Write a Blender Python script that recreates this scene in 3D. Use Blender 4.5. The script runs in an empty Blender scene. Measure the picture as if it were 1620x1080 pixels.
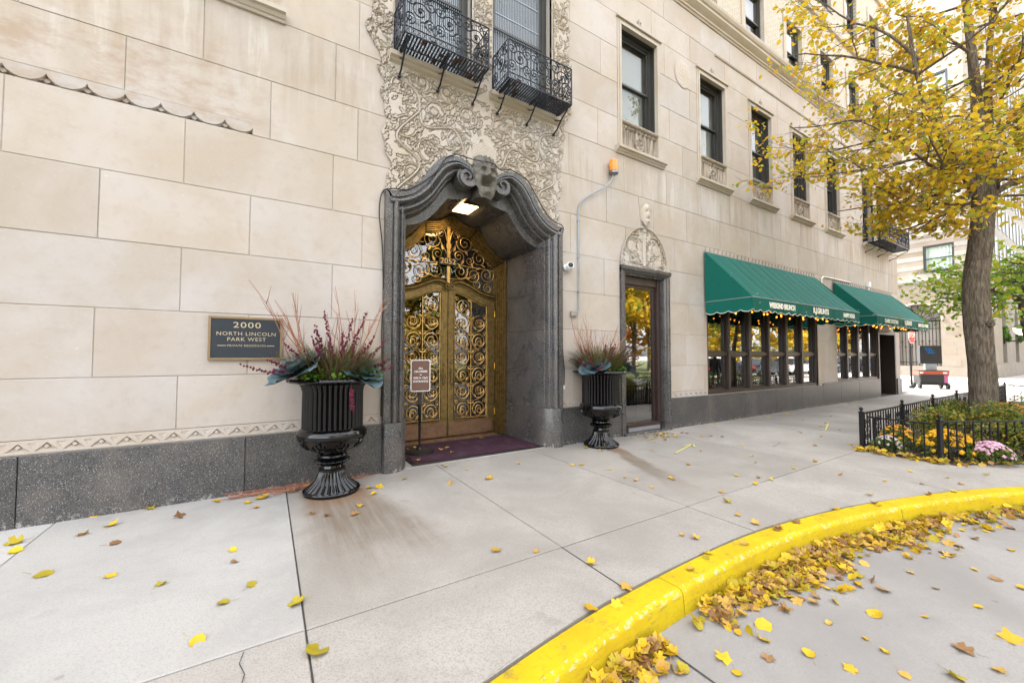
import bpy, bmesh, math, random
import numpy as np
from mathutils import Vector, Matrix
R = math.radians
random.seed(7); rng = np.random.default_rng(7)
SC = bpy.context.scene
COL = SC.collection
# ------------------------------------------------------------------ camera, sky, sun, exposure
cd = bpy.data.cameras.new('camera'); cam = bpy.data.objects.new('camera', cd); COL.objects.link(cam)
cd.sensor_width = 36; cd.lens = 13.879; cd.clip_start = 0.05; cd.clip_end = 2000
cam.location = (0, -5.2325, 1.5)
cam.rotation_euler = (Matrix.Rotation(R(-31.812), 4, 'Z') @ Matrix.Rotation(R(90 + 2.006), 4, 'X') @ Matrix.Rotation(R(0.078), 4, 'Z')).to_euler()
SC.camera = cam
SUN_EL, SUN_AZ = 58, -10           # the sun stands behind the building: the street front lies in its shade
world = bpy.data.worlds.new('World'); SC.world = world; world.use_nodes = True
wn = world.node_tree; wn.nodes.clear()
wo = wn.nodes.new('ShaderNodeOutputWorld'); wb = wn.nodes.new('ShaderNodeBackground')
sky = wn.nodes.new('ShaderNodeTexSky'); sky.sky_type = 'NISHITA'; sky.sun_disc = False
sky.sun_elevation = R(SUN_EL); sky.sun_rotation = R(SUN_AZ); sky.air_density = 1.0; sky.dust_density = 3.0; sky.ozone_density = 1.0
hs = wn.nodes.new('ShaderNodeHueSaturation'); hs.inputs['Saturation'].default_value = 0.17
wn.links.new(sky.outputs[0], hs.inputs['Color']); wn.links.new(hs.outputs[0], wb.inputs[0]); wb.inputs[1].default_value = 0.15
wn.links.new(wb.outputs[0], wo.inputs[0])
sl = bpy.data.lights.new('sun', 'SUN'); sl.energy = 2.0; sl.angle = R(0.53); sl.color = (1.0, 0.955, 0.89)
so = bpy.data.objects.new('sun', sl); COL.objects.link(so)
_sd = Vector((math.sin(R(SUN_AZ)) * math.cos(R(SUN_EL)), math.cos(R(SUN_AZ)) * math.cos(R(SUN_EL)), math.sin(R(SUN_EL))))
so.rotation_euler = _sd.to_track_quat('Z', 'Y').to_euler(); so.location = (0, -10, 20)
SC.view_settings.view_transform = 'Standard'; SC.view_settings.look = 'None'
SC.view_settings.exposure = 3.17; SC.view_settings.gamma = 1.0; SC.view_settings.use_curve_mapping = False
SC.cycles.max_bounces = 5; SC.cycles.diffuse_bounces = 3; SC.cycles.adaptive_threshold = 0.02; SC.cycles.transparent_max_bounces = 12; SC.cycles.glossy_bounces = 4
SC.cycles.caustics_reflective = False; SC.cycles.caustics_refractive = False
SC.cycles.use_denoising = True; SC.cycles.sample_clamp_indirect = 4.0

# ------------------------------------------------------------------ helpers
def tag(o, label=None, cat=None, group=None, kind=None):
    if label: o['label'] = label
    if cat: o['category'] = cat
    if group: o['group'] = group
    if kind: o['kind'] = kind
    return o
def empty(name, loc=(0, 0, 0), rz=0, parent=None):
    o = bpy.data.objects.new(name, None); COL.objects.link(o); o.location = loc; o.rotation_euler = (0, 0, rz)
    o.empty_display_size = .1
    if parent: o.parent = parent
    return o
def link(name, me, mat=None, parent=None):
    if mat is not None and len(me.materials) == 0: me.materials.append(mat)
    o = bpy.data.objects.new(name, me); COL.objects.link(o)
    if parent: o.parent = parent
    return o
def copy_tree(o, parent=None):
    c = o.copy(); COL.objects.link(c); c.parent = parent
    for ch in list(o.children): copy_tree(ch, c)
    return c

class MB:
    def __init__(s): s.v = []; s.f = []; s.m = []
    def quadgrid(s, P, closed_u=False, closed_v=False, mi=0):
        nu = len(P); nv = len(P[0]); b = len(s.v)
        for row in P: s.v.extend(tuple(p) for p in row)
        for i in range(nu if closed_u else nu - 1):
            for j in range(nv if closed_v else nv - 1):
                i2 = (i + 1) % nu; j2 = (j + 1) % nv
                s.f.append((b + i * nv + j, b + i2 * nv + j, b + i2 * nv + j2, b + i * nv + j2)); s.m.append(mi)
        return s
    def poly(s, pts, mi=0):
        b = len(s.v); s.v.extend(tuple(p) for p in pts); s.f.append(tuple(range(b, b + len(pts)))); s.m.append(mi); return s
    def box(s, x0, x1, y0, y1, z0, z1, mi=0):
        b = len(s.v)
        s.v += [(x0, y0, z0), (x1, y0, z0), (x1, y1, z0), (x0, y1, z0), (x0, y0, z1), (x1, y0, z1), (x1, y1, z1), (x0, y1, z1)]
        for f in ((0, 1, 5, 4), (1, 2, 6, 5), (2, 3, 7, 6), (3, 0, 4, 7), (4, 5, 6, 7), (3, 2, 1, 0)):
            s.f.append(tuple(b + i for i in f)); s.m.append(mi)
        return s
    def cbox(s, x0, x1, y0, y1, z0, z1, c=.004, mi=0):   # box, chamfered
        bm = bmesh.new(); bmesh.ops.create_cube(bm, size=1)
        for v in bm.verts: v.co = ((x0 + x1) / 2 + v.co.x * (x1 - x0), (y0 + y1) / 2 + v.co.y * (y1 - y0), (z0 + z1) / 2 + v.co.z * (z1 - z0))
        bmesh.ops.bevel(bm, geom=bm.edges[:], offset=c, segments=1, affect='EDGES')
        bm.verts.index_update(); b = len(s.v); s.v += [tuple(v.co) for v in bm.verts]
        for f in bm.faces: s.f.append(tuple(b + v.index for v in f.verts)); s.m.append(mi)
        bm.free(); return s
    def tube(s, pts, r, n=6, closed=False, caps=True, mi=0):
        pts = [Vector(p) for p in pts]; k = len(pts)
        rr = r if hasattr(r, '__len__') else [r] * k
        rings = []; up = None
        for i in range(k):
            if closed: t = pts[(i + 1) % k] - pts[i - 1]
            else: t = pts[min(i + 1, k - 1)] - pts[max(i - 1, 0)]
            if t.length < 1e-9: t = Vector((0, 0, 1))
            t.normalize()
            if up is None:
                up = Vector((0, 0, 1)) if abs(t.z) < .9 else Vector((1, 0, 0))
            a = up - t * up.dot(t)
            if a.length < 1e-6: a = t.orthogonal()
            a.normalize(); up = a; bb = t.cross(a)
            rings.append([pts[i] + (a * math.cos(q) + bb * math.sin(q)) * rr[i] for q in [2 * math.pi * j / n for j in range(n)]])
        s.quadgrid(rings, closed, True, mi)
        if caps and not closed:
            s.poly(list(reversed(rings[0])), mi); s.poly(rings[-1], mi)
        return s
    def lathe(s, prof, n=32, c=(0, 0, 0), mod=None, mi=0, caps=True):
        P = []
        for (r, z) in prof:
            row = []
            for j in range(n):
                a = 2 * math.pi * j / n; q = r * (mod(a, r, z) if mod else 1)
                row.append((c[0] + q * math.cos(a), c[1] + q * math.sin(a), c[2] + z))
            P.append(row)
        s.quadgrid(P, False, True, mi)
        if caps: s.poly(list(reversed(P[0])), mi); s.poly(P[-1], mi)
        return s
    def prism(s, poly, y0, y1, mi=0):   # poly of (x,z) extruded along y
        n = len(poly); b = len(s.v)
        s.v += [(x, y0, z) for x, z in poly] + [(x, y1, z) for x, z in poly]
        s.f.append(tuple(b + i for i in range(n))); s.m.append(mi)
        s.f.append(tuple(b + n + n - 1 - i for i in range(n))); s.m.append(mi)
        for i in range(n):
            j = (i + 1) % n
            s.f.append((b + i, b + n + i, b + n + j, b + j)); s.m.append(mi)
        return s
    def extrudex(s, prof, x0, x1, mi=0):   # closed profile of (y,z) along x
        n = len(prof); b = len(s.v)
        s.v += [(x0, y, z) for y, z in prof] + [(x1, y, z) for y, z in prof]
        s.f.append(tuple(b + n - 1 - i for i in range(n))); s.m.append(mi)
        s.f.append(tuple(b + n + i for i in range(n))); s.m.append(mi)
        for i in range(n):
            j = (i + 1) % n
            s.f.append((b + i, b + j, b + n + j, b + n + i)); s.m.append(mi)
        return s
    def ball(s, c, r, n=8, m=6, sz=(1, 1, 1), mi=0):
        P = []
        for i in range(m + 1):
            t = math.pi * i / m
            P.append([(c[0] + sz[0] * r * math.sin(t) * math.cos(2 * math.pi * j / n), c[1] + sz[1] * r * math.sin(t) * math.sin(2 * math.pi * j / n), c[2] - sz[2] * r * math.cos(t)) for j in range(n)])
        return s.quadgrid(P, False, True, mi)
    def xf(s, M, start=0):
        for i in range(start, len(s.v)): s.v[i] = tuple(M @ Vector(s.v[i]))
        return s
    def mesh(s, name, smooth=False, fixn=True):
        me = bpy.data.meshes.new(name); me.from_pydata(s.v, [], s.f)
        if any(s.m): me.polygons.foreach_set('material_index', s.m)
        if fixn and len(s.f) < 60000:
            bm = bmesh.new(); bm.from_mesh(me); bmesh.ops.recalc_face_normals(bm, faces=bm.faces); bm.to_mesh(me); bm.free()
        if smooth is True: me.polygons.foreach_set('use_smooth', [True] * len(me.polygons))
        elif smooth:
            me.polygons.foreach_set('use_smooth', [True] * len(me.polygons)); me.set_sharp_from_angle(angle=R(smooth))
        me.update(); return me
    def build(s, name, mat, parent=None, smooth=False, fixn=True):
        me = s.mesh(name, smooth, fixn)
        for q in (mat if isinstance(mat, (list, tuple)) else [mat]): me.materials.append(q)
        return link(name, me, None, parent)

def np_mesh(name, V, F, smooth=False):
    me = bpy.data.meshes.new(name); V = np.asarray(V, np.float32); F = np.asarray(F, np.int32)
    me.vertices.add(len(V)); me.vertices.foreach_set('co', V.ravel())
    k = F.shape[1]; me.loops.add(F.size); me.loops.foreach_set('vertex_index', F.ravel())
    me.polygons.add(len(F)); me.polygons.foreach_set('loop_start', np.arange(0, F.size, k, dtype=np.int32))
    me.polygons.foreach_set('use_smooth', np.full(len(F), bool(smooth)))
    me.update(calc_edges=True); return me

def spiral(cx, cz, r0, r1, a0, turns, n=26):      # from radius r0 to r1 about (cx,cz)
    return [(cx + (r0 + (r1 - r0) * i / n) * math.cos(a0 + turns * 2 * math.pi * i / n), cz + (r0 + (r1 - r0) * i / n) * math.sin(a0 + turns * 2 * math.pi * i / n)) for i in range(n + 1)]
def bez(p0, p1, p2, p3, n=10):
    p0, p1, p2, p3 = map(Vector, (p0, p1, p2, p3)); o = []
    for i in range(n + 1):
        t = i / n; u = 1 - t
        o.append(p0 * u ** 3 + p1 * 3 * u * u * t + p2 * 3 * u * t * t + p3 * t ** 3)
    return o
def interp(pts, n):   # Catmull-Rom through 2d/3d points
    P = [Vector(p) for p in pts]; P = [P[0] * 2 - P[1]] + P + [P[-1] * 2 - P[-2]]; o = []
    for i in range(1, len(P) - 2):
        for k in range(n):
            t = k / n; a, b, c, d = P[i - 1:i + 3]
            o.append(.5 * ((2 * b) + (c - a) * t + (2 * a - 5 * b + 4 * c - d) * t * t + (3 * b - a - 3 * c + d) * t ** 3))
    o.append(P[-2]); return o

def text_mesh(body, size, ext=.002, align='CENTER', space=1.0, bold=0.0):
    c = bpy.data.curves.new('lettering', 'FONT'); c.body = body; c.size = size; c.align_x = align; c.align_y = 'CENTER'
    c.extrude = ext; c.space_character = space; c.offset = bold; c.resolution_u = 3
    o = bpy.data.objects.new('lettering', c); COL.objects.link(o)
    dg = bpy.context.evaluated_depsgraph_get(); me = bpy.data.meshes.new_from_object(o.evaluated_get(dg))
    bpy.data.objects.remove(o); bpy.data.curves.remove(c); me.name = 'lettering'; return me
def put_text(body, size, loc, mat, parent, rot=None, ext=.002, sx=1, sz=1, bold=0, space=1.0, name='lettering'):
    me = text_mesh(body, size, ext, bold=bold, space=space)
    Mx = Matrix.Translation(loc) @ (rot if rot is not None else Matrix.Rotation(R(90), 4, 'X')) @ Matrix.Diagonal((sx, sz, 1, 1))
    me.transform(Mx); me.materials.clear(); me.materials.append(mat)
    return link(name, me, None, parent)

# ------------------------------------------------------------------ materials
class NT:
    def __init__(s, name, rough=.6, metal=0., spec=.5, col=(.5, .5, .5)):
        s.mat = bpy.data.materials.new(name); s.mat.use_nodes = True; s.t = s.mat.node_tree; s.t.nodes.clear()
        s.out = s.n('ShaderNodeOutputMaterial'); s.b = s.n('ShaderNodeBsdfPrincipled'); s.l(s.b.outputs[0], s.out.inputs[0])
        s.b.inputs['Roughness'].default_value = rough; s.b.inputs['Metallic'].default_value = metal
        s.b.inputs['Specular IOR Level'].default_value = spec; s.b.inputs['Base Color'].default_value = (*col, 1)
    def n(s, k, **kw):
        q = s.t.nodes.new(k)
        for a, b in kw.items(): setattr(q, a, b)
        return q
    def l(s, a, b): s.t.links.new(a, b)
    def set(s, inp, v):
        if hasattr(v, 'node'): s.l(v, inp)
        elif isinstance(v, (tuple, list)) and len(v) == 3 and inp.type == 'RGBA': inp.default_value = (*v, 1)
        else: inp.default_value = v
    def pos(s): return s.n('ShaderNodeNewGeometry').outputs['Position']
    def obj(s): return s.n('ShaderNodeTexCoord').outputs['Object']
    def orand(s): return s.n('ShaderNodeObjectInfo').outputs['Random']
    def island(s): return s.n('ShaderNodeNewGeometry').outputs['Random Per Island']
    def mapv(s, v, scale=(1, 1, 1), loc=(0, 0, 0), rot=(0, 0, 0)):
        m = s.n('ShaderNodeMapping'); s.l(v, m.inputs[0]); m.inputs['Scale'].default_value = scale; m.inputs['Location'].default_value = loc; m.inputs['Rotation'].default_value = rot
        return m.outputs[0]
    def noise(s, v, scale, detail=4, rough=.55, dist=0):
        q = s.n('ShaderNodeTexNoise'); s.l(v, q.inputs['Vector']); q.inputs['Scale'].default_value = scale; q.inputs['Detail'].default_value = detail
        q.inputs['Roughness'].default_value = rough; q.inputs['Distortion'].default_value = dist; return q.outputs['Fac']
    def voro(s, v, scale, feat='F1', out='Distance'):
        q = s.n('ShaderNodeTexVoronoi', feature=feat); s.l(v, q.inputs['Vector']); q.inputs['Scale'].default_value = scale; return q.outputs[out]
    def ramp(s, f, stops):
        q = s.n('ShaderNodeValToRGB'); s.l(f, q.inputs[0]); e = q.color_ramp.elements
        while len(e) > 1: e.remove(e[-1])
        for i, (p, c) in enumerate(stops):
            x = e[0] if i == 0 else e.new(p); x.position = p; c = (c, c, c) if not hasattr(c, '__len__') else c; x.color = (*c, 1)
        return q.outputs[0]
    def mix(s, f, a, b, mode='MIX'):
        q = s.n('ShaderNodeMix', data_type='RGBA', blend_type=mode); s.set(q.inputs[0], f); s.set(q.inputs[6], a); s.set(q.inputs[7], b); return q.outputs[2]
    def math(s, op, a, b=0., c=None):
        q = s.n('ShaderNodeMath', operation=op); s.set(q.inputs[0], a); s.set(q.inputs[1], b)
        if c is not None: s.set(q.inputs[2], c)
        return q.outputs[0]
    def smooth(s, v, a, b):
        q = s.n('ShaderNodeMapRange', interpolation_type='SMOOTHSTEP'); s.set(q.inputs[0], v); q.inputs[1].default_value = a; q.inputs[2].default_value = b; return q.outputs[0]
    def sep(s, v):
        q = s.n('ShaderNodeSeparateXYZ'); s.l(v, q.inputs[0]); return q.outputs
    def color(s, c): s.set(s.b.inputs['Base Color'], c)
    def rough(s, c): s.set(s.b.inputs['Roughness'], c)
    def bump(s, h, strength=.3, dist=.01):
        q = s.n('ShaderNodeBump'); q.inputs['Strength'].default_value = strength; q.inputs['Distance'].default_value = dist; s.l(h, q.inputs['Height']); s.l(q.outputs[0], s.b.inputs['Normal'])

def M_simple(name, col, rough=.5, metal=0, spec=.5, var=.15, scale=8, bump=0):
    m = NT(name, rough, metal, spec, col); p = m.obj(); f = m.noise(p, scale, 5)
    m.color(m.mix(f, tuple(c * (1 - var) for c in col), tuple(min(1, c * (1 + var)) for c in col)))
    m.rough(m.math('MULTIPLY_ADD', f, .25, rough - .125))
    if bump: m.bump(m.noise(p, scale * 6, 3), bump, .005)
    return m.mat

def m_limestone(name, base=(.440, .389, .347), warm=1.0, streaks=True, tint=.08, ribs=False):
    m = NT(name, .82, 0, .25); p = m.pos(); r = m.orand()
    big = m.noise(p, 1.1, 5, .6, .4); mid = m.noise(p, 9, 6, .62); fine = m.noise(p, 140, 3, .6)
    c = m.mix(m.smooth(big, .35, .7), tuple(x * y for x, y in zip(base, (.93, .90, .84))), tuple(min(1, x * y) for x, y in zip(base, (1.03, 1.05, 1.09))))
    # every block has its own tone: some pinker, some greyer
    t = m.ramp(r, [(0, (1 - tint, 1 - tint * 1.15, 1 - tint * 1.35)), (.35, (1, .985, .96)), (.7, (1.02, 1.02, 1.02)), (1, (.95, .97, 1.0))])
    c = m.mix(1.0, c, t, 'MULTIPLY')
    c = m.mix(m.math('MULTIPLY', m.smooth(mid, .48, .72), .24), c, tuple(x * y for x, y in zip(base, (.74, .70, .64))))
    c = m.mix(m.math('MULTIPLY', m.smooth(m.noise(p, 34, 5, .7), .55, .72), .30), c, tuple(min(1, x * 1.22) for x in base))
    c = m.mix(m.math('MULTIPLY', m.smooth(fine, .58, .75), .25), c, tuple(x * .6 for x in base))
    if streaks:
        x = m.sep(p); st = m.noise(m.mapv(p, (5.5, 1, .55)), 1.0, 5, .6)
        zb = m.smooth(x[2], 5.48, 5.2); zb2 = m.smooth(x[2], 3.9, 5.1)
        zm = m.math('MULTIPLY', zb, zb2)
        c = m.mix(m.math('MULTIPLY', m.math('MULTIPLY', m.smooth(st, .5, .68), zm), .45), c, (.29, .23, .165))
        c = m.mix(m.math('MULTIPLY', m.math('MULTIPLY', m.smooth(st, .46, .36), zm), .30), c, (.62, .595, .555))
        # brown weathering of the old rough-faced course at the left
        lx = m.math('MULTIPLY', m.smooth(x[0], .3, -.5), m.math('MULTIPLY', m.smooth(x[2], 3.95, 4.0), m.smooth(x[2], 5.3, 4.3)))
        c = m.mix(m.math('MULTIPLY', m.math('MULTIPLY', lx, m.smooth(m.noise(m.mapv(p, (1, 1, 2.0)), 2.2, 6, .7), .42, .66)), .6), c, (.30, .205, .13))
        wh = m.math('MULTIPLY', m.smooth(m.noise(p, 5.5, 4, .75), .68, .74), .5)
        c = m.mix(wh, c, (.56, .53, .48))
    m.color(c); h = m.math('ADD', m.math('MULTIPLY', mid, .5), m.math('MULTIPLY', fine, .35)); m.bump(h, .22, .004)
    return m.mat

def m_granite(name, a=(.024, .024, .027), b=(.095, .09, .088), rough=.34, scale=210, lightdots=.03):
    m = NT(name, rough, 0, .5); p = m.pos(); r = m.orand()
    v = m.voro(p, scale, 'F1', 'Color'); q = m.sep(v)
    c = m.mix(m.smooth(q[0], .25, .85), a, b)
    c = m.mix(m.math('MULTIPLY', m.smooth(m.voro(p, scale * .45, 'F1', 'Color'), .80, .9), .5), c, tuple(x * .35 for x in a))
    c = m.mix(m.math('MULTIPLY', m.math('GREATER_THAN', q[1], 1 - lightdots), .8), c, (.42, .39, .35))
    big = m.noise(p, 2.2, 5, .6)
    c = m.mix(m.math('MULTIPLY', m.smooth(big, .4, .75), .30), c, (.20, .17, .14))
    c = m.mix(1.0, c, m.ramp(r, [(0, .84), (1, 1.1)]), 'MULTIPLY')
    x = m.sep(p)   # splash-back dirt and salt at the foot
    low = m.math('MULTIPLY', m.smooth(x[2], .10, .0), m.smooth(m.noise(p, 22, 4, .7), .52, .66))
    c = m.mix(m.math('MULTIPLY', low, .75), c, (.45, .44, .42))
    m.color(c); m.rough(m.math('MULTIPLY_ADD', big, .25, rough - .1)); m.bump(m.noise(p, 260, 2), .05, .002)
    return m.mat

def m_concrete(name, base, warm=(.30, .275, .245), stain=False, brush=True):
    m = NT(name, .9, 0, .22); p = m.pos(); r = m.orand()
    big = m.noise(p, .9, 6, .6, .5); mid = m.noise(p, 6, 6, .65); fine = m.noise(p, 95, 4, .7)
    c = m.mix(m.smooth(big, .34, .68), base, tuple(x * .76 for x in base))
    c = m.mix(1.0, c, m.ramp(r, [(0, (.82, .80, .77)), (.5, (.97, .96, .94)), (1, (1.10, 1.09, 1.08))]), 'MULTIPLY')
    c = m.mix(m.math('MULTIPLY', m.smooth(mid, .46, .70), .45), c, warm)
    c = m.mix(m.math('MULTIPLY', m.smooth(m.noise(m.mapv(p, (1, 5, 1)), 7, 5, .7), .58, .72), .35), c, tuple(x * .66 for x in base))
    c = m.mix(m.math('MULTIPLY', m.smooth(m.noise(p, 3.1, 3, .5), .66, .72), .4), c, tuple(x * .62 for x in base))
    c = m.mix(m.math('MULTIPLY', m.smooth(m.noise(p, 30, 2, .5), .70, .76), .45), c, tuple(x * .45 for x in base))
    c = m.mix(m.math('MULTIPLY', m.smooth(fine, .45, .65), .62), c, tuple(x * .58 for x in base))
    vq = m.n('ShaderNodeTexVoronoi'); m.l(p, vq.inputs['Vector']); vq.inputs['Scale'].default_value = 2.6; spot = m.math('MULTIPLY', m.smooth(vq.outputs['Distance'], .055, .035), m.math('GREATER_THAN', m.sep(vq.outputs['Color'])[0], .55))
    c = m.mix(m.math('MULTIPLY', spot, .55), c, tuple(x * .42 for x in base))
    h = fine
    if brush:
        br = m.noise(m.mapv(p, (260, 6, 1)), 1.0, 2, .5); h = m.math('ADD', fine, m.math('MULTIPLY', br, .7))
        c = m.mix(m.math('MULTIPLY', m.smooth(br, .35, .75), .12), c, tuple(x * .7 for x in base))
    if stain:   # rust-brown run-off from under the two iron urns
        x = m.sep(p); wob = m.noise(p, 2.6, 5, .6)
        wx = m.math('MULTIPLY_ADD', wob, .7, -.35)
        stk = m.noise(m.mapv(p, (16, 1.1, 1)), 1.0, 5, .65)
        for (ux, uy, sl, wd, wg) in ((.66, -.45, .11, .34, .12), (4.88, -.45, -.42, .12, .05)):
            dy = m.math('SUBTRACT', uy, x[1])             # distance run towards the kerb
            cx = m.math('ADD', m.math('MULTIPLY', dy, sl), ux)
            dx = m.math('ABSOLUTE', m.math('ADD', m.math('SUBTRACT', x[0], cx), m.math('MULTIPLY', wx, .45)))
            wid = m.math('MULTIPLY_ADD', dy, wg, wd)
            inn = m.smooth(m.math('DIVIDE', dx, wid), 1.2, .55)
            lo = m.math('MULTIPLY', m.smooth(dy, -.25, -.05), m.smooth(m.math('ADD', dy, m.math('MULTIPLY', wob, .8)), 2.75, 1.3))
            f = m.math('MULTIPLY', inn, lo)
            c = m.mix(m.math('MULTIPLY', f, m.math('MULTIPLY_ADD', stk, 1.2, .12)), c, (.150, .115, .082))
            rf = m.math('MULTIPLY', f, m.smooth(m.math('ADD', dy, m.math('MULTIPLY', wob, .5)), 1.0, .3))
            c = m.mix(m.math('MULTIPLY', rf, m.math('MULTIPLY_ADD', stk, .9, .15)), c, (.20, .095, .035))
    m.color(c); m.bump(h, .25, .003); return m.mat

def m_leaf(name, stops, rough=.55, trans=.35, src='island'):
    m = NT(name, rough, 0, .3); f = m.island() if src == 'island' else m.orand()
    c = m.ramp(f, stops)
    p = m.obj(); c = m.mix(m.math('MULTIPLY', m.smooth(m.noise(p, 45, 3), .55, .8), .45), c, (.20, .09, .02))
    m.color(c); tr = m.n('ShaderNodeBsdfTranslucent'); m.set(tr.inputs[0], c); ms = m.n('ShaderNodeMixShader'); ms.inputs[0].default_value = trans
    m.l(m.b.outputs[0], ms.inputs[1]); m.l(tr.outputs[0], ms.inputs[2]); m.l(ms.outputs[0], m.out.inputs[0]); return m.mat

def m_glass(name, k=1.0, ior=1.9, tint=(.93, .96, .95), wav=.0):
    m = NT(name, .02); m.t.nodes.remove(m.b)
    fr = m.n('ShaderNodeFresnel'); fr.inputs[0].default_value = ior
    tr = m.n('ShaderNodeBsdfTransparent'); tr.inputs[0].default_value = (*tint, 1)
    gl = m.n('ShaderNodeBsdfGlossy'); gl.inputs['Roughness'].default_value = .015; gl.inputs['Color'].default_value = (1, 1, 1, 1)
    bp = m.n('ShaderNodeBump'); bp.inputs['Strength'].default_value = .25; bp.inputs['Distance'].default_value = .004
    m.l(m.noise(m.pos(), 1.8, 1), bp.inputs['Height']); m.l(bp.outputs[0], gl.inputs['Normal'])
    ms = m.n('ShaderNodeMixShader'); m.l(m.math('MULTIPLY', m.math('MULTIPLY', fr.outputs[0], k), m.math('SUBTRACT', 1.0, m.n('ShaderNodeNewGeometry').outputs['Backfacing'])), ms.inputs[0]); m.l(tr.outputs[0], ms.inputs[1]); m.l(gl.outputs[0], ms.inputs[2]); m.l(ms.outputs[0], m.out.inputs[0])
    return m.mat
def m_emit(name, col, s, sample=True):
    m = NT(name); m.mat.cycles.emission_sampling = 'AUTO' if sample else 'NONE'; e = m.n('ShaderNodeEmission'); e.inputs[0].default_value = (*col, 1); e.inputs[1].default_value = s; m.l(e.outputs[0], m.out.inputs[0]); return m.mat
def m_bark(name, a=(.090, .070, .052), b=(.26, .210, .160)):
    m = NT(name, .9, 0, .15); p = m.pos(); v = m.mapv(p, (38, 38, 5.5))
    n1 = m.noise(v, 1.0, 6, .65, .6); n2 = m.noise(p, 3, 4); n3 = m.noise(p, 60, 4)
    c = m.mix(m.smooth(n1, .36, .68), a, b); c = m.mix(m.math('MULTIPLY', m.smooth(n2, .5, .75), .4), c, (.13, .125, .075))
    m.color(c); m.bump(m.math('ADD', n1, m.math('MULTIPLY', n3, .3)), 1.0, .05); return m.mat
def m_iron(name, col=(.007, .0075, .009), rough=.32, rust=.25):
    m = NT(name, rough, 0, .35); p = m.pos(); n = m.noise(p, 24, 5, .65)
    m.color(m.mix(m.math('MULTIPLY', m.smooth(n, .60, .72), rust), col, (.16, .07, .03))); m.rough(m.math('MULTIPLY_ADD', n, .3, rough - .12)); m.bump(m.noise(p, 120, 3), .12, .002); return m.mat
def m_bronze(name, col, rough, dark):
    m = NT(name, rough, .85, .5); p = m.pos(); n = m.noise(p, 14, 5, .65); n2 = m.noise(m.mapv(p, (20, 20, 3)), 1, 4)
    c = m.mix(m.smooth(n, .4, .72), col, dark); c = m.mix(m.math('MULTIPLY', m.smooth(n2, .6, .8), .35), c, (.10, .13, .09))
    m.color(c); m.rough(m.math('MULTIPLY_ADD', n, .35, rough - .12)); return m.mat

def m_apron():
    m = NT('limestone_stained', .85, 0, .2); p = m.pos(); st = m.noise(m.mapv(p, (22, 1, 1.6)), 1.0, 5, .65); m.color(m.mix(m.smooth(st, .38, .62), (.40, .345, .285), (.17, .135, .10))); m.bump(m.noise(p, 90, 3), .2, .004); return m.mat
MAT = dict(apron=m_apron(),
    stone=m_limestone('limestone'), trim=m_limestone('limestone_trim', (.44, .385, .325), streaks=False, tint=.05),
    carve=m_limestone('limestone_carved', (.465, .412, .362), streaks=False, tint=.04),
    mortar=M_simple('mortar', (.37, .335, .295), .95, var=.2, scale=30),
    granite=m_granite('granite_plinth'), granite2=m_granite('granite_portal', (.024, .024, .027), (.095, .090, .090), .26, 190, .035),
    slab=m_concrete('pavement_concrete', (.365, .340, .311), stain=True), slab_new=m_concrete('pavement_concrete_new', (.485, .474, .460), (.40, .385, .36)),
    road=m_concrete('road_concrete', (.385, .370, .360), (.27, .255, .24), brush=False), joint=M_simple('joint_filler', (.05, .045, .04), .95, var=.4, scale=40),
    iron=m_iron('black_iron'), iron_b=m_iron('balcony_iron', (.008, .011, .019), .30, .15), urn=NT('urn_paint', .07, 0, .5, (.0025, .0025, .003)).mat,
    bronze=m_bronze('bronze_light', (.72, .46, .17), .34, (.50, .29, .09)), bronze_d=m_bronze('bronze_dark', (.215, .145, .052), .34, (.105, .072, .034)),
    kick=m_bronze('bronze_kick_plate', (.25, .145, .085), .5, (.17, .10, .065)),
    brownframe=M_simple('brown_frame', (.030, .019, .014), .38, var=.3), winframe=M_simple('window_frame', (.034, .032, .028), .45, var=.2),
    glass=m_glass('window_glass', 1.1, 1.7), glass_r=m_glass('shop_glass', 1.9, 2.1, (.55, .55, .55)), glass_d=m_glass('door_glass', 1.3, 1.8, (.45, .45, .43)),
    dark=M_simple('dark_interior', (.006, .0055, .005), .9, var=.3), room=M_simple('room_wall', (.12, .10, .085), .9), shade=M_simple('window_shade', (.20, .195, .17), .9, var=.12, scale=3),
    curtain=M_simple('pale_curtain', (.60, .70, .62), .9, var=.1, scale=4), screen=M_simple('window_screen', (.050, .047, .047), .7, var=.2),
    bark=m_bark('tree_bark'), twig=M_simple('twig_bark', (.06, .045, .035), .9), white=M_simple('white_paint', (.75, .75, .75), .4, var=.05), cream=M_simple('cream_print', (.80, .77, .66), .8, var=.06),
    grey=M_simple('galvanised_conduit', (.25, .28, .30), .4, .4, var=.12), black=M_simple('black_plastic', (.007, .007, .008), .45, var=.2),
)
# ================================================================== THE SETTING: road, pavement, kerb, bed
KP = [(-9, -8.2), (-6, -6.5), (-3.5, -5.15), (-1.5, -4.25), (0, -3.80), (.92, -3.58), (2.04, -3.44), (3.56, -3.42), (5.06, -3.64), (6.54, -4.05), (7.46, -4.43), (9, -5.15), (11.5, -6.2), (15, -7.3), (22, -8.3), (30, -8.6)]
KC = [(p.x, p.y) for p in interp([(a, b) for a, b in KP], 10)]
def kY(x):
    for a, b in zip(KC, KC[1:]):
        if a[0] <= x <= b[0]: return a[1] + (b[1] - a[1]) * (x - a[0]) / (b[0] - a[0])
    return KC[-1][1]
g = MB(); g.box(-400, 600, -400, 600, -1.0, -.30); o = g.build('ground', MAT['road']); tag(o, kind='structure')
g = MB(); g.poly([(-120, -70, -.155), (160, -70, -.155), (160, 40, -.155), (-120, 40, -.155)]); road = g.build('road', MAT['road']); tag(road, kind='structure')
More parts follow.
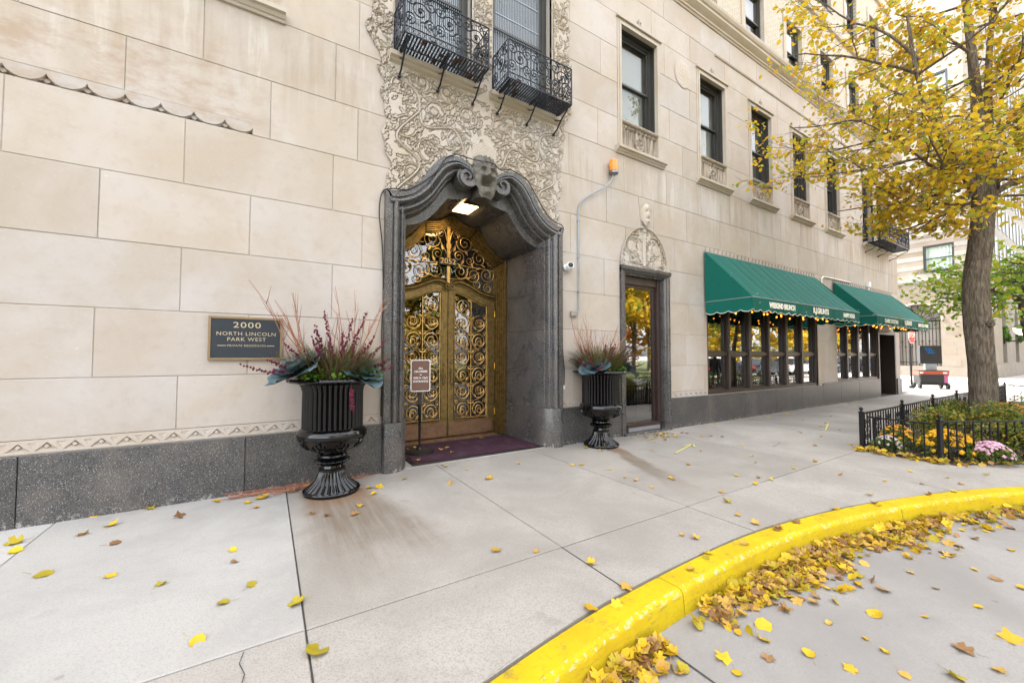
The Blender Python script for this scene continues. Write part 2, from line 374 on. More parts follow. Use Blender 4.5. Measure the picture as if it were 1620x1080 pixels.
for pts in ([(1.95, -3.70), (2.02, -8.5)], [(6.6, -4.4), (6.8, -11)], [(-3, -7.6), (3, -7.5), (12, -9.2), (30, -10.6)]):
    P = interp([(*q, 0) for q in pts], 8); m = MB()
    for a, b in zip(P, P[1:]):
        d = (b - a).normalized(); nn = Vector((-d.y, d.x, 0)) * .006
        m.poly([(a - nn).to_tuple()[:2] + (-.151,), (b - nn).to_tuple()[:2] + (-.151,), (b + nn).to_tuple()[:2] + (-.151,), (a + nn).to_tuple()[:2] + (-.151,)])
    m.build('road_joint', MAT['joint'], road)

def slab_poly(poly, name, mat, parent, top=0., th=.10, ch=.006):   # poly ccw of (x,y); chamfered top edge
    n = len(poly); cx = sum(p[0] for p in poly) / n; cy = sum(p[1] for p in poly) / n
    def inset(p, d):
        v = Vector((cx - p[0], cy - p[1])); v.normalize(); return (p[0] + v.x * d * 1.3, p[1] + v.y * d * 1.3)
    m = MB(); rings = [[(*p, top - th) for p in poly], [(*p, top - ch) for p in poly], [(*inset(p, ch), top) for p in poly]]
    m.quadgrid(rings, False, True); m.poly(rings[2]); return m.build(name, mat, parent)
pave = MB(); pave.box(-10, 34, -9.0, 30, -.29, -.175)
pave = pave.build('pavement', MAT['joint']); tag(pave, kind='structure')
fill = MB()
fp = [(x, kY(x) + .03) for x in np.linspace(-8.9, 29, 90)] + [(29, 20), (-8.9, 20)]
fill.poly([(x, y, -.009) for x, y in fp]); fill.build('joint_filler', MAT['joint'], pave)
XB = [-8.8, -6.8, -5.0, -3.3, -1.58, .21, 2.0, 3.60, 5.06, 6.56, 8.06, 9.6, 11.2, 12.8, 14.4, 16.0, 17.6, 19.2, 20.8, 22.6, 24.6, 26.6, 29.0]
G2 = .0045
for i, (a, b) in enumerate(zip(XB, XB[1:])):
    newc = i in (2, 3, 4)
    sk = .03 if i in (5, 6) else 0
    top = random.uniform(-.004, .002) + (.003 if newc else 0)
    mt = MAT['slab_new'] if newc else MAT['slab']
    inner_y = -2.755
    x0t, x1t = a, b
    if a < 21:
        slab_poly([(a + G2 - .02, inner_y + G2), (b - G2 - .02, inner_y + G2), (b - G2, -.002), (a + G2, -.002)] if False else [(a + G2, inner_y + G2), (b - G2, inner_y + G2), (b - G2, -.010), (a + G2, -.010)], 'pavement_slab', mt, pave, top)
    if b <= 8.2:
        xs = np.linspace(a + G2, b - G2, 9)
        slab_poly([(x, kY(x) + .022) for x in xs] + [(b - G2, inner_y - G2), (a + G2, inner_y - G2)], 'pavement_slab', MAT['slab'], pave, top - .002)
    elif a < 20:
        def bedline(x): return -3.68 - (x - 8.0) * .535 if x < 12 else -5.82 - (x - 12) * .22
        xs = np.linspace(a + G2, b - G2, 5)
        slab_poly([(x, kY(x) + .022) for x in xs] + [(x, bedline(x) - .06) for x in xs[::-1]], 'pavement_slab', MAT['slab'], pave, top - .002)
    else:
        for y0, y1 in zip([-8.0, -6.2, -4.4, -2.75, -1.0, .8, 2.6, 4.4, 6.2, 8.0], [-6.2, -4.4, -2.75, -1.0, .8, 2.6, 4.4, 6.2, 8.0, 9.8]):
            if a < 21 and y1 > -2.7: continue
            slab_poly([(a + G2, max(y0, kY(a) + .05) + G2), (b - G2, max(y0, kY(b) + .05) + G2), (b - G2, y1 - G2), (a + G2, y1 - G2)], 'pavement_slab', MAT['slab'], pave, random.uniform(-.004, .002))
slab_poly([(1.50, -.006), (3.97, -.006), (3.97, 1.7), (1.50, 1.7)], 'entrance_floor', MAT['slab'], pave, .004)
# yellow chalk arrows
mchalk = M_simple('yellow_chalk', (.62, .55, .14), .95, var=.2, scale=60)
ch = MB()
for pts in ([(5.35, -1.36), (6.15, -1.12)], [(6.15, -1.12), (5.9, -1.12)], [(6.15, -1.12), (6.0, -1.26)], [(9.6, -1.75), (10.6, -1.45)], [(10.6, -1.45), (10.3, -1.5)], [(9.6, -1.75), (9.75, -1.58)]):
    a, b = Vector(pts[0]), Vector(pts[1]); d = (b - a).normalized(); nn = Vector((-d.y, d.x)) * .012
    ch.poly([(*(a - nn), .0065), (*(b - nn), .0065), (*(b + nn), .0065), (*(a + nn), .0065)])
ch.build('chalk_arrow', mchalk, pave)
ck = MB(); cpts = [(-.07, -2.78), (-.085, -2.86), (-.06, -2.95), (-.075, -3.05), (-.05, -3.2), (-.07, -3.45), (-.03, -3.8)]
for a, b in zip(cpts, cpts[1:]): ck.poly([(a[0] - .0022, a[1], .0045), (b[0] - .0018, b[1], .0045), (b[0] + .0018, b[1], .0045), (a[0] + .0022, a[1], .0045)])
ck.build('crack', MAT['joint'], pave)
# far pavement and crossing
g = MB(); g.box(35.5, 60, -9.0, 40, -.29, -.02); o = g.build('far_pavement', MAT['slab_new']); tag(o, kind='structure')
mred = M_simple('red_paving', (.32, .11, .09), .9, var=.25, scale=20)
g = MB(); g.box(34.6, 35.48, -9.0, 40, -.20, -.024); g.build('red_paving_strip', mred, o)
g = MB(); g.box(34.45, 34.59, -9, 40, -.20, -.024); g.build('far_kerb', MAT['slab_new'], o)

# ---- yellow kerb
def m_yellow(name, wear):
    m = NT(name, .85, 0, .15); p = m.pos(); n = m.noise(p, 26, 6, .7); n2 = m.noise(p, 3, 5, .6); n3 = m.noise(p, 110, 3, .6)
    c = m.mix(m.smooth(n2, .3, .75), (.53, .395, .010), (.47, .32, .010))
    c = m.mix(m.math('MULTIPLY', m.smooth(n, .50, .72), .42), c, (.30, .20, .03)); c = m.mix(m.math('MULTIPLY', m.smooth(m.noise(m.mapv(p, (1, 1, 8)), 9, 5, .7), .54, .70), .65), c, (.20, .145, .05))
    c = m.mix(m.math('MULTIPLY', m.smooth(n, .70 - wear * 1.1, .76 - wear * 1.1), .85), c, (.52, .47, .24))
    c = m.mix(m.math('MULTIPLY', m.smooth(m.noise(p, 20, 5, .75), .74 - wear * .35, .76 - wear * .35), .85), c, (.16, .14, .11))
    m.color(c); m.bump(m.math('ADD', n, n3), .3, .004); return m.mat
my, myw = m_yellow('kerb_yellow', 0.02), m_yellow('kerb_yellow_worn', .15)
kerb = empty('kerb'); tag(kerb, kind='structure')
kb = [-8.9, -5.6, -2.2, 2.28, 5.4, 8.6, 11.8, 15, 19, 24, 29]
prof = [(0, -.28), (0, -.018), (.012, .003), (.155, .004), (.168, .001), (.185, -.014), (.19, -.03), (.205, -.16), (.205, -.28)]
for a, b in zip(kb, kb[1:]):
    xs = np.linspace(a + .004, b - .004, max(8, int((b - a) * 8))); m = MB(); rows = []
    for x in xs:
        d = Vector((1, (kY(min(x + .02, 29)) - kY(x - .02)) / (min(x + .02, 29) - x + .02), 0)).normalized(); nrm = Vector((d.y, -d.x, 0))
        jit = (random.random() - .5) * .006
        rows.append([(x + nrm.x * (q + (jit if 3 < k < 7 else 0)), kY(x) + nrm.y * (q + (jit if 3 < k < 7 else 0)), z) for k, (q, z) in enumerate(prof)])
    m.quadgrid(rows)
    m.m = [1 if (k % (len(prof) - 1)) in (3, 4, 5) else 0 for k in range(len(m.f))]
    m.poly(rows[0][::-1]); m.poly(rows[-1]); m.build('kerb_section', [my, myw], kerb, smooth=35)

# ================================================================== THE APARTMENT BUILDING
bld = empty('apartment_building'); tag(bld, 'long pale limestone apartment building with dark granite plinth and ornate portal', 'building')
PX = 2.735                       # centre line of the entrance
def sub_rects(rects, h):
    out = []
    for (a, b, c, d) in rects:
        if h[1] <= a or h[0] >= b or h[3] <= c or h[2] >= d: out.append((a, b, c, d)); continue
        if h[0] > a: out.append((a, h[0], c, d))
        if h[1] < b: out.append((h[1], b, c, d))
        x0, x1 = max(a, h[0]), min(b, h[1])
        if h[2] > c: out.append((x0, x1, c, h[2]))
        if h[3] < d: out.append((x0, x1, h[3], d))
    return out
CZ = [.62, 1.285, 1.945, 2.605, 3.275, 3.965, 4.645, 5.38, 6.05, 6.73, 7.42, 8.10, 8.66, 9.22]
WX = [(-1.10, -.06), (5.72, 6.78), (8.26, 9.28), (10.46, 11.49), (12.69, 13.69), (14.93, 15.91)]      # second-floor windows
WX2 = [(-3.9, -2.86), ]
BWX = [(1.38, 2.53), (2.89, 4.04), (17.95, 19.0), (19.35, 20.4)]                                   # windows behind balconies
HOLES = []
for a, b in WX: HOLES.append((a - .10, b + .10, 5.46, 8.03))
for a, b in BWX: HOLES.append((a, b, 5.52, 8.03))
PORT_OUT = [(1.465, 3.65), (1.30, 3.675), (1.15, 3.745), (1.0, 3.885), (.87, 4.08), (.74, 4.24), (.60, 4.325), (.44, 4.352), (.29, 4.30), (.18, 4.21), (.135, 4.11)]
HOLES.append((PX - 1.42, PX + 1.42, 0, 3.60))
for k in range(len(PORT_OUT) - 1):
    pass
for zz, hw in ((3.60, 1.12), (3.70, 1.04), (3.80, .96), (3.90, .86), (4.0, .78), (4.1, .70)): HOLES.append((PX - hw, PX + hw, zz, zz + .10))
HOLES.append((5.70, 7.00, 0, 3.16))                         # narrow door
for k in range(12):                                         # lunette over it
    z0 = 3.16 + k * .07; hw = math.sqrt(max(0, .70 ** 2 - ((k + 1) * .07 * .70 / .86) ** 2))
    if hw > .1: HOLES.append((6.35 - hw, 6.35 + hw, z0, z0 + .07))
HOLES.append((8.42, 14.06, .62, 2.95)); HOLES.append((15.45, 19.12, .66, 2.95)); HOLES.append((19.12, 21.0, 0, 2.95))
HOLES += [(-4.4, -.185, 3.969, 4.10)] + [(xa, xb, .622, .747) for xa, xb in ((-4.4, 1.258), (4.26, 5.6), (7.06, 8.40), (14.1, 15.42))]
LEFTROWS = {0: [-4.6, -3.3, -2.05, -.77, .52, 1.3], 1: [-5, -3.9, -2.6, -1.39, -.18, 1.0], 2: [-4.6, -3.3, -2.05, -.77, .66], 3: [-5, -3.9, -2.6, -1.39, -.19, 1.0], 4: [-4.6, -3.3, -2.01, -.77, .65], 5: [-5, -3.9, -2.5, -1.24, -.02, .93], 6: [-4.6, -3.2, -1.95, -.64, .66], 7: [-5, -3.6, -1.7, -.3, .93]}
def course_breaks(k):
    br = list(LEFTROWS.get(k, [-5, -3.7, -2.5, -1.3, -.1, 1.0] if k % 2 else [-4.6, -3.2, -1.9, -.65, .62]))
    x = 1.25 if k % 2 else 1.9
    while x < 21.2:
        br.append(x + random.uniform(-.05, .05)); x += random.choice((1.15, 1.28, 1.40, 1.28, .72 if k < 4 and x > 4 else 1.28))
    br = sorted(b for b in br if b < 21.0)
    out = [-5.6]
    for b in br:
        if b - out[-1] > .35: out.append(b)
    if 21.46 - out[-1] < .35: out.pop()
    return out + [21.46]
gap = .0035
def block_mesh(cells, full, depth=.06, y0=0.):
    m = MB(); a, b, c, d = full
    if len(cells) == 1:
        h = .004
        fr = [(a + h, y0, c + h), (b - h, y0, c + h), (b - h, y0, d - h), (a + h, y0, d - h)]
        bk = [(a, y0 + h, c), (b, y0 + h, c), (b, y0 + h, d), (a, y0 + h, d)]; b2 = [(x, y0 + depth, z) for x, _, z in bk]
        m.poly(fr); m.quadgrid([fr, bk, b2], False, True)
    else:
        for (p, q, r_, s_) in cells: m.box(p, q, y0, y0 + depth, r_, s_)
    return m
for k in range(len(CZ) - 1):
    br = course_breaks(k)
    for a, b in zip(br, br[1:]):
        full = (a + gap, b - gap, CZ[k] + gap, CZ[k + 1] - gap); cells = [full]
        for h in HOLES: cells = sub_rects(cells, h)
        cells = [c for c in cells if c[1] - c[0] > .004 and c[3] - c[2] > .004]
        if not cells: continue
        yy = random.uniform(0, .0025)
        groups = []                                     # cells that touch belong to one block
        for c in cells:
            hit = [g_ for g_ in groups if any(not (c[1] < q[0] - 1e-6 or c[0] > q[1] + 1e-6 or c[3] < q[2] - 1e-6 or c[2] > q[3] + 1e-6) for q in g_)]
            new = [c] + [q for g_ in hit for q in g_]; groups = [g_ for g_ in groups if g_ not in hit] + [new]
        for cs in groups: block_mesh(cs, cs[0] if len(cs) == 1 else full, .06, yy).build('stone_block', MAT['stone'], bld)
cells = [(-5.6, 21.44, .0, 9.3)]
for h in HOLES: cells = sub_rects(cells, h)
m = MB()
for (a, b, c, d) in cells: m.box(a, b, .009, .30, c, d)
m.build('mortar_bed', MAT['mortar'], bld)
# granite plinth blocks
GB = [-5.6, -3.4, -1.82, -.18, 1.27]
gm = lambda a, b, y=-.035, z1=.612, z0=-.05: block_mesh([0], (a, b, z0, z1), .12, y)
for a, b in zip(GB, GB[1:]): gm(a + .003, b - .003).build('granite_block', MAT['granite'], bld)
for a, b in ((4.21, 4.95), (4.955, 5.68), (7.02, 8.40), (8.405, 9.9), (9.905, 11.4), (11.405, 12.9), (12.905, 14.3), (14.305, 15.6), (15.605, 17.1), (17.105, 19.12), (21.0, 21.49)):
    gm(a + .002, b - .002, -.030, .612 if b < 15.6 or a > 20 else .655).build('granite_block', MAT['granite'], bld)
# side wall at the corner (faces the side street)
mside = m_limestone('limestone_side', (.46, .41, .35), streaks=False)
MB().box(21.41, 21.46, .065, 15, .62, 9.2).build('side_wall', mside, bld)
MB().box(21.3, 21.49, .09, 9, -.05, .612).build('granite_block', MAT['granite'], bld)

# ---------- relief panels (carved stone): height fields
def relief(name, x0, x1, z0, z1, res, hfun, mask=None, y0=0., mat=None, parent=None, smooth=True):
    nx = int((x1 - x0) / res) + 1; nz = int((z1 - z0) / res) + 1
    X, Z = np.meshgrid(np.linspace(x0, x1, nx), np.linspace(z0, z1, nz)); Hh = hfun(X, Z)
    V = np.stack([X, y0 - Hh, Z], -1).reshape(-1, 3)
    i = np.arange(nx * nz).reshape(nz, nx); F = np.stack([i[:-1, :-1], i[:-1, 1:], i[1:, 1:], i[1:, :-1]], -1).reshape(-1, 4)
    if mask is not None:
        mk = mask(X, Z); fm = (mk[:-1, :-1] & mk[:-1, 1:] & mk[1:, 1:] & mk[1:, :-1]).reshape(-1); F = F[fm]
        u, inv = np.unique(F, return_inverse=True); V = V[u]; F = inv.reshape(-1, 4)
    return link(name, np_mesh(name, V, F, smooth), mat, parent)
class Carver:
    """Low-relief foliage: overlapping leaves, roses, grapes and scrolls with cut outlines."""
    def __init__(s, X, Z): s.X, s.Z = X, Z; s.h = np.zeros_like(X) + .004
    def win(s, cx, cz, r):
        x = s.X[0]; z = s.Z[:, 0]
        i0, i1 = np.searchsorted(x, (cx - r, cx + r)); j0, j1 = np.searchsorted(z, (cz - r, cz + r)); return slice(j0, j1), slice(i0, i1)
    def shape(s, w, d, height, groove=.030, gw=.0058):     # d signed distance (negative inside)
        h = s.h[w]; ins = d < 0
        h[:] = np.where(ins, height, h); ring = np.exp(-((d) / gw) ** 2); h -= groove * ring * 1.25; s.h[w] = np.clip(h, -.034, .045)
    def leaf(s, cx, cz, L, W, a, height=.016, lobes=3):
        w = s.win(cx, cz, L * 1.15); x = s.X[w] - cx; z = s.Z[w] - cz
        if x.size == 0: return
        u = x * math.cos(a) + z * math.sin(a); v = -x * math.sin(a) + z * math.cos(a); t = np.clip((u + L) / (2 * L), 0, 1)
        hw = W * np.sin(np.pi * t ** .8) * (1 + .30 * np.sign(np.sin(t * np.pi * 2 * lobes)) * np.abs(np.sin(t * np.pi * 2 * lobes)) ** .6)
        d = np.where(np.abs(u) > L, .05, np.abs(v) - hw); vein = np.exp(-(v / .006) ** 2) * .010
        vv = np.exp(-((np.abs(v) - ((t * lobes * 2) % 1) * W) / .006) ** 2) * .004
        s.shape(w, d, height + .003 * np.cos(np.clip(v / W, -1, 1) * 1.5) - vein - vv)
    def disc(s, cx, cz, r, height=.018, petals=0):
        w = s.win(cx, cz, r * 1.4); x = s.X[w] - cx; z = s.Z[w] - cz
        if x.size == 0: return
        rr = np.hypot(x, z); th = np.arctan2(z, x); e = r * (1 + (.16 * np.abs(np.sin(th * petals / 2)) - .08 if petals else 0))
        hh = height + .005 * (1 - (rr / r) ** 2)
        if petals:
            hh = hh - .010 * np.exp(-(((rr / r * 3 + th / (2 * math.pi)) % 1 - .5) / .16) ** 2)
        s.shape(w, rr - e, hh)
    def grapes(s, cx, cz, r):
        for _ in range(26):
            q = r * math.sqrt(random.random()); t = random.random() * 6.28; s.disc(cx + q * math.cos(t) * .75, cz + q * math.sin(t), .026, .018)
    def vine(s, pts, wd=.018, height=.012):
        P = np.array([(p.x, p.y) for p in interp(pts, 8)])
        lo = P.min(0) - .08; hi = P.max(0) + .08; x = s.X[0]; z = s.Z[:, 0]
        i0, i1 = np.searchsorted(x, (lo[0], hi[0])); j0, j1 = np.searchsorted(z, (lo[1], hi[1])); w = (slice(j0, j1), slice(i0, i1))
        if s.X[w].size == 0: return
        d = np.full(s.X[w].shape, 9.)
        for a, b in zip(P, P[1:]):
            ab = b - a; t = np.clip(((s.X[w] - a[0]) * ab[0] + (s.Z[w] - a[1]) * ab[1]) / max(1e-9, ab @ ab), 0, 1)
            d = np.minimum(d, np.hypot(s.X[w] - a[0] - t * ab[0], s.Z[w] - a[1] - t * ab[1]))
        s.shape(w, d - wd, height + .004 * np.sqrt(np.clip(1 - (d / wd) ** 2, 0, 1)))
    def fill(s, x0, x1, z0, z1, n, sc=1.0, grapes=.06):
        for i in range(n):
            cx, cz = random.uniform(x0, x1), random.uniform(z0, z1); t = random.random(); a = random.random() * 6.28
            if t < .74: s.leaf(cx, cz, sc * random.uniform(.07, .15), sc * random.uniform(.028, .05), a, random.uniform(.010, .022), random.choice((2, 3, 4)))
            elif t < .86: s.disc(cx, cz, sc * random.uniform(.04, .075), .016, random.choice((5, 6, 8)))
            elif t < .86 + grapes: s.grapes(cx, cz, sc * .11)
            else:
                sp = spiral(cx, cz, sc * random.uniform(.09, .16), .02, a, random.choice((-1, 1)) * random.uniform(.9, 1.4), 8); s.vine(sp, .013 * sc, .014)
# outline of the great carved panel round the balcony windows
PL = [(3.60, 1.44), (4.0, 1.44), (4.5, 1.48), (4.9, 1.53), (5.1, 1.46), (5.3, 1.60), (5.5, 1.58), (5.7, 1.70), (6.1, 1.67), (6.6, 1.70), (7.2, 1.66), (8.3, 1.66)]
def half_w(Z): return np.interp(Z, [p[0] for p in PL], [p[1] for p in PL]) + .035 * np.sin(Z * 9.0) + .015 * np.sin(Z * 23)
def outer_z(u): return np.interp(np.abs(u), [p[0] for p in PORT_OUT][::-1], [p[1] for p in PORT_OUT][::-1])
def panel_mask(X, Z):
    u = X - PX; m = np.abs(u) < half_w(Z)
    m &= Z > outer_z(u) - .06
    for a, b in BWX[:2]: m &= ~((X > a - .03) & (X < b + .03) & (Z > 5.40))
    return m
def panel_h(X, Z):
    c = Carver(X, Z); random.seed(21)
    for i in range(1500): c.leaf(random.uniform(.95, 4.5), random.uniform(3.6, 8.2), random.uniform(.045, .085), random.uniform(.016, .028), random.random() * 6.28, .006, random.choice((2, 3)))
    cen = [(1.12, 3.98), (.86, 4.36), (1.20, 4.62), (.42, 4.62), (.80, 4.92), (1.22, 5.12), (.30, 5.02), (.62, 5.26), (1.56, 5.9), (1.58, 6.6), (1.56, 7.3), (.10, 6.0), (.08, 6.7), (.1, 7.4), (.98, 5.28)]
    for k, (cu, cz) in enumerate(cen):
        for s in (-1, 1):
            rr_ = .19 if cu < 1.5 and cz < 5.5 else .12; dr = s * (1 if k % 2 else -1); a0 = random.random() * 6.28
            sp = spiral(PX + s * cu, cz, rr_, .045, a0 if s > 0 else math.pi - a0, dr * 1.35, 18); c.vine(sp, .014, .016)
            for q in range(1, 15, 2):
                ax, az = sp[q]; rad_ = math.atan2(az - cz, ax - (PX + s * cu)); c.leaf(ax + .05 * math.cos(rad_), az + .05 * math.sin(rad_), .072, .026, rad_ + dr * .7, .014, 3)
            (c.grapes(PX + s * cu, cz, .06) if k % 4 == 1 else c.disc(PX + s * cu, cz, .055, .014, random.choice((6, 8))))
    for s in (-1, 1):
        for k in range(26): z = 3.7 + k * .17; c.leaf(PX + s * (float(half_w(z)) - .05), z, .085, .03, 1.57 + s * .35 * (-1) ** k, .014, 3)
        c.vine([(PX + s * .30, 4.40), (PX + s * .5, 4.75), (PX + s * .95, 4.68), (PX + s * 1.05, 5.1), (PX + s * 1.4, 5.25)], .016, .016); c.vine([(PX + s * 1.3, 3.72), (PX + s * 1.0, 4.12), (PX + s * 1.32, 4.42), (PX + s * 1.02, 4.85)], .016, .016)
    w = (X > PX - .20) & (X < PX + .20) & (Z > 4.44) & (Z < 4.68)
    c.h[w] = (.016 + .005 * np.sin(X * 150) * np.sin(Z * 150))[w]
    return c.h + .022
def panel_h_old(X, Z):
    c = Carver(X, Z)
    c.fill(.95, 4.5, 3.6, 8.3, 700, 1.1, .04); c.fill(.95, 4.5, 3.6, 8.3, 1700, .74, .03)
    for s in (-1, 1):
        c.grapes(PX + s * 1.0, 4.42, .13); c.disc(PX + s * 1.22, 4.05, .11, .018, 8); c.disc(PX + s * .55, 4.86, .10, .02, 6); c.grapes(PX + s * .7, 5.15, .1)
        for k in range(16): c.leaf(PX + s * (1.56 + .04 * math.sin(k)), 5.5 + k * .18, .11, .035, 1.57 + s * random.uniform(-.6, .6), .018, 3)
    for k in range(16): c.leaf(PX + .05 * math.sin(k * 2), 5.5 + k * .18, .11, .04, 1.57 + random.uniform(-.7, .7), .02, 3)
    # plain basket-weave block over the mask
    w = (X > PX - .20) & (X < PX + .20) & (Z > 4.44) & (Z < 4.68)
    c.h[w] = (.026 + .006 * np.sin(X * 130) * np.sin(Z * 130))[w]
    return np.minimum(c.h, .022 + .35 * (c.h - .022)) + .030
relief('carved_panel', .98, 4.50, 3.6, 8.10, .0055, panel_h, panel_mask, -.002, MAT['carve'], bld)
random.seed(11)
# scalloped frieze at the left and the chevron bands over the plinth
def scallop(X, Z):
    t = ((X + 2.03) / .265) % 1; d = np.abs(t - .5) * 2        # 1 at the cusps
    arc = .0 + .115 * (1 - np.sqrt(np.clip(1 - (d * .97) ** 2, 0, 1))); zz = Z - 3.972
    h = np.where(zz > arc, .060, np.where(zz > arc - .010, .045, .004)); dia = np.abs(t - np.round(t)) * .265 + np.abs(zz - .035) * 1.3
    return np.where((zz < arc - .010) & (dia < .034), .036, h)
relief('scallop_frieze', -4.4, -.185, 3.972, 4.098, .0055, scallop, None, .060, MAT['stone'], bld, smooth=False)
def chevron(p):
    def f(X, Z):
        t = ((X) / p) % 1; u = np.abs(t - .5) * p; zz = Z - .625
        tri = (zz > .020) & (zz < .088 - u * .95)                                      # up-pointing cut
        dia = (u + np.abs(zz - .060) * 1.0) < .022
        v = p / 2 - u; dn = (zz < .088) & (zz > .045 + v * 1.6)                         # small down-pointing cut
        h = np.where(tri & ~dia, .016 + .020 * np.clip(1 - (.105 - u * .95 - zz) / .06, 0, 1) * 0 + .018 * np.clip(1 - zz / .07, 0, 1), .040); return np.where(dn, .035, h)
    return f
for xa, xb, p in ((-4.4, 1.255, .175), (4.26, 5.6, .15), (7.06, 8.40, .175), (14.1, 15.42, .175)):
    relief('chevron_band', xa, xb, .624, .745, .0045 if xa < 1 else .006, chevron(p), None, .040, MAT['stone'], bld, smooth=False)

# ---------- windows
mpane = MAT['glass']
def window(x0, x1, z0, z1, parent, depth=.24, kind='shade', rail=.48, frame=.075, mat=None, stone=True, lev=None):
    fm = mat or MAT['winframe']; f = MB()
    if stone:
        pass
    f.box(x0, x0 + frame, depth - .10, depth + .02, z0, z1); f.box(x1 - frame, x1, depth - .10, depth + .02, z0, z1)
    f.box(x0 + frame, x1 - frame, depth - .10, depth + .02, z1 - frame, z1); f.box(x0 + frame, x1 - frame, depth - .10, depth + .02, z0, z0 + frame * .8)
    w = f.build('window', fm, parent)
    a, b, c, d = x0 + frame, x1 - frame, z0 + frame * .8, z1 - frame; zm = c + (d - c) * rail
    s = MB(); t = .038
    for (p, q, y) in ((c, zm + .02, depth - .02), (zm - .02, d, depth - .06)):
        s.box(a, a + t, y - .02, y + .02, p, q); s.box(b - t, b, y - .02, y + .02, p, q); s.box(a + t, b - t, y - .02, y + .02, q - t, q); s.box(a + t, b - t, y - .02, y + .02, p, p + t)
    s.build('sash', fm, w)
    MB().box(a + t, b - t, depth - .022, depth - .018, c + t, zm).build('pane', mpane, w)
    MB().box(a + t, b - t, depth - .062, depth - .058, zm, d - t).build('pane', mpane, w)
    rv = MB(); y1 = depth + .02
    rv.box(x0 - .024, x0 - .003, .061, y1, z0, z1); rv.box(x1 + .003, x1 + .024, .061, y1, z0, z1); rv.box(x0, x1, .061, y1, z1 + .003, z1 + .02); rv.box(x0 + .002, x1 - .002, .014, y1 - .001, z0 - .021, z0 - .004)
    rv.build('reveal', fm, w)
    rm = MB(); rm.poly([(x0, depth + .6, z0), (x1, depth + .6, z0), (x1, depth + .6, z1), (x0, depth + .6, z1)])
    for pts in ([(x0, depth + .03, z0), (x0, depth + .6, z0), (x0, depth + .6, z1), (x0, depth + .03, z1)], [(x1, depth + .03, z0), (x1, depth + .6, z0), (x1, depth + .6, z1), (x1, depth + .03, z1)], [(x0, depth + .03, z1), (x1, depth + .03, z1), (x1, depth + .6, z1), (x0, depth + .6, z1)], [(x0, depth + .03, z0), (x1, depth + .03, z0), (x1, depth + .6, z0), (x0, depth + .6, z0)]): rm.poly(pts)
    rm.build('room', MAT['room'], w, fixn=False)
    if kind:
        lv = lev if lev is not None else random.choice((.0, .35, .55)); n = 24; row0 = []; row1 = []
        top = d; bot = c + (d - c) * lv
        for i in range(n + 1):
            x = a + (b - a) * i / n; yy = depth + .06 + (.018 * math.sin(i * 1.9) if kind == 'curtain' else 0)
            row0.append((x, yy, bot)); row1.append((x, yy, top))
        MB().quadgrid([row0, row1]).build('window_shade', MAT['curtain'] if kind == 'curtain' else (MAT['screen'] if kind == 'screen' else MAT['shade']), w, smooth=True)
    return w
def fleur(m, cx, cz, s, y=-.012, r=.009):
    m.tube([(cx, y, cz - s * .5), (cx, y, cz + s * .5)], r, 5)
    for q in (-1, 1): m.tube([(x, y, z) for x, z in spiral(cx + q * s * .22, cz, s * .22, .02, math.pi if q > 0 else 0, -q * .8, 10)], r, 5)
for i, (a, b) in enumerate(WX):
    w = window(a, b, 6.03, 7.93, bld, .25, 'shade' if i != 3 else 'screen', lev=[0, .0, .0, .42, .5, .45][i])
    fr = MB()                                                       # moulded stone architrave
    for q0, q, y in ((.054, .0995, -.012), (.0, .053, -.026)):
        fr.box(a - q, a - q0 - .0005, y, .06, 5.47, 7.931 + q); fr.box(b + q0 + .0005, b + q, y, .06, 5.47, 7.931 + q); fr.box(a - q0 - .0003, b + q0 + .0003, y + .001, .06, 7.931 + q0, 7.931 + q - .0004)
    fr.box(a - .13, b + .13, -.05, .05, 8.035, 8.075); fr.build('architrave', MAT['trim'], w)
    f2 = MB(); fleur(f2, (a + b) / 2, 8.19, .17, -.006); f2.build('fleur_ornament', MAT['trim'], w)
    def apron(X, Z, a=a, b=b):
        h = .012 + .014 * np.cos((X - a) / (b - a) * 2 * np.pi * 9) ; cx = (a + b) / 2; rr = np.hypot((X - cx), (Z - 5.70))
        h = np.where((Z > 5.93), .020 + .028 * np.abs(np.sin((X - a) / (b - a) * np.pi * 11)) * (Z < 5.975), h)
        h = np.where(np.abs(rr - .12) < .018, .044, np.where(rr < .10, .004 + .030 * np.abs(np.sin(np.arctan2(Z - 5.70, X - cx) * 2.5)) , h)); return h
    relief('apron_panel', a + .001, b - .001, 5.50, 6.0, .0085, apron, None, .045, MAT['apron'], w)
    sl_ = MB(); sl_.extrudex([(-.035, 5.995), (-.05, 6.015), (-.05, 6.028), (.26, 6.03), (.26, 5.985), (.05, 5.985)], a, b)
    sl_.extrudex([(.058, 5.36), (-.03, 5.36), (-.045, 5.385), (-.06, 5.39), (-.085, 5.42), (-.12, 5.432), (-.12, 5.482), (-.10, 5.49), (.058, 5.49)], a - .17, b + .17)
    sl_.build('sill', MAT['trim'], w)
for i, (a, b) in enumerate(BWX):
    w = window(a, b, 5.53, 7.98, bld, .26, 'screen' if i < 2 else None, .52, .10, lev=0)
    s = MB(); s.extrudex([(.058, 5.36), (-.02, 5.36), (-.03, 5.40), (-.07, 5.42), (-.085, 5.44), (-.125, 5.455), (-.125, 5.51), (-.11, 5.525), (.26, 5.527), (.26, 5.5), (.058, 5.5)], a - .08, b + .10)
    s.build('sill', MAT['trim'], w)
    if i < 2:                                                      # fine vertical screen bars
        s = MB(); n = 30
        for k in range(n): x = a + .11 + (b - a - .22) * k / (n - 1); s.box(x - .004, x + .004, .190, .194, 5.62, 7.9)
        for z in (5.95, 6.35, 7.05, 7.45): s.box(a + .11, b - .11, .186, .196, z - .008, z + .008)
        s.build('screen_bars', MAT['grey'], w)
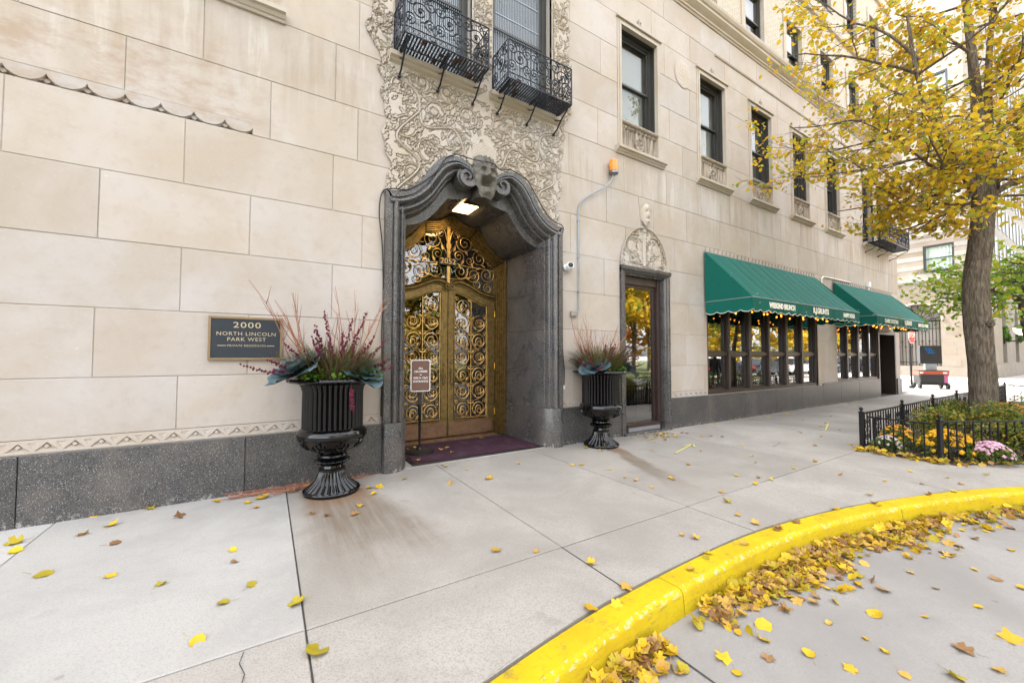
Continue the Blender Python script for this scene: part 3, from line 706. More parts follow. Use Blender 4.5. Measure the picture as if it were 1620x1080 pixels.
# sill end of the window above the plaque
# string course and main cornice
MB().extrudex([(.02, 8.60), (-.02, 8.605), (-.035, 8.63), (-.035, 8.655), (.02, 8.665)], 8.9, 21.46).build('string_course', MAT['trim'], bld)
MB().extrudex([(.30, 9.22), (-.02, 9.22), (-.035, 9.25), (-.06, 9.26), (-.06, 9.30), (-.12, 9.34), (-.17, 9.38), (-.17, 9.43), (-.20, 9.45), (-.23, 9.50), (-.24, 9.56), (.30, 9.585)], -5.6, 21.7).build('cornice', MAT['trim'], bld)
for (xa, xb) in ((4.55, 5.5), (6.98, 8.0), (9.47, 10.3), (11.7, 12.5)):
    pass
def whorl(cx, cz, r):
    def f(X, Z):
        rr = np.hypot(X - cx, Z - cz); th = np.arctan2(Z - cz, X - cx); return .004 + .02 * np.clip(1 - rr / r, 0, 1) ** .4 * (.6 + .4 * np.abs(np.sin(th * 3 + rr * 30)))
    return f
for cx in (7.66,): relief('carved_boss', cx - .30, cx + .30, 7.35, 8.0, .011, whorl(cx, 7.68, .33), lambda X, Z: np.hypot((X - 7.66), (Z - 7.68) * .92) < .29, 0, MAT['carve'], bld)
# ---------- upper brick storeys
def m_brick(name):
    m = NT(name, .85, 0, .2); p = m.pos(); q = m.n('ShaderNodeTexBrick'); m.l(m.mapv(p, (1, 1, 1), rot=(R(90), 0, 0)), q.inputs['Vector'])
    q.inputs['Scale'].default_value = 1; q.inputs['Brick Width'].default_value = .21; q.inputs['Row Height'].default_value = .068; q.inputs['Mortar Size'].default_value = .009
    q.inputs['Color1'].default_value = (.50, .45, .37, 1); q.inputs['Color2'].default_value = (.45, .39, .31, 1); q.inputs['Mortar'].default_value = (.30, .265, .22, 1)
    m.color(m.mix(m.math('MULTIPLY', m.noise(p, 3, 4), .25), q.outputs[0], (.42, .36, .29))); m.bump(q.outputs['Fac'], -.5, .01); return m.mat
mbrick = m_brick('cream_brick')
UPX = [(-6 + 2.23 * k, -6 + 2.23 * k + .92) for k in range(0)] + [(8.1 + 2.225 * k, 8.1 + 2.225 * k + .95) for k in range(-6, 6)]
ROWS = [(9.68, 11.25), (12.9, 14.5), (16.1, 17.7), (19.3, 20.9), (22.5, 24.1)]
cells = [(-5.6, 21.44, 9.585, 27)]
for (z0, z1) in ROWS:
    for a, b in UPX: cells = sub_rects(cells, (a, b, z0, z1))
m = MB()
for (a, b, c, d) in cells: m.box(a, b, .03, .30, c, d)
m.build('brick_wall', mbrick, bld)
# unseen building mass behind the front, run on leftwards, added to block the sun
MB().box(-45, 21.40, 2.0, 15, -.2, 26.9).build('core_sun_block', mbrick, bld); MB().box(-45, -5.601, .0, 2.0, -.2, 26.9).build('left_sun_block', mside, bld); MB().box(-5.6, 21.40, .301, 2.0, 26.6, 26.9).build('roof_sun_block', mbrick, bld); MB().box(21.1, 21.40, .31, 2.0, -.1, 26.6).build('end_sun_block', mside, bld)
for z in (12.2, 15.4, 18.6, 21.8, 25.0): MB().extrudex([(.035, z), (-.04, z + .02), (-.06, z + .10), (.035, z + .12)], -5.6, 21.5).build('stone_band', MAT['trim'], bld)
for a, b in UPX:
    if b < 7: continue
    for (z0, z1) in ROWS[:2]:
        MB().box(a - .17, a - .001, .0, .05, z0, z1 + .2).build('stone_quoin', MAT['trim'], bld); MB().box(b + .001, b + .17, .0, .05, z0, z1 + .2).build('stone_quoin', MAT['trim'], bld); MB().box(a - .001, b + .001, .002, .05, z1 + .001, z1 + .2).build('stone_lintel', MAT['trim'], bld)
for ri, (z0, z1) in enumerate(ROWS):
    for a, b in UPX:
        if a < 7 and ri == 0 or a < 10 and ri == 1 or a < 13 and ri > 1: continue
        window(a, b, z0, z1, bld, .2, 'curtain' if (ri + int(a)) % 3 == 0 else 'shade', .5, .06, lev=random.choice((.1, .45, .5, .6)))
# ================================================================== ENTRANCE PORTAL
SOF = [(1.12, 3.31), (.96, 3.36), (.82, 3.45), (.70, 3.57), (.60, 3.70), (.52, 3.80), (.50, 3.815), (.36, 3.83), (.22, 3.87), (.10, 3.94), (0, 3.99)]   # inside of the vault, half
# moulding profile across the architrave: (t across width 0 outside..1 inside, y)
PRF = [(0, .05), (0, -.075), (.01, -.085), (.25, -.085), (.265, -.06), (.29, -.06), (.31, -.085), (.36, -.105), (.43, -.108), (.50, -.085), (.545, -.05), (.555, -.03), (.60, -.02), (.64, -.04), (.70, -.045), (.76, -.02), (.79, .03), (.80, .05), (.86, .055), (.90, .10), (.93, .15), (1.0, .20)]
WJ = .345
portal = None
def jamb_section(s, z0, z1):
    m = MB(); rows = []
    for z in (z0 + .0015, z1 - .0015):
        rows.append([(PX + s * (1.465 - WJ * t), y, z) for t, y in PRF] + [(PX + s * 1.12, 1.30, z), (PX + s * 1.465, 1.30, z)])
    m.quadgrid(rows, False, True); m.poly(rows[0]); m.poly(rows[1]); return m
# plinth piece of the jamb: broad rounded block
def jamb_base(s):
    P = [(1.47, .05), (1.47, -.06), (1.455, -.095), (1.42, -.115), (1.36, -.115)] + [(1.36 - .25 * math.sin(q), -.115 + .30 * (1 - math.cos(q))) for q in np.linspace(.1, 1.57, 9)] + [(1.11, .30), (1.105, 1.30), (1.47, 1.30)]
    m = MB(); rows = [[(PX + s * u, y, z) for u, y in P] for z in (-.02, .60, .628)]
    rows[2] = [(PX + s * (u - .004 if u > 1.3 else u + .006), y + .006 if y < 1 else y, z) for (u, y), z in zip(P, [.628] * len(P))]
    m.quadgrid(rows, False, True); m.poly(rows[0]); m.poly(rows[-1]); return m
# ogee head with volutes
def head(s):
    path = [(u, z) for u, z in [(1.465, 3.303), (1.465, 3.40), (1.465, 3.52), (1.465, 3.645)]]
    cur = [(p.x, p.y) for p in interp(PORT_OUT, 5)][1:]
    c0 = (.30, 4.105); rv = .165
    a0 = math.atan2(PORT_OUT[-1][1] - c0[1], PORT_OUT[-1][0] - c0[0])
    spi = []
    for i in range(1, 31):
        t = i / 30; ang = a0 + t * 2 * math.pi * 1.25; rad = rv * (1 - t) ** .85 * .92 + .022
        spi.append((c0[0] + rad * math.cos(ang), c0[1] + rad * math.sin(ang)))
    P = path + cur + spi; N = len(P); rows = []
    w = []
    for i in range(N):
        if i < 4: w.append(WJ)
        elif i < len(path) + len(cur):
            t = (i - 4) / len(cur); w.append(WJ * (1.0 - .10 * t) if t < .55 else WJ * (.945 - (t - .55) * 1.35))
        else:
            t = (i - len(path) - len(cur)) / len(spi); w.append(.115 * (1 - t) + .012)
    for i in range(N):
        a = P[max(i - 1, 0)]; b = P[i]; c = P[min(i + 1, N - 1)]
        d1 = Vector((b[0] - a[0], b[1] - a[1])); d2 = Vector((c[0] - b[0], c[1] - b[1]))
        d1 = d1.normalized() if d1.length > 1e-9 else d2.normalized(); d2 = d2.normalized() if d2.length > 1e-9 else d1
        n1 = Vector((-d1.y, d1.x)); n2 = Vector((-d2.y, d2.x)); nn = (n1 + n2); nn = nn.normalized() if nn.length > 1e-6 else n1
        k = 1 / max(.62, nn.dot(n1)); row = []
        inspi = i >= len(path) + len(cur); f = 0 if not inspi else 1
        for t, y in PRF:
            if inspi: y = -.085 if t < .6 and t > 0 else (-.085 + .055 * min(1, (t - .6) / .2) if t >= .6 else y)
            row.append((PX + s * (b[0] + nn.x * w[i] * t * k), y, b[1] + nn.y * w[i] * t * k))
        rows.append(row)
    m = MB(); m.quadgrid(rows)
    st = len(m.v); m.lathe([(.150, 0), (.150, .35), (.02, .36)], 28)
    m.xf(Matrix.Translation((PX + s * c0[0], -.045, c0[1])) @ Matrix.Rotation(R(-90), 4, 'X'), st)
    return m
for s in (-1, 1):
    hm = head(s)
    if portal is None: portal = hm.build('entrance_portal', MAT['granite2'], bld, smooth=40)
    else: hm.build('portal_head', MAT['granite2'], portal, smooth=40)
    jamb_base(s).build('jamb_block', MAT['granite2'], portal, smooth=30)
    for z0, z1 in ((.63, 1.28), (1.28, 1.93), (1.93, 2.56), (2.56, 3.300)): jamb_section(s, z0, z1).build('jamb_block', MAT['granite2'], portal, smooth=30)
# spandrel plate behind the mouldings and the vault
m = MB(); outc = [(p.x, p.y) for p in interp(PORT_OUT, 6)] ; n = 60
def resample(P, n):
    P = [Vector(p) for p in P]; L = [0]
    for a, b in zip(P, P[1:]): L.append(L[-1] + (b - a).length)
    o = []; j = 0
    for i in range(n + 1):
        t = L[-1] * i / n
        while j < len(P) - 2 and L[j + 1] < t: j += 1
        q = (t - L[j]) / max(1e-9, L[j + 1] - L[j]); o.append(P[j].lerp(P[j + 1], min(1, q)))
    return o
inn = resample([(1.1215, 3.26)] + [(p.x, p.y) for p in interp(SOF, 6)], n); out = resample([(u, z - .03) for u, z in outc[:-8]] + [(0.0, 4.20)], n)
for s in (-1, 1):
    m.quadgrid([[(PX + s * p.x, .17, p.y) for p in out], [(PX + s * p.x, .17, p.y) for p in inn]])
m.build('spandrel', MAT['granite2'], portal)
m = MB()
for s in (-1, 1):
    m.quadgrid([[(PX + s * p.x, y, p.y) for p in inn] for y in (.165, .5, .9, 1.30)])
m.build('vault', MAT['granite2'], portal, smooth=30)
# grotesque mask keystone
def mask_h(X, Z):
    u = (X - PX) / .19; v = (Z - 4.15) / .30
    h = .125 * np.sqrt(np.clip(1.25 - u ** 2 * .8 - (v * .8) ** 2, 0, 2)) - .01
    def b(cx, cz, sx, sz, a): return a * np.exp(-((u - cx) / sx) ** 2 - ((v - cz) / sz) ** 2)
    h += b(0, .16, .14, .20, .075) + b(0, .02, .20, .08, .05)                       # nose
    for q in (-1, 1):
        h += b(q * .40, .42, .26, .075, .05) + b(q * .36, .28, .15, .08, -.045) + b(q * .36, .28, .07, .05, .04)     # brow, eye
        h += b(q * .55, .05, .20, .14, .045) + b(q * .72, -.25, .12, .28, .03) + b(q * .30, -.03, .22, .06, .035)
    mouth = np.exp(-((u / .42) ** 4 + ((v + .33) / .20) ** 4)); h -= .12 * mouth
    h += b(0, -.60, .30, .12, .045) + b(0, -.80, .35, .12, .05)
    th = np.arctan2(v - .3, u); h += .014 * np.sin(u * 14 + v * 9) * (v > .5) + .012 * np.sin(th * 16) * (np.hypot(u, v + .2) > .85)
    return np.maximum(h, -.02)
relief('mask_keystone', PX - .205, PX + .205, 3.84, 4.47, .006, mask_h, lambda X, Z: (np.abs(X - PX) < .205 - .11 * np.clip((4.15 - Z) / .31, 0, 1) ** 1.6), -.02, M_simple('weathered_stone', (.125, .113, .095), .85, var=.5, scale=14, bump=.3), portal)
MB().box(PX - .12, PX + .12, -.02, .20, 3.86, 4.46).build('keystone_block', MAT['granite2'], portal)
# bronze frame following the vault
DY = 1.38
def frame_rows(s):
    P = [(1.115, .03), (1.115, 1.0), (1.115, 2.2)] + [(p.x * .996, p.y - .004) for p in interp(SOF, 5)]
    prf = [(0, 1.17), (.015, 1.165), (.03, 1.19), (.05, 1.19), (.055, 1.225), (.075, 1.225), (.08, 1.25), (.10, 1.25), (.105, 1.285), (.125, 1.285), (.13, 1.315), (.155, 1.315), (.16, 1.36), (.18, 1.36), (.182, 1.42)]
    rows = []; N = len(P)
    for i in range(N):
        a = P[max(i - 1, 0)]; b = P[i]; c = P[min(i + 1, N - 1)]
        d = Vector((c[0] - a[0], c[1] - a[1])).normalized(); nn = Vector((-d.y, d.x))
        if i == N - 1: nn = Vector((0, -1))
        rows.append([(PX + s * max(0, b[0] + nn.x * t), y, b[1] + nn.y * t) for t, y in prf])
    return rows
fm = MB()
for s in (-1, 1): fm.quadgrid(frame_rows(s))
fm.build('bronze_frame', MAT['bronze_d'], portal, smooth=25)
TIN = [(max(0, u - .17 if u > .9 else u * .84), z - (.16 if u < .9 else .10)) for u, z in SOF]        # transom light outline
# transom bar: ogee moulding over the doors
DT = [(.955, 2.60), (.80, 2.615), (.62, 2.66), (.42, 2.75), (.25, 2.81), (.12, 2.80), (.03, 2.74)]
dtc = [(p.x, p.y) for p in interp(DT, 5)]
tb = MB()
for s in (-1, 1):
    rows = []
    for u, z in dtc: rows.append([(PX + s * u, 1.42, z + .055), (PX + s * u, 1.31, z + .06), (PX + s * u, 1.285, z + .04), (PX + s * u, 1.30, z + .025), (PX + s * u, 1.27, z + .015), (PX + s * u, 1.275, z - .015), (PX + s * u, 1.32, z - .03), (PX + s * u, 1.33, z - .055), (PX + s * u, 1.42, z - .06)])
    tb.quadgrid(rows)
    tb.tube([(x, 1.275, z) for x, z in spiral(PX + s * .045, 2.72, .06, .012, math.pi / 2, s * 1.3, 18)], .016, 6)
tb.build('transom_bar', MAT['bronze_d'], portal, smooth=35)
door_glass = MAT['glass_d']
def face_out(o):                                   # panes show their front to the street
    bm = bmesh.new(); bm.from_mesh(o.data); bm.normal_update()
    bmesh.ops.reverse_faces(bm, faces=[f for f in bm.faces if f.normal.y > 0]); bm.to_mesh(o.data); bm.free(); return o
pg = MB(); ti = resample([(p.x, p.y) for p in interp(TIN, 5)], 30)
for s in (-1, 1): pg.quadgrid([[(PX + s * p.x, DY + .012, p.y) for p in ti], [(PX + s * p.x, DY + .012, max(2.58, float(np.interp(p.x, [q[0] for q in dtc[::-1]], [q[1] for q in dtc[::-1]])) - .03)) for p in ti]])
face_out(pg.build('transom_pane', door_glass, portal))
MB().box(PX - 1.05, PX + 1.05, 1.85, 1.88, 0, 4.0).build('lobby_backing', MAT['dark'], portal)
# lobby walls (inside the glass)
# grille of the transom
def scrolls(m, items, y, r=.008):
    for it in items: m.tube([(x, y, z) for x, z in it], r, 5)
def leafblob(m, x, z, a, L, W, y, th=.008):
    pts = [(-.5, 0), (-.25, .5), (.1, .55), (.5, 0), (.1, -.55), (-.25, -.5)]
    m.prism([(x + L * (u * math.cos(a)) - W * v * math.sin(a), z + L * u * math.sin(a) + W * v * math.cos(a)) for u, v in pts], y - th, y + th)
tg = MB(); gy = DY - .03
tg.box(PX - .028, PX + .028, gy - .02, gy + .015, 2.72, 3.84)
tg.box(PX - .045, PX + .045, gy - .022, gy + .017, 3.42, 3.50)
for s in (-1, 1):
    def S(cx, cz, r0, a0, t, r1=.02): scrolls(tg, [[(PX + s * u, z) for u, z in spiral(cx, cz, r0, r1, a0, t, 30)]], gy, .0075)
    S(.32, 3.55, .17, 3.0, 1.9); S(.62, 3.30, .15, 1.5, 1.8); S(.78, 3.02, .15, .2, -1.8); S(.50, 2.98, .16, 2.2, 1.9); S(.24, 3.02, .15, .5, -1.7); S(.80, 2.76, .10, 1.2, 1.6); S(.15, 3.66, .07, 0, 1.4); S(.50, 3.60, .07, 2.5, -1.4); S(.58, 2.82, .085, 2.4, 1.4); S(.20, 3.30, .11, -1.2, 1.6); S(.42, 3.24, .09, 1.0, -1.5); S(.84, 3.24, .055, 1, 1.4)
    for c in ([(.03, 3.32), (.10, 3.46), (.24, 3.60), (.2, 3.74)], [(.03, 2.88), (.20, 2.86), (.42, 2.90), (.62, 3.05)], [(.15, 3.17), (.33, 3.10), (.62, 3.15), (.92, 3.10)], [(.46, 3.46), (.58, 3.48), (.72, 3.42), (.80, 3.28)], [(.03, 3.55), (.05, 3.70), (.09, 3.78), (.16, 3.80)]):
        scrolls(tg, [[(PX + s * p.x, p.y) for p in bez(*[Vector((*q, 0)) for q in c], 12)]], gy, .0085)
    for (u, z, a) in ((.28, 3.20, 1), (.12, 3.42, 1.2), (.47, 3.16, 2), (.60, 3.12, .4), (.35, 3.38, 2.2), (.70, 3.18, 2.7), (.40, 2.92, .3), (.22, 3.12, 2.0)): leafblob(tg, PX + s * u, z, a if s > 0 else math.pi - a, .11, .03, gy)
tg.build('transom_grille', MAT['bronze'], portal, smooth=40)
npl = MB(); npl.cbox(PX - .20, PX + .15, DY - .085, DY - .055, 3.10, 3.235, .004); npl = npl.build('number_plate', M_simple('number_plate_metal', (.035, .035, .04), .4, .5), portal)
put_text('2052', .135, (PX - .025, DY - .087, 3.167), MAT['bronze'], npl, ext=.003, sx=1.12)
# door leaves
def leaf_door(s):
    def zt(u): return float(np.interp(u, [q[0] for q in dtc[::-1]], [q[1] for q in dtc[::-1]])) - .055
    uo, ui, ga, gb, gz0 = .935, .006, .80, .125, .37
    us = np.linspace(ui, uo, 14); m = MB()
    X = lambda u: PX + s * u
    def strip(ua, ub, za, zb, y0=DY - .03, y1=DY + .035, n=8):
        uu = np.linspace(ua, ub, n); A = [(X(u), y0, za(u)) for u in uu]; B = [(X(u), y0, zb(u)) for u in uu]; C = [(X(u), y1, zb(u)) for u in uu]; D = [(X(u), y1, za(u)) for u in uu]
        m.quadgrid([A, B, C, D], True); m.poly([A[0], B[0], C[0], D[0]]); m.poly([A[-1], B[-1], C[-1], D[-1]])
    gt = lambda u: zt(u) - .13
    strip(gb, ga, gt, zt); strip(ui, gb, lambda u: .07, zt, n=4); strip(ga, uo, lambda u: .07, zt, n=4)
    leaf = m.build('door_leaf', MAT['bronze_d'], portal)
    k = MB(); k.box(min(X(gb), X(ga)) , max(X(gb), X(ga)), DY - .028, DY + .03, .07, .335); 
    k.box(min(X(gb - .1), X(ga + .1)), max(X(gb - .1), X(ga + .1)), DY - .040, DY - .0305, .09, .31); k.build('kick_plate', MAT['kick'], leaf)
    mo = MB(); w = .02                                                            # inner moulding
    P = [(gb, gz0 - .03)] + [(u, gt(u)) for u in np.linspace(gb, ga, 10)] + [(ga, gz0 - .03)]
    mo.tube([(X(u), DY - .036, z) for u, z in P] + [(X(gb), DY - .036, gz0 - .03)], .013, 5); mo.build('moulding', MAT['bronze_d'], leaf, smooth=True)
    p = MB(); uu = np.linspace(gb, ga, 8); p.quadgrid([[(X(u), DY + .012, .335) for u in uu], [(X(u), DY + .012, gt(u)) for u in uu]]); face_out(p.build('pane', door_glass, leaf))
    g = MB(); cu = (ga + gb) / 2; hw = (ga - gb) / 2; y = DY - .012; z0, z1 = .37, gt(cu)
    g.tube([(X(cu), y, z0), (X(cu), y, z1)], .011, 6)
    P = [(gb + .015, z0)] + [(u, gt(u) - .015) for u in np.linspace(gb + .015, ga - .015, 8)] + [(ga - .015, z0)]
    g.tube([(X(u), y, z) for u, z in P], .009, 5); g.tube([(X(gb), y, z0), (X(ga), y, z0)], .010, 5)
    rowsn = 7; hh = (z1 - z0) / rowsn
    for i in range(rowsn):
        zc = z0 + hh * (i + .5)
        for q in (-1, 1):
            if gt(cu + q * hw * .5) < zc + .10: continue
            rr = min(hw * .46, hh * .5) * (1.0 if i % 3 else .93); cx = cu + q * hw * .5
            flip = 1 if (i % 2) else -1
            g.tube([(X(u), y, z) for u, z in spiral(cx, zc, rr, .014, (math.pi / 2 if flip > 0 else -math.pi / 2), q * flip * 2.1, 36)], .0072, 5)
            g.tube([(X(u), y - .004, z) for u, z in spiral(cx + q * .02, zc + .03 * flip, rr * .55, .01, 0 if q > 0 else math.pi, -q * 1.2, 18)], .007, 5)
            g.tube([(X(p.x), y, p.y) for p in bez((cu, zc - hh * .5, 0), (cu + q * hw * .3, zc - hh * .62, 0), (cu + q * hw * .95, zc - hh * .3, 0), (cu + q * hw * .93, zc + hh * .2, 0), 12)], .0068, 5)
            for (du, dz, a) in ((.12, .45, .6), (.62, -.15, 1.4), (.25, -.3, 2.2)): leafblob(g, X(cu + q * hw * du), zc + hh * dz * .8, a * q if s > 0 else math.pi - a * q, .075, .022, y - .004, .007)
            g.tube([(X(u), y, z) for u, z in spiral(cu + q * hw * .83, zc + hh * .42, .042, .008, 0 if q > 0 else math.pi, q * 1.3, 14)], .0065, 5)
        g.ball((X(cu), y, zc), .020, 6, 4)
    g.build('grille', MAT['bronze'], leaf, smooth=40)
    h = MB(); hx = .075
    h.tube([(X(hx), DY - .03, .98), (X(hx), DY - .085, 1.0), (X(hx), DY - .09, 1.12), (X(hx), DY - .085, 1.24), (X(hx), DY - .03, 1.26)], .011, 6); h.box(min(X(hx - .02), X(hx + .02)), max(X(hx - .02), X(hx + .02)), DY - .036, DY - .029, .92, 1.40); h.ball((X(hx), DY - .04, 1.36), .018)
    h.build('handle', MAT['bronze_d'], leaf, smooth=40)
    mh = M_simple('brass_hinge', (.70, .42, .08), .3, 1.0) if 'brass' not in MAT else MAT['brass']; MAT['brass'] = mh
    for z in (.45, 1.30, 2.28):
        q = MB(); q.lathe([(.012, -.06), (.012, .06)], 8, (X(.945), DY - .045, z)); q.build('hinge', mh, leaf)
    return leaf
for s in (-1, 1): leaf_door(s)
MB().box(PX - .93, PX + .93, 1.26, 1.46, .0, .055).build('threshold', MAT['kick'], portal)
MB().box(PX - .955, PX + .955, 1.43, 1.80, .0, .03).build('lobby_floor', MAT['dark'], portal)
# lit ceiling lamp in the vault
lamp = MB(); lamp.box(PX - .24, PX + .20, .42, .86, 3.93, 4.03); lamp.box(PX - .25, PX - .225, .41, .87, 3.905, 3.93); lamp.box(PX + .185, PX + .21, .41, .87, 3.905, 3.93); lamp.box(PX - .225, PX + .185, .41, .435, 3.905, 3.93); lamp.box(PX - .225, PX + .185, .845, .87, 3.905, 3.93)
lamp = lamp.build('ceiling_lamp', MAT['bronze_d']); tag(lamp, 'lit square bronze lamp fixed under the entrance vault', 'lamp')
MB().box(PX - .222, PX + .182, .438, .842, 3.912, 3.929).build('diffuser', m_emit('lamp_glow', (1.0, .66, .26), 3.0), lamp)

# ================================================================== WROUGHT-IRON BALCONIES
def balcony(a, b, z0, z1, proj, det=1):
    root = MB(); r = .011; y0, y1 = -proj, -.005
    for z in (z0, z1): root.tube([(a, y1, z), (a, y0, z), (b, y0, z), (b, y1, z)], r, 6)
    root.tube([(a, y1, z0 + .09), (a, y0, z0 + .09), (b, y0, z0 + .09), (b, y1, z0 + .09)], r * .7, 5)
    for x, y in ((a, y0), (b, y0), (a, y1), (b, y1)): root.tube([(x, y, z0), (x, y, z1)], r * 1.2, 6)
    root = root.build('balcony', MAT['iron_b'], bld, smooth=40)
    def panel(P, Wd):     # P maps (u in 0..Wd, z) to 3d
        m = MB(); H0 = z0 + .10; HH = z1 - H0
        T = lambda it, rr: m.tube([P(u, z) for u, z in it], rr, 4)
        nb = max(3, int(Wd / .095))
        k = max(1, round(Wd / .40)); w = Wd / k
        for i in range(k):
            c = (i + .5) * w; zc = H0 + HH * .52
            T(spiral(c, zc, HH * .30, .014, -1.57, 1.9, 34), .009)
            for q in (-1, 1):
                T(spiral(c + q * w * .34, H0 + HH * .76, HH * .19, .010, math.pi / 2, q * 1.6, 24), .0085)
                T(spiral(c + q * w * .34, H0 + HH * .25, HH * .18, .010, -math.pi / 2, -q * 1.6, 24), .0085)
                T([(p.x, p.y) for p in bez((c + q * w * .5, H0, 0), (c + q * w * .2, H0 + HH * .3, 0), (c + q * w * .55, H0 + HH * .6, 0), (c + q * w * .12, z1, 0), 12)], .008)
                T(spiral(c + q * w * .16, H0 + HH * .88, HH * .10, .006, 0, -q * 1.3, 14), .007)
            T([(c, H0), (c, z1)], .006)
            m.ball(P(c, zc), .026, 6, 4)
            if i: T([(i * w, z0), (i * w, z1)], .008)
        n2 = int(Wd / .07)                                                # lattice strip at the foot
        for j in range(n2): T([(Wd * j / n2, z0), (Wd * (j + 1) / n2, H0)], .004); T([(Wd * (j + 1) / n2, z0), (Wd * j / n2, H0)], .004)
        return m
    panel(lambda u, z: (a + u, y0, z), b - a).build('railing_front', MAT['iron_b'], root, smooth=40)
    panel(lambda u, z: (a, y1 - u, z), proj).build('railing_side', MAT['iron_b'], root, smooth=40)
    panel(lambda u, z: (b, y1 - u, z), proj).build('railing_side', MAT['iron_b'], root, smooth=40)
    f = MB(); n = int((b - a) / .042)
    for i in range(n + 1): x = a + (b - a) * i / n; f.box(x - .007, x + .007, y0, y1, z0 - .014, z0 + .012)
    f.box(a, b, (y0 + y1) / 2 - .01, (y0 + y1) / 2 + .01, z0 - .018, z0 - .0145); f.build('floor_grating', MAT['iron_b'], root)
    for x in (a + .05, (a + b) / 2, b - .05):
        q = MB(); q.tube([(x, y0 + .02, z0 - .02), (x, y0 + .04, z0 - .07), (x, y0 * .62, z0 - .14), (x, y0 * .38, z0 - .24), (x, -.15, z0 - .27), (x, -.05, z0 - .30)], .013, 6)
        q.ball((x, -.055, z0 - .31), .026, 8, 6); q.box(x - .012, x + .012, y0, y1, z0 - .032, z0 - .019); q.tube([(x, -.02, z0 - .02), (x, -.14, z0 - .12), (x, y0 * .5, z0 - .16)], .010, 5); q.build('bracket', MAT['iron_b'], root, smooth=40)
    if det:                                                               # dead leaves caught in the grating
        q = MB()
        for i in range(9):
            x, y, t = random.uniform(a + .1, b - .1), random.uniform(y0, y1 - .05), random.random() * 6; q.poly([(x + .05 * math.cos(t + k) * (1 if k % 2 else .6), y + .05 * math.sin(t + k), z0 + .016 + .02 * (k % 2)) for k in (0, 1.3, 2.6, 3.9, 5.2)])
        q.build('caught_leaves', M_simple('dead_leaf_brown', (.30, .12, .03), .8, var=.3), root)
balcony(1.38, 2.57, 5.53, 6.10, .46); balcony(2.89, 4.08, 5.52, 6.10, .46)
balcony(17.9, 20.45, 5.48, 6.12, .60, 0)

# ================================================================== NARROW DOOR WITH LUNETTE
ds = MB()
for s in (-1, 1):
    c = 6.35
    rows = [[(c + s * u, y, z) for u, y in ((.715, .05), (.715, -.045), (.66, -.05), (.645, -.03), (.60, -.03), (.585, .0), (.56, .0), (.55, .20), (.68, .20))] for z in (-.02, 3.17)]
    ds.quadgrid(rows, False, True); ds.poly(rows[1]); ds.poly(rows[0])
ds.extrudex([(.20, 3.05), (.0, 3.05), (0, 3.07), (-.03, 3.08), (-.055, 3.12), (-.085, 3.14), (-.09, 3.19), (-.06, 3.215), (.20, 3.215)], 5.635, 7.065)
ds = ds.build('side_doorway', MAT['granite2'], bld, smooth=30)
fr = MB(); fr.box(5.80, 5.885, .09, .20, .03, 3.05); fr.box(6.80, 6.90, .07, .20, .03, 3.05); fr.box(5.885, 6.80, .09, .20, 2.90, 3.05); fr.box(5.885, 6.80, .06, .20, .03, .17); fr.box(5.885, 5.93, .13, .185, .17, 2.90); fr.box(6.74, 6.80, .13, .185, .17, 2.90); fr.box(5.93, 6.74, .13, .185, 2.84, 2.90)
fr.build('door_frame', M_simple('brown_red_frame', (.034, .020, .017), .4, var=.3), ds)
MB().box(5.93, 6.74, .155, .16, .17, 2.84).build('door_pane', MAT['glass_r'], ds); MB().box(5.80, 6.9, .7, .72, 0, 3.05).build('dark_backing', MAT['dark'], ds)
MB().box(5.885, 6.80, .03, .075, .035, .105).build('weather_bar', M_simple('worn_threshold', (.25, .25, .27), .5, .3, var=.6, scale=40), ds)
MB().box(5.66, 7.04, -.10, .06, -.02, .025).build('door_step', MAT['granite2'], ds)
def lunette_mask(X, Z): return ((X - 6.35) / .72) ** 2 + (np.clip(Z - 3.2, 0, 9) / .86) ** 2 < 1
def lunette_h(X, Z):
    c = Carver(X, Z); random.seed(5); c.fill(5.6, 7.1, 3.2, 4.1, 190, .62, .04); c.vine([(6.35, 3.3), (6.35, 3.95)], .05, .02)
    for q in (-1, 1): c.leaf(6.35 + q * .12, 3.85, .13, .05, 1.57 - q * .5, .026); c.leaf(6.35 + q * .15, 3.55, .2, .05, 1.57 - q * .2, .024); c.disc(6.35 + q * .36, 3.62, .12, .02, 6)
    c.disc(6.35, 3.98, .05, .03); rr = np.sqrt(((X - 6.35) / .72) ** 2 + ((Z - 3.2) / .86) ** 2)
    return np.where(rr > .955, .045, c.h - .005)
relief('lunette_panel', 5.63, 7.07, 3.2, 4.07, .0075, lunette_h, lunette_mask, .012, MAT['carve'], ds)
random.seed(13)
def smallmask_h(X, Z):
    u = (X - 6.35) / .11; v = (Z - 4.27) / .22; h = .09 * np.sqrt(np.clip(1.2 - u * u - v * v * .8, 0, 2))
    for (cx, cz, sx, sz, a) in ((0, .05, .2, .25, .03), (-.4, .25, .25, .1, -.02), (.4, .25, .25, .1, -.02), (0, -.3, .45, .1, -.025), (0, -.55, .4, .15, .02), (-.5, .6, .3, .2, .03), (.5, .6, .3, .2, .03), (0, .75, .3, .2, .03)): h += a * np.exp(-((u - cx) / sx) ** 2 - ((v - cz) / sz) ** 2)
    return h + .006 * np.sin(u * 11) * (v > .4)
relief('small_mask', 6.22, 6.48, 4.04, 4.52, .0075, smallmask_h, lambda X, Z: ((X - 6.35) / .13) ** 2 + ((Z - 4.28) / .24) ** 2 < 1, -.012, MAT['carve'], ds)
MB().prism([(6.25, 4.05), (6.45, 4.05), (6.53, 4.63), (6.17, 4.63)], -.012, .03).build('keystone', MAT['trim'], ds)

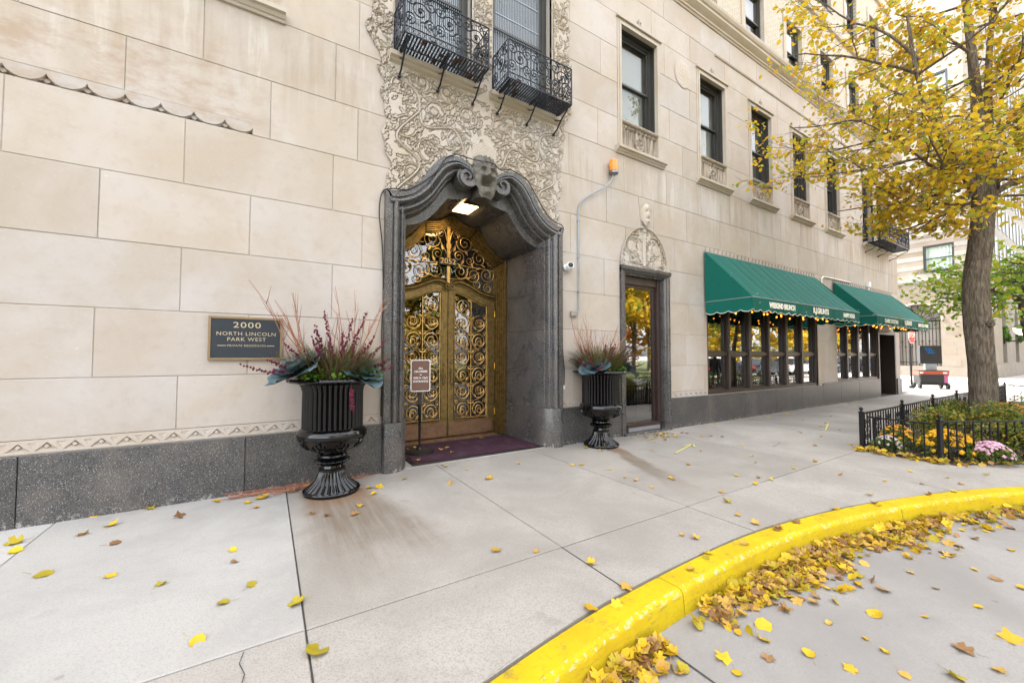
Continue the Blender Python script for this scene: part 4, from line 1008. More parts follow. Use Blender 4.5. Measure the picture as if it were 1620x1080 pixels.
# ================================================================== RESTAURANT WINDOWS, SIDE DOOR
def shopfront(xs, z0, z1, zr, parent, thick=()):
    x0, x1 = xs[0], xs[-1]; f = MB(); d = .10
    f.box(x0, x1, d - .07, d + .10, z0, z0 + .075); f.box(x0, x1, d - .03, d + .10, z1 - .08, z1)
    for i, x in enumerate(xs):
        w = .062 if i in thick else .04; a, b = max(x0, x - w), min(x1, x + w); f.box(a, b, d - .075, d + .10, z0 + .0755, z1 - .0805)
    w = f.build('shop_window', MAT['brownframe'], parent)
    for i, (a, b) in enumerate(zip(xs, xs[1:])):
        q = MB(); q.box(a + .063, b - .063, d - .045, d + .06, zr - .045, zr + .03); q.build('rail', MAT['brownframe'], w)
        for za, zb in ((z0 + .076, zr - .046), (zr + .031, z1 - .081)):
            s = MB(); aa, bb = a + .064, b - .064; t = .035
            s.box(aa, aa + t, d, d + .05, za, zb); s.box(bb - t, bb, d, d + .05, za, zb); s.box(aa + t, bb - t, d, d + .05, za, za + t); s.box(aa + t, bb - t, d, d + .05, zb - t, zb); s.build('sash', MAT['brownframe'], w)
            MB().box(aa + t, bb - t, d + .022, d + .028, za + t, zb - t).build('pane', MAT['glass_r'], w)
    MB().box(x0, x1, 1.6, 1.62, 0, z1).build('dark_backing', MAT['dark'], w); MB().box(x0, x1, .25, 1.6, z1 - .01, z1).build('dark_ceiling', MAT['dark'], w); MB().box(x0, x1, .25, 1.6, z0 - .02, z0).build('dark_sill', MAT['dark'], w)
    return w
shopfront([8.43, 9.36, 10.30, 11.25, 12.20, 13.12, 14.05], .625, 2.94, 1.55, bld, (0, 2, 4, 6))
shopfront([15.46, 16.36, 17.30, 18.26, 19.12], .665, 2.94, 1.55, bld, (0, 2, 4))
d = MB(); d.box(19.12, 19.24, .0, .30, 0, 2.94); d.box(20.88, 21.0, .0, .30, 0, 2.94); d.box(19.24, 20.88, .0, .30, 2.30, 2.42); d = d.build('side_entrance', MAT['brownframe'], bld)
MB().box(19.24, 20.88, .0, .25, 2.42, 2.94).build('stone_lintel', MAT['trim'], d)
MB().box(19.24, 20.88, 1.2, 1.25, 0, 2.3).build('inner_wall', MAT['dark'], d); MB().box(19.2, 19.24, .3, 1.2, 0, 2.3).build('inner_wall', MAT['brownframe'], d); MB().box(20.88, 20.92, .3, 1.2, 0, 2.3).build('inner_wall', MAT['brownframe'], d)
dl = MB(); dl.box(19.28, 20.05, .60, .65, .02, 2.28); dl.build('door_leaf', MAT['brownframe'], d); MB().box(20.06, 20.84, .60, .65, .02, 2.28).build('door_leaf', MAT['brownframe'], d)

# ================================================================== AWNINGS
def m_canvas():
    m = NT('green_canvas', .75, 0, .2); p = m.obj(); n = m.noise(m.mapv(p, (3.5, 1, .6)), 1.3, 5, .65); f = m.noise(p, 160, 2)
    c = m.mix(n, (.002, .074, .054), (.005, .128, .098)); c = m.mix(m.math('MULTIPLY', m.smooth(m.noise(p, 13, 2), .73, .75), .7), c, (.5, .55, .5))
    m.color(c); m.bump(f, .15, .002); tr = m.n('ShaderNodeBsdfTranslucent'); m.set(tr.inputs[0], c); ms = m.n('ShaderNodeMixShader'); ms.inputs[0].default_value = .06
    m.l(m.b.outputs[0], ms.inputs[1]); m.l(tr.outputs[0], ms.inputs[2]); m.l(ms.outputs[0], m.out.inputs[0]); return m.mat
mcan = m_canvas(); mbulb = m_emit('bulb_glow', (1.0, .27, .025), .55, False)
def awning(a, b, texts, label, slab):
    root = MB(); zt, zf, pr = 3.83, 2.69, 1.06; n = 56; rows = []
    seams = 13
    for j in range(9):
        t = j / 8; row = []
        for i in range(n + 1):
            u = i / n; sag = .030 * math.sin(math.pi * t) * (1 + .6 * math.cos(2 * math.pi * seams * u)); row.append((a + (b - a) * u, -.04 - (pr - .04) * t, zt + (zf - zt) * t - sag))
        rows.append(row)
    root.quadgrid(rows)
    for x in (a, b): root.quadgrid([[(x, -.04, zt + (zf - zt) * 0), (x, -.04, zf)], [(x, -.04 - (pr - .04) * .5, zt + (zf - zt) * .5), (x, -.04 - (pr - .04) * .5, zf)], [(x, -pr, zf), (x, -pr, zf - .001)]])
    root = root.build('awning', mcan, None, smooth=35, fixn=False); tag(root, label, 'awning', 'green awnings over the restaurant windows')
    v = MB()
    def val(P, L):
        k = int(L / .02); top = []; bot = []; ns = round(L / .29)
        for i in range(k + 1):
            u = i / k; s = abs(math.sin(math.pi * ns * u)); wv = .012 * math.sin(u * L * 7) + .008 * math.sin(u * L * 17)
            top.append(P(u, 0, 0)); bot.append(P(u, wv, .245 + .045 * s))
        mid = [tuple((np.array(p) + np.array(q)) / 2) for p, q in zip(top, bot)]
        v.quadgrid([top, mid, bot]); return bot
    bl = val(lambda u, w, dz: (a + (b - a) * u, -pr - .004 + w, zf - dz), b - a)
    b1 = val(lambda u, w, dz: (a + w, -pr + (pr - .05) * u, zf - dz), pr); b2 = val(lambda u, w, dz: (b + w, -pr + (pr - .05) * u, zf - dz), pr)
    vo = v.build('valance', mcan, root, smooth=35, fixn=False)
    e = MB()
    for q in (bl, b1, b2): e.tube(q, .006, 4, caps=False)
    e.build('piping', MAT['cream'], vo); e = MB(); e.tube([(a, -pr, zf), (b, -pr, zf)], .012, 6); e.tube([(a, -pr, zf), (a, -.04, zf)], .010, 5); e.tube([(b, -pr, zf), (b, -.04, zf)], .010, 5); e.tube([(a, -.04, zt), (b, -.04, zt)], .012, 5); e.build('frame_tube', MAT['grey'], root)
    e = MB()
    for i in range(1, seams): e.tube([rows[j][min(n, round(n * i / seams))] for j in range(9)], .0065, 5)
    e.build('seams', mcan, root, smooth=True)
    sp = MB(); k = int((b - a) / .16)                                     # bird spikes along the head
    for i in range(k): x = a + .05 + (b - a - .1) * i / (k - 1); sp.tube([(x, -.03, zt), (x - .03, -.06, zt + .10)], .004, 3); sp.tube([(x, -.03, zt), (x + .03, -.02, zt + .10)], .004, 3)
    sp.build('bird_spikes', M_simple('spike_metal', (.22, .13, .09), .5, .3) if 'spike' not in MAT else MAT['spike'], root, fixn=False)
    for (txt, xc, w, h, dz) in texts:
        me = text_mesh(txt, .2, .0015, bold=.011); co = np.empty(len(me.vertices) * 3); me.vertices.foreach_get('co', co); co = co.reshape(-1, 3); ww, hh = np.ptp(co[:, 0]), np.ptp(co[:, 1]); cx, cy = (co[:, 0].max() + co[:, 0].min()) / 2, (co[:, 1].max() + co[:, 1].min()) / 2
        me.transform(Matrix.Translation((xc, -pr - .026, zf - dz)) @ Matrix.Rotation(R(90), 4, 'X') @ Matrix.Diagonal((w / ww, h / hh, 1, 1)) @ Matrix.Translation((-cx, -cy, 0))); me.materials.clear(); me.materials.append(MAT['cream']); link('lettering', me, None, vo)
    # string lights hung under the canopy
    st = MB(); sag = [(x, -.22 - .45 * abs(math.sin(i * 1.7)), 2.60 - .10 * abs(math.sin(i * .9))) for i, x in enumerate(np.linspace(a + .2, b - .2, 22))]; st.tube(sag, .005, 4); st = st.build('string_lights', MAT['black']); tag(st, slab, 'string lights', 'string lights under the awnings')
    bulb = None
    for (x, y, z) in sag:
        if bulb is None:
            bm_ = MB(); bm_.ball((0, 0, -.05), .020, 8, 6, (1, 1, 1.25)); bulb = bm_.build('bulb', mbulb, st, smooth=True); bb = bulb
        else: bb = bulb.copy(); COL.objects.link(bb); bb.parent = st
        bb.location = (x, y, z)
    return root
awning(8.30, 13.87, [('WEEKEND BRUNCH', 9.47, 1.15, .125, .13), ('R.J.GRUNTS', 11.38, .85, .185, .135), ('HAPPY HOUR', 13.08, .75, .125, .135)], 'nearer green canvas awning lettered WEEKEND BRUNCH and HAPPY HOUR', 'string of small glowing bulbs under the nearer green awning')
awning(15.20, 20.54, [('CLASSIC COCKTAILS', 16.35, 1.2, .12, .13), ('R.J.GRUNTS', 17.95, .72, .19, .135), ('LINCOLN PARK', 19.6, 1.2, .12, .135)], 'farther green canvas awning over the side entrance by the corner', 'string of small glowing bulbs under the farther green awning')
# ================================================================== LEAVES, TREES
LEAF = np.array([(0, 0, 0), (.30, .34, .05), (.62, .36, .04), (1.0, 0, -.04), (.62, -.36, .04), (.30, -.34, .05)])   # linden-like leaf along +x, folded on the midrib
LEAFF = [(0, 3, 2, 1), (0, 5, 4, 3)]
def leaf_cloud(name, P, size, mat, parent, seed=0, droop=.35, szvar=.35, T=LEAF, TF=LEAFF):
    g_ = np.random.default_rng(seed); n = len(P); T = np.asarray(T)
    a = g_.uniform(0, 2 * np.pi, n); b = g_.normal(droop, .55, n); c = g_.normal(0, .7, n); s = size * (1 + g_.uniform(-szvar, szvar, n))
    ca, sa, cb, sb, cc, sc = np.cos(a), np.sin(a), np.cos(b), np.sin(b), np.cos(c), np.sin(c)
    ex = np.stack([ca * cb, sa * cb, -sb], -1); ey0 = np.stack([-sa, ca, np.zeros(n)], -1); ez0 = np.cross(ex, ey0)
    ey = ey0 * cc[:, None] + ez0 * sc[:, None]; ez = -ey0 * sc[:, None] + ez0 * cc[:, None]
    V = P[:, None, :] + s[:, None, None] * (T[None, :, 0, None] * ex[:, None] + T[None, :, 1, None] * ey[:, None] + T[None, :, 2, None] * ez[:, None])
    k = len(T); F = (np.arange(n)[:, None, None] * k + np.array(TF)[None]).reshape(-1, 4)
    return link(name, np_mesh(name, V.reshape(-1, 3), F), mat, parent)
YEL = [(0, (.66, .42, .018)), (.28, (.74, .50, .025)), (.48, (.64, .46, .03)), (.64, (.50, .45, .04)), (.80, (.27, .34, .04)), (.90, (.58, .32, .05)), (1, (.54, .33, .11))]
MAT['leaf_y'] = m_leaf('leaf_yellow', YEL, .5, .48); MAT['leaf_g'] = m_leaf('leaf_green', [(0, (.16, .30, .03)), (.4, (.22, .36, .04)), (.75, (.34, .42, .04)), (1, (.55, .46, .04))], .5, .45)
MAT['leaf_o'] = m_leaf('leaf_orange', [(0, (.70, .30, .02)), (.5, (.75, .45, .02)), (1, (.55, .18, .02))]); MAT['leaf_dk'] = m_leaf('leaf_dark_green', [(0, (.05, .09, .02)), (.6, (.10, .15, .03)), (1, (.30, .26, .03))])
class Tree:
    def __init__(s, seed): s.r = random.Random(seed); s.wood = MB(); s.twig = MB(); s.tips = []
    def limb(s, p0, d, L, r, lev, maxlev, up=.10, wig=.20):
        rr = s.r; k = 7 if lev < 2 else 5; P = [p0.copy()]; d = d.normalized()
        for i in range(k):
            d = (d + Vector((rr.gauss(0, wig), rr.gauss(0, wig), rr.gauss(0, wig * .8) + up * .35))).normalized(); P.append(P[-1] + d * L / k)
        if lev >= 1 and getattr(s, 'keep', None) and not s.keep(P[-1]): return P
        R_ = [r * (1 - .72 * i / k) for i in range(k + 1)]
        (s.wood if lev < 2 else s.twig).tube(P, R_, 8 if lev == 0 else (6 if lev == 1 else 3), caps=False)
        if lev >= maxlev:
            for i in range(1, k + 1): s.tips.append((P[i], d, lev))
            return P
        nsub = s.nsub[lev]
        for j in range(nsub):
            t = .22 + .78 * (j + rr.random() * .7) / nsub; i = min(k - 1, int(t * k)); q = P[i].lerp(P[i + 1], t * k - i); dd = (P[i + 1] - P[i]).normalized()
            ax = dd.orthogonal().normalized(); ax.rotate(Matrix.Rotation(rr.random() * 6.283, 3, dd)); nd = dd.copy(); nd.rotate(Matrix.Rotation(R(rr.uniform(32, 62)), 3, ax)); nd.z *= .6
            s.limb(q, nd, L * rr.uniform(.38, .58), max(.004, R_[i] * .55), lev + 1, maxlev, up * .4 - (.06 if lev else 0), wig)
        return P
    def points(s, per, spread, seed, droop=.10):
        g_ = np.random.default_rng(seed); B = np.array([p for p, _, _ in s.tips]); P = np.repeat(B, per, 0); P = P + g_.normal(0, spread, P.shape); P[:, 2] -= np.abs(g_.normal(0, droop, len(P))); return P

def simple_tree(loc, h, crown, seed, lab, mat, n, lsz, cat='tree', group=None, trunk_r=.22, base=2.6, nsub=(6, 5), flat=1.0):
    root = empty('street_tree', loc); tag(root, lab, cat, group); t = Tree(seed); t.nsub = nsub; rr = t.r
    P = [Vector((0, 0, -.2))]
    for i in range(7): P.append(P[-1] + Vector((rr.gauss(0, .05), rr.gauss(0, .05), (h * .85 + .2) / 7)))
    t.wood.tube(P, [trunk_r * (1.25 if i == 0 else 1 - .11 * i) for i in range(8)], 10, caps=False)
    nl = 11
    for j in range(nl):
        z = base + (h * .85 - base) * (j / nl) ** 1.1; i = min(6, int((z + .2) / (h * .85 + .2) * 7)); a = j * 2.4 + rr.random(); L = crown * (1 - .35 * (j / nl)) * rr.uniform(.8, 1.1)
        t.limb(Vector((P[i].x, P[i].y, z)), Vector((math.cos(a), math.sin(a), (.35 + .5 * j / nl) * flat)), L, trunk_r * .38, 0 if len(nsub) > 1 else 1, len(nsub), .12)
    t.wood.build('trunk', MAT['bark'], root, smooth=True, fixn=False); t.twig.build('branches', MAT['twig'], root, fixn=False)
    per = max(1, int(n / len(t.tips))); leaf_cloud('crown', t.points(per, .22, seed), lsz, mat, root, seed); return root

# ---- the big yellow linden in the bed
TX, TY = 11.62, -3.55
tree = empty('linden_tree', (TX, TY, 0)); tag(tree, 'large yellow-leaved tree with thick grey-brown trunk in the fenced bed', 'tree')
t = Tree(4); t.nsub = (6, 6, 5)
def _keep(p):
    kf = 7.5 / (7.5 - p.dot(IT)); l = p.dot(IL) * kf; return 1.5 + (p.z - 1.5) * kf > float(np.interp(l, [-2, 0, .9, 1.5, 1.9, 3, 3.8], [4.0, 3.85, 3.65, 3.95, 4.35, 4.7, 4.9])) and l < 3.6
t.keep = _keep
IL = Vector((-.85, .527, 0)); IT = Vector((-.527, -.85, 0))      # image-left and towards the viewer, on the ground
def tp(l, f, z): v = IL * l + IT * f; return Vector((v.x, v.y, z))
tr = [tp(0, 0, -.2), tp(0, 0, .05), tp(.0, 0, .45), tp(-.01, 0, 1.0), tp(.02, 0, 1.7), tp(.07, 0, 2.35), tp(.05, 0, 3.0), tp(-.05, 0, 3.6), tp(-.12, 0, 4.2), tp(-.16, 0, 4.55)]
trp = interp(tr, 5); n = len(trp)
rad = np.interp(np.linspace(0, 1, n), [0, .1, .2, .4, .55, .62, .75, .9, 1], [.28, .225, .195, .180, .190, .178, .168, .162, .155])
tw = MB(); N = 28; rows = []; nz = np.random.default_rng(3); ph = nz.uniform(0, 6.28, 6)
for i, p in enumerate(trp):
    row = []
    for j in range(N):
        a = 2 * math.pi * j / N; z = p.z
        w = 1 + .035 * math.sin(3 * a + ph[0] + z * 1.1) + .025 * math.sin(5 * a + ph[1] - z * 2.3) + .018 * math.sin(9 * a + ph[2] + z * 4) + .02 * math.sin(z * 7 + ph[3] + 2 * a) + .012 * math.sin(14 * a + 9 * z)
        if z < .4: w += (.4 - z) * .45 * (.5 + .5 * math.sin(5 * a + 1))
        row.append((p.x + rad[i] * w * math.cos(a), p.y + rad[i] * w * math.sin(a), z))
    rows.append(row)
tw.quadgrid(rows, False, True)
tw.build('trunk', MAT['bark'], tree, smooth=True, fixn=False)
kn = MB()                                                           # healed branch scar
kc = tp(.05, .185, 2.10); fwd = Vector((IT.x, IT.y, 0)); side = IL
ring = [kc + side * (.055 * math.cos(a)) + Vector((0, 0, .05 * math.sin(a))) + fwd * .02 for a in np.linspace(0, 6.28, 14)[:-1]]
kn.tube(ring, .020, 6, closed=True); kn.ball(kc, .045, 8, 6); kn.build('branch_scar', MAT['bark'], tree, smooth=True)
def limbs(p0, d, L, r, nsub=(6, 6, 5), up=.15, wig=.16): t.nsub = nsub; return t.limb(p0, d, L, r, 0, 3, up, wig)
top = trp[-1]
def leader(pts, r0, r1):
    P = interp(pts, 6); t.wood.tube(P, list(np.linspace(r0, r1, len(P))), 12, caps=False); return P
LA = leader([tp(-.10, 0, 4.3), tp(-.10, .02, 4.9), tp(-.06, .05, 5.7), tp(-.08, .0, 6.8), tp(-.05, -.05, 8.2), tp(.05, -.1, 10)], .135, .04)
LB = leader([tp(-.20, .02, 4.3), tp(-.30, .02, 4.9), tp(-.42, -.1, 5.8), tp(-.6, -.2, 7.2), tp(-.9, -.3, 9.0)], .11, .035)
LC = leader([tp(0.0, .08, 4.35), tp(.22, .12, 4.75), tp(.55, .10, 5.35), tp(.85, .05, 6.1), tp(1.05, 0, 7.0), tp(1.2, 0, 8.2)], .075, .022)
LD = leader([tp(-.15, 0, 4.5), tp(-.5, .05, 4.75), tp(-1.0, .1, 5.0), tp(-1.7, .1, 5.5), tp(-2.5, 0, 6.3)], .07, .022)
rr = random.Random(9)
jobs = []
for P, f in ((LA, 12), (LB, 8), (LC, 9), (LD, 6)):
    for j in range(f):
        q = P[int((.18 + .82 * j / f) * (len(P) - 1))]; jobs.append(q)
for j, q in enumerate(jobs):
    a = j * 2.399 + rr.uniform(-.4, .4); d = tp(math.cos(a), math.sin(a), .12 + .05 * (q.z - 4))
    limbs(q, d, rr.uniform(1.1, 1.75) * (1 if q.z < 8 else .7), .026, (4, 4, 4))
# the long low limbs that sweep out over the pavement
for (p0, tgt, L) in ((tp(.1, .05, 4.45), (2.6, .2, 4.5), 2.9), (tp(.9, .05, 6.2), (3.9, .3, 6.1), 3.2), (tp(.6, .1, 5.4), (3.6, .0, 4.75), 3.3), (tp(.5, .1, 5.2), (2.4, .9, 4.1), 2.6), (tp(.2, 0, 4.6), (1.7, .5, 3.75), 1.9), (tp(1.0, 0, 7.0), (3.8, .2, 7.7), 3.1), (tp(.2, .1, 4.6), (1.1, 1.2, 3.9), 1.7), (tp(.8, 0, 6.0), (2.9, -.6, 5.3), 2.6), (tp(-.2, 0, 4.6), (-1.5, .8, 4.3), 1.9), (tp(1.0, 0, 7.3), (3.2, 0, 8.8), 2.9), (tp(.3, 0, 4.7), (2.2, -.7, 4.1), 2.4), (tp(.5, 0, 5.1), (3.0, .5, 5.2), 2.9), (tp(.4, 0, 4.9), (1.7, .2, 4.15), 1.8), (tp(.05, 0, 4.5), (1.2, -.3, 3.7), 1.6)):
    limbs(p0, tp(*tgt) - p0, L * .86, .03, (5, 5, 4), .02, .12)
t.wood.build('limbs', MAT['bark'], tree, smooth=True, fixn=False); t.twig.build('branches', MAT['twig'], tree, fixn=False)
per = max(1, int(31000 / len(t.tips)))
PT = t.points(per, .085, 5, .07); kf = 7.5 / (7.5 - PT @ np.array(IT)); lft = PT @ np.array(IL) * kf; za = 1.5 + (PT[:, 2] - 1.5) * kf; PT = PT[(za > np.interp(lft, [-2, 0, .9, 1.5, 1.9, 3, 3.8], [4.1, 3.95, 3.75, 4.05, 4.5, 4.85, 5.0])) & (lft < 3.55)]; kf = 7.5 / (7.5 - PT @ np.array(IT)); lft = PT @ np.array(IL) * kf; fr_ = PT @ np.array(IT); rk = np.random.default_rng(2).random(len(PT)); PT = PT[~((np.abs(lft + .05) < .6) & (fr_ > -.4) & (PT[:, 2] < 6.6) & (rk < .62)) & ~((lft > 1.6) & (rk > .8))]
leaf_cloud('crown', PT, .090, MAT['leaf_y'], tree, 6)
# ---- greener street trees farther on, and the park trees across the street
simple_tree((16.6, -3.75, 0), 4.6, 1.75, 31, 'green-leaved street tree behind the large yellow tree', MAT['leaf_g'], 4600, .11, base=2.95, trunk_r=.15, flat=.2)
PARK = [(6, -22, 10, 5.0, 'y'), (13, -19, 11, 5.0, 'dk'), (20, -24, 12, 5.5, 'o'), (27, -18, 10, 4.6, 'y'), (34, -22, 12, 5.5, 'o'), (41, -16, 10, 4.8, 'y'), (49, -21, 12, 5.5, 'y'), (57, -17, 11, 5.0, 'o'), (66, -22, 13, 6.0, 'y'), (76, -19, 12, 5.5, 'o'), (-3, -24, 11, 5.0, 'dk'), (88, -24, 13, 6, 'y')]
KINDS = {'y': 'yellow', 'o': 'orange', 'dk': 'dark green'}; pm = {}
for i, (x, y, h, c, k) in enumerate(PARK):
    key = k
    lab = '%s park tree across the street, mirrored in the windows' % KINDS[k]
    if key not in pm: pm[key] = simple_tree((x, y, -.15), 14, 5.6, 50 + i, lab, MAT['leaf_' + k], 7000, .40, 'tree', '%s park trees' % KINDS[k], .24, 2.4, (7, 6))
    else:
        o = copy_tree(pm[key]); o.location = (x, y, -.15); o.rotation_euler = (0, 0, i * 1.3); o.scale = (c / 5.0, c / 5.0, h / 10.5)
g = MB(); g.box(-60, 160, -70, -13.5, -.2, -.06); o = g.build('park_lawn', M_simple('park_grass', (.09, .11, .03), .95, var=.4, scale=2)); tag(o, kind='structure')

# ================================================================== FENCED BED
mmul = M_simple('bed_soil', (.035, .025, .018), .95, var=.5, scale=30, bump=.6)
bed = MB(); bp = [(8.08, -2.82), (8.04, -3.66), (12, -5.78), (20.3, -7.6), (20.3, -2.82)]
rows = 12; bed.poly([(x, y, .03) for x, y in bp]); bed.poly([(x, y, -.14) for x, y in bp])
for a, b in zip(bp, bp[1:] + bp[:1]): bed.poly([(*a, .03), (*b, .03), (*b, -.14), (*a, -.14)])
bed = bed.build('planting_bed', mmul); tag(bed, kind='structure')
def fence_run(P, Q, posts, name, label, bars, scroll_every=5, first=True, hrail=.57, scroll=True, gate=False, finial=True, cat='fence'):
    P, Q = Vector((*P, 0)), Vector((*Q, 0)); D = (Q - P); L = D.length; D.normalize(); ang = math.atan2(D.y, D.x)
    root = empty(name, P, ang); tag(root, label, cat)
    for i in range(posts + 1):
        if i == 0 and not first: continue
        if gate: break
        x = L * i / posts; m = MB(); m.cbox(x - .026, x + .026, -.026, .026, -.02, .60, .004); m.cbox(x - .033, x + .033, -.033, .033, .585, .605, .003); po = m.build('post', MAT['iron'], root)
        if finial: q = MB(); q.lathe([(.012, .605), (.022, .615), (.012, .625)], 8, (x, 0, 0)); q.ball((x, 0, .652), .028, 10, 8); q.build('finial', MAT['iron'], po, smooth=True)
    for z, r in ((hrail, .011), (.055, .010)): MB().box(.03 if first or gate else .03, L - .03, -r, r, z - r, z + r).build('rail', MAT['iron'], root)
    bar = None
    for i in range(1, bars):
        x = L * i / bars
        if any(abs(x - L * k / max(1, posts)) < .05 for k in range(posts + 1)) and not gate: continue
        if bar is None: b_ = MB(); b_.box(-.0075, .0075, -.0075, .0075, .066, hrail - .012); bar = b_.build('baluster', MAT['iron'], root); bo = bar
        else: bo = bar.copy(); COL.objects.link(bo); bo.parent = root
        bo.location = (x, 0, 0)
    if scroll:
        sm = None
        for i in range(2, bars - 1, scroll_every):
            x = L * (i + .0) / bars; w = L / bars
            if sm is None:
                b_ = MB()
                for q in (-1, 1):
                    for zc, dr in ((.43, 1), (.19, -1)):
                        b_.tube([(u, 0, z) for u, z in spiral(q * w * .42, zc, w * .40, .012, math.pi if q > 0 else 0, -q * dr * 1.35, 18)], .0065, 4)
                    b_.tube([(p.x, 0, p.y) for p in bez((q * w * .80, .43, 0), (q * w * .8, .30, 0), (0, .32, 0), (0, .31, 0), 8)], .0065, 4); b_.tube([(p.x, 0, p.y) for p in bez((q * w * .80, .19, 0), (q * w * .8, .30, 0), (0, .30, 0), (0, .31, 0), 8)], .0065, 4)
                b_.ball((0, 0, .31), .016, 6, 4); sm = b_.build('scroll', MAT['iron'], root, smooth=True); so_ = sm
            else: so_ = sm.copy(); COL.objects.link(so_); so_.parent = root
            so_.location = (x, 0, 0)
    return root
fence_run((8.13, -2.77), (20.1, -2.77), 6, 'iron_fence', 'low black iron fence of the flower bed along the pavement, running to the far corner', 96, 4)
fence_run((8.08, -3.65), (11.9, -5.70), 2, 'iron_fence', 'low black iron fence with heart-shaped scrolls facing the kerb in front of the tree', 34, 4, True)
fence_run((8.13, -2.82), (8.09, -3.60), 1, 'iron_gate', 'small plain black gate between the two nearest fence posts', 7, 9, False, .53, False, True, cat='gate')
fence_run((20.1, -2.82), (20.1, -7.4), 3, 'iron_fence', 'short far end of the black iron fence behind the tree', 34, 5, False, scroll=False)
# shrubs: many small leaves through lumpy volumes
SML = np.array([(0, 0, 0), (.5, .3, .06), (1, 0, 0), (.5, -.3, .06)]); SMF = [(0, 1, 2, 3)]
MAT['shrub'] = m_leaf('shrub_leaf', [(0, (.045, .085, .014)), (.35, (.09, .15, .022)), (.6, (.18, .21, .028)), (.8, (.32, .26, .03)), (1, (.36, .18, .035))], .5, .25)
MAT['shrub_g'] = m_leaf('shrub_leaf_green', [(0, (.04, .085, .015)), (.5, (.09, .16, .025)), (.85, (.18, .24, .035)), (1, (.30, .24, .03))], .5, .25)
def shrub(loc, rx, ry, h, n, sz, mat, lab, seed, name='shrub', group=None, lumps=9, cat='shrub'):
    root = empty(name, loc); tag(root, lab, cat, group); g_ = np.random.default_rng(seed); C = []
    for i in range(lumps): a, q = g_.uniform(0, 6.28), g_.uniform(0, .75); C.append((rx * q * math.cos(a), ry * q * math.sin(a), h * g_.uniform(.35, .72), g_.uniform(.30, .45)))
    P = []
    for i in range(n):
        c = C[g_.integers(lumps)]; v = g_.normal(0, 1, 3); v /= np.linalg.norm(v); q = g_.uniform(.45, 1.05) ** .6
        P.append((c[0] + v[0] * q * c[3] * rx * 1.1, c[1] + v[1] * q * c[3] * ry * 1.1, max(.02, c[2] + v[2] * q * c[3] * h)))
    leaf_cloud('foliage', np.array(P), sz, mat, root, seed, -.2, .4, SML, SMF)
    st = MB()
    for i in range(14): p = P[g_.integers(n)]; st.tube([(p[0] * .2, p[1] * .2, -.02), (p[0] * .6, p[1] * .6, p[2] * .55), p], .006, 3, caps=False)
    st.build('stems', MAT['twig'], root, fixn=False); return root
SH = [((9.6, -3.35, .03), .75, .55, .62, 'low yellow-green shrub just behind the orange flowers', 'shrub'), ((10.5, -3.85, .03), .8, .65, .66, 'yellow-green shrub at the foot of the large tree trunk', 'shrub'), ((10.4, -4.65, .03), .75, .55, .60, 'yellow-green shrub behind the scrolled fence, right of the pink flowers', 'shrub'), ((9.4, -4.1, .03), .55, .45, .50, 'small yellow-green shrub behind the corner fence post', 'shrub'), ((12.6, -4.5, .03), 1.2, .9, .78, 'broad dark green shrub right of the large tree trunk', 'shrub_g'), ((14.6, -4.6, .03), 1.3, 1.1, .8, 'dark green shrub farther along the bed', 'shrub_g'), ((12.2, -3.2, .03), .7, .4, .55, 'yellow-green shrub left of the trunk along the side fence', 'shrub'), ((16.5, -5.2, .03), 1.3, 1.2, .8, 'dark green shrub under the green street tree', 'shrub_g'), ((18.5, -4.4, .03), 1.3, 1.2, .75, 'dark green shrub at the far end of the bed', 'shrub_g'), ((11.6, -5.0, .03), .7, .5, .6, 'rightmost yellow-green shrub behind the scrolled fence', 'shrub')]
for i, (l, a, b, h, lab, mt) in enumerate(SH): shrub(l, a, b, h, 3600 if i in (0, 1, 2, 3, 9) else 3000, .045, MAT[mt], lab, 80 + i, group='shrubs in the fenced bed')
def mums(loc, r, h, col, lab, seed, nf=110, fs=.022):
    root = empty('chrysanthemum', loc); tag(root, lab, 'flowers'); g_ = np.random.default_rng(seed)
    a = g_.uniform(0, 6.28, 900); q = np.sqrt(g_.uniform(0, 1, 900)) * r; z = h * np.sqrt(np.clip(1 - (q / r) ** 2, 0, 1)) * g_.uniform(.35, .98, 900)
    leaf_cloud('foliage', np.stack([q * np.cos(a), q * np.sin(a), z + .01], -1), .04, MAT['shrub_g'], root, seed, 0, .3, SML, SMF)
    m = MB()
    for i in range(nf):
        a = g_.uniform(0, 6.28); q = math.sqrt(g_.uniform(0, 1)) * r * .98; c = Vector((q * math.cos(a), q * math.sin(a), h * math.sqrt(max(0, 1 - (q / r) ** 2)) + .01)); nrm = Vector((c.x / r ** 2, c.y / r ** 2, c.z / h ** 2)).normalized()
        u = nrm.orthogonal().normalized(); v = nrm.cross(u); s = fs * g_.uniform(.8, 1.25); b = len(m.v); k = 8
        m.v.append(tuple(c + nrm * s * .55)); m.v += [tuple(c + (u * math.cos(t) + v * math.sin(t)) * s * (1.1 if j % 2 else .8) + nrm * s * (.2 if j % 2 else .05)) for j, t in enumerate(np.linspace(0, 6.283, k + 1)[:-1])]
        m.v += [tuple(c + (u * math.cos(t) + v * math.sin(t)) * s * .9 - nrm * s * .35) for t in np.linspace(0, 6.283, k + 1)[:-1]]
        for j in range(k): m.f.append((b, b + 1 + j, b + 1 + (j + 1) % k)); m.m.append(0); m.f.append((b + 1 + j, b + 1 + k + j, b + 1 + k + (j + 1) % k, b + 1 + (j + 1) % k)); m.m.append(0)
    m.build('blossoms', col, root, fixn=False); return root
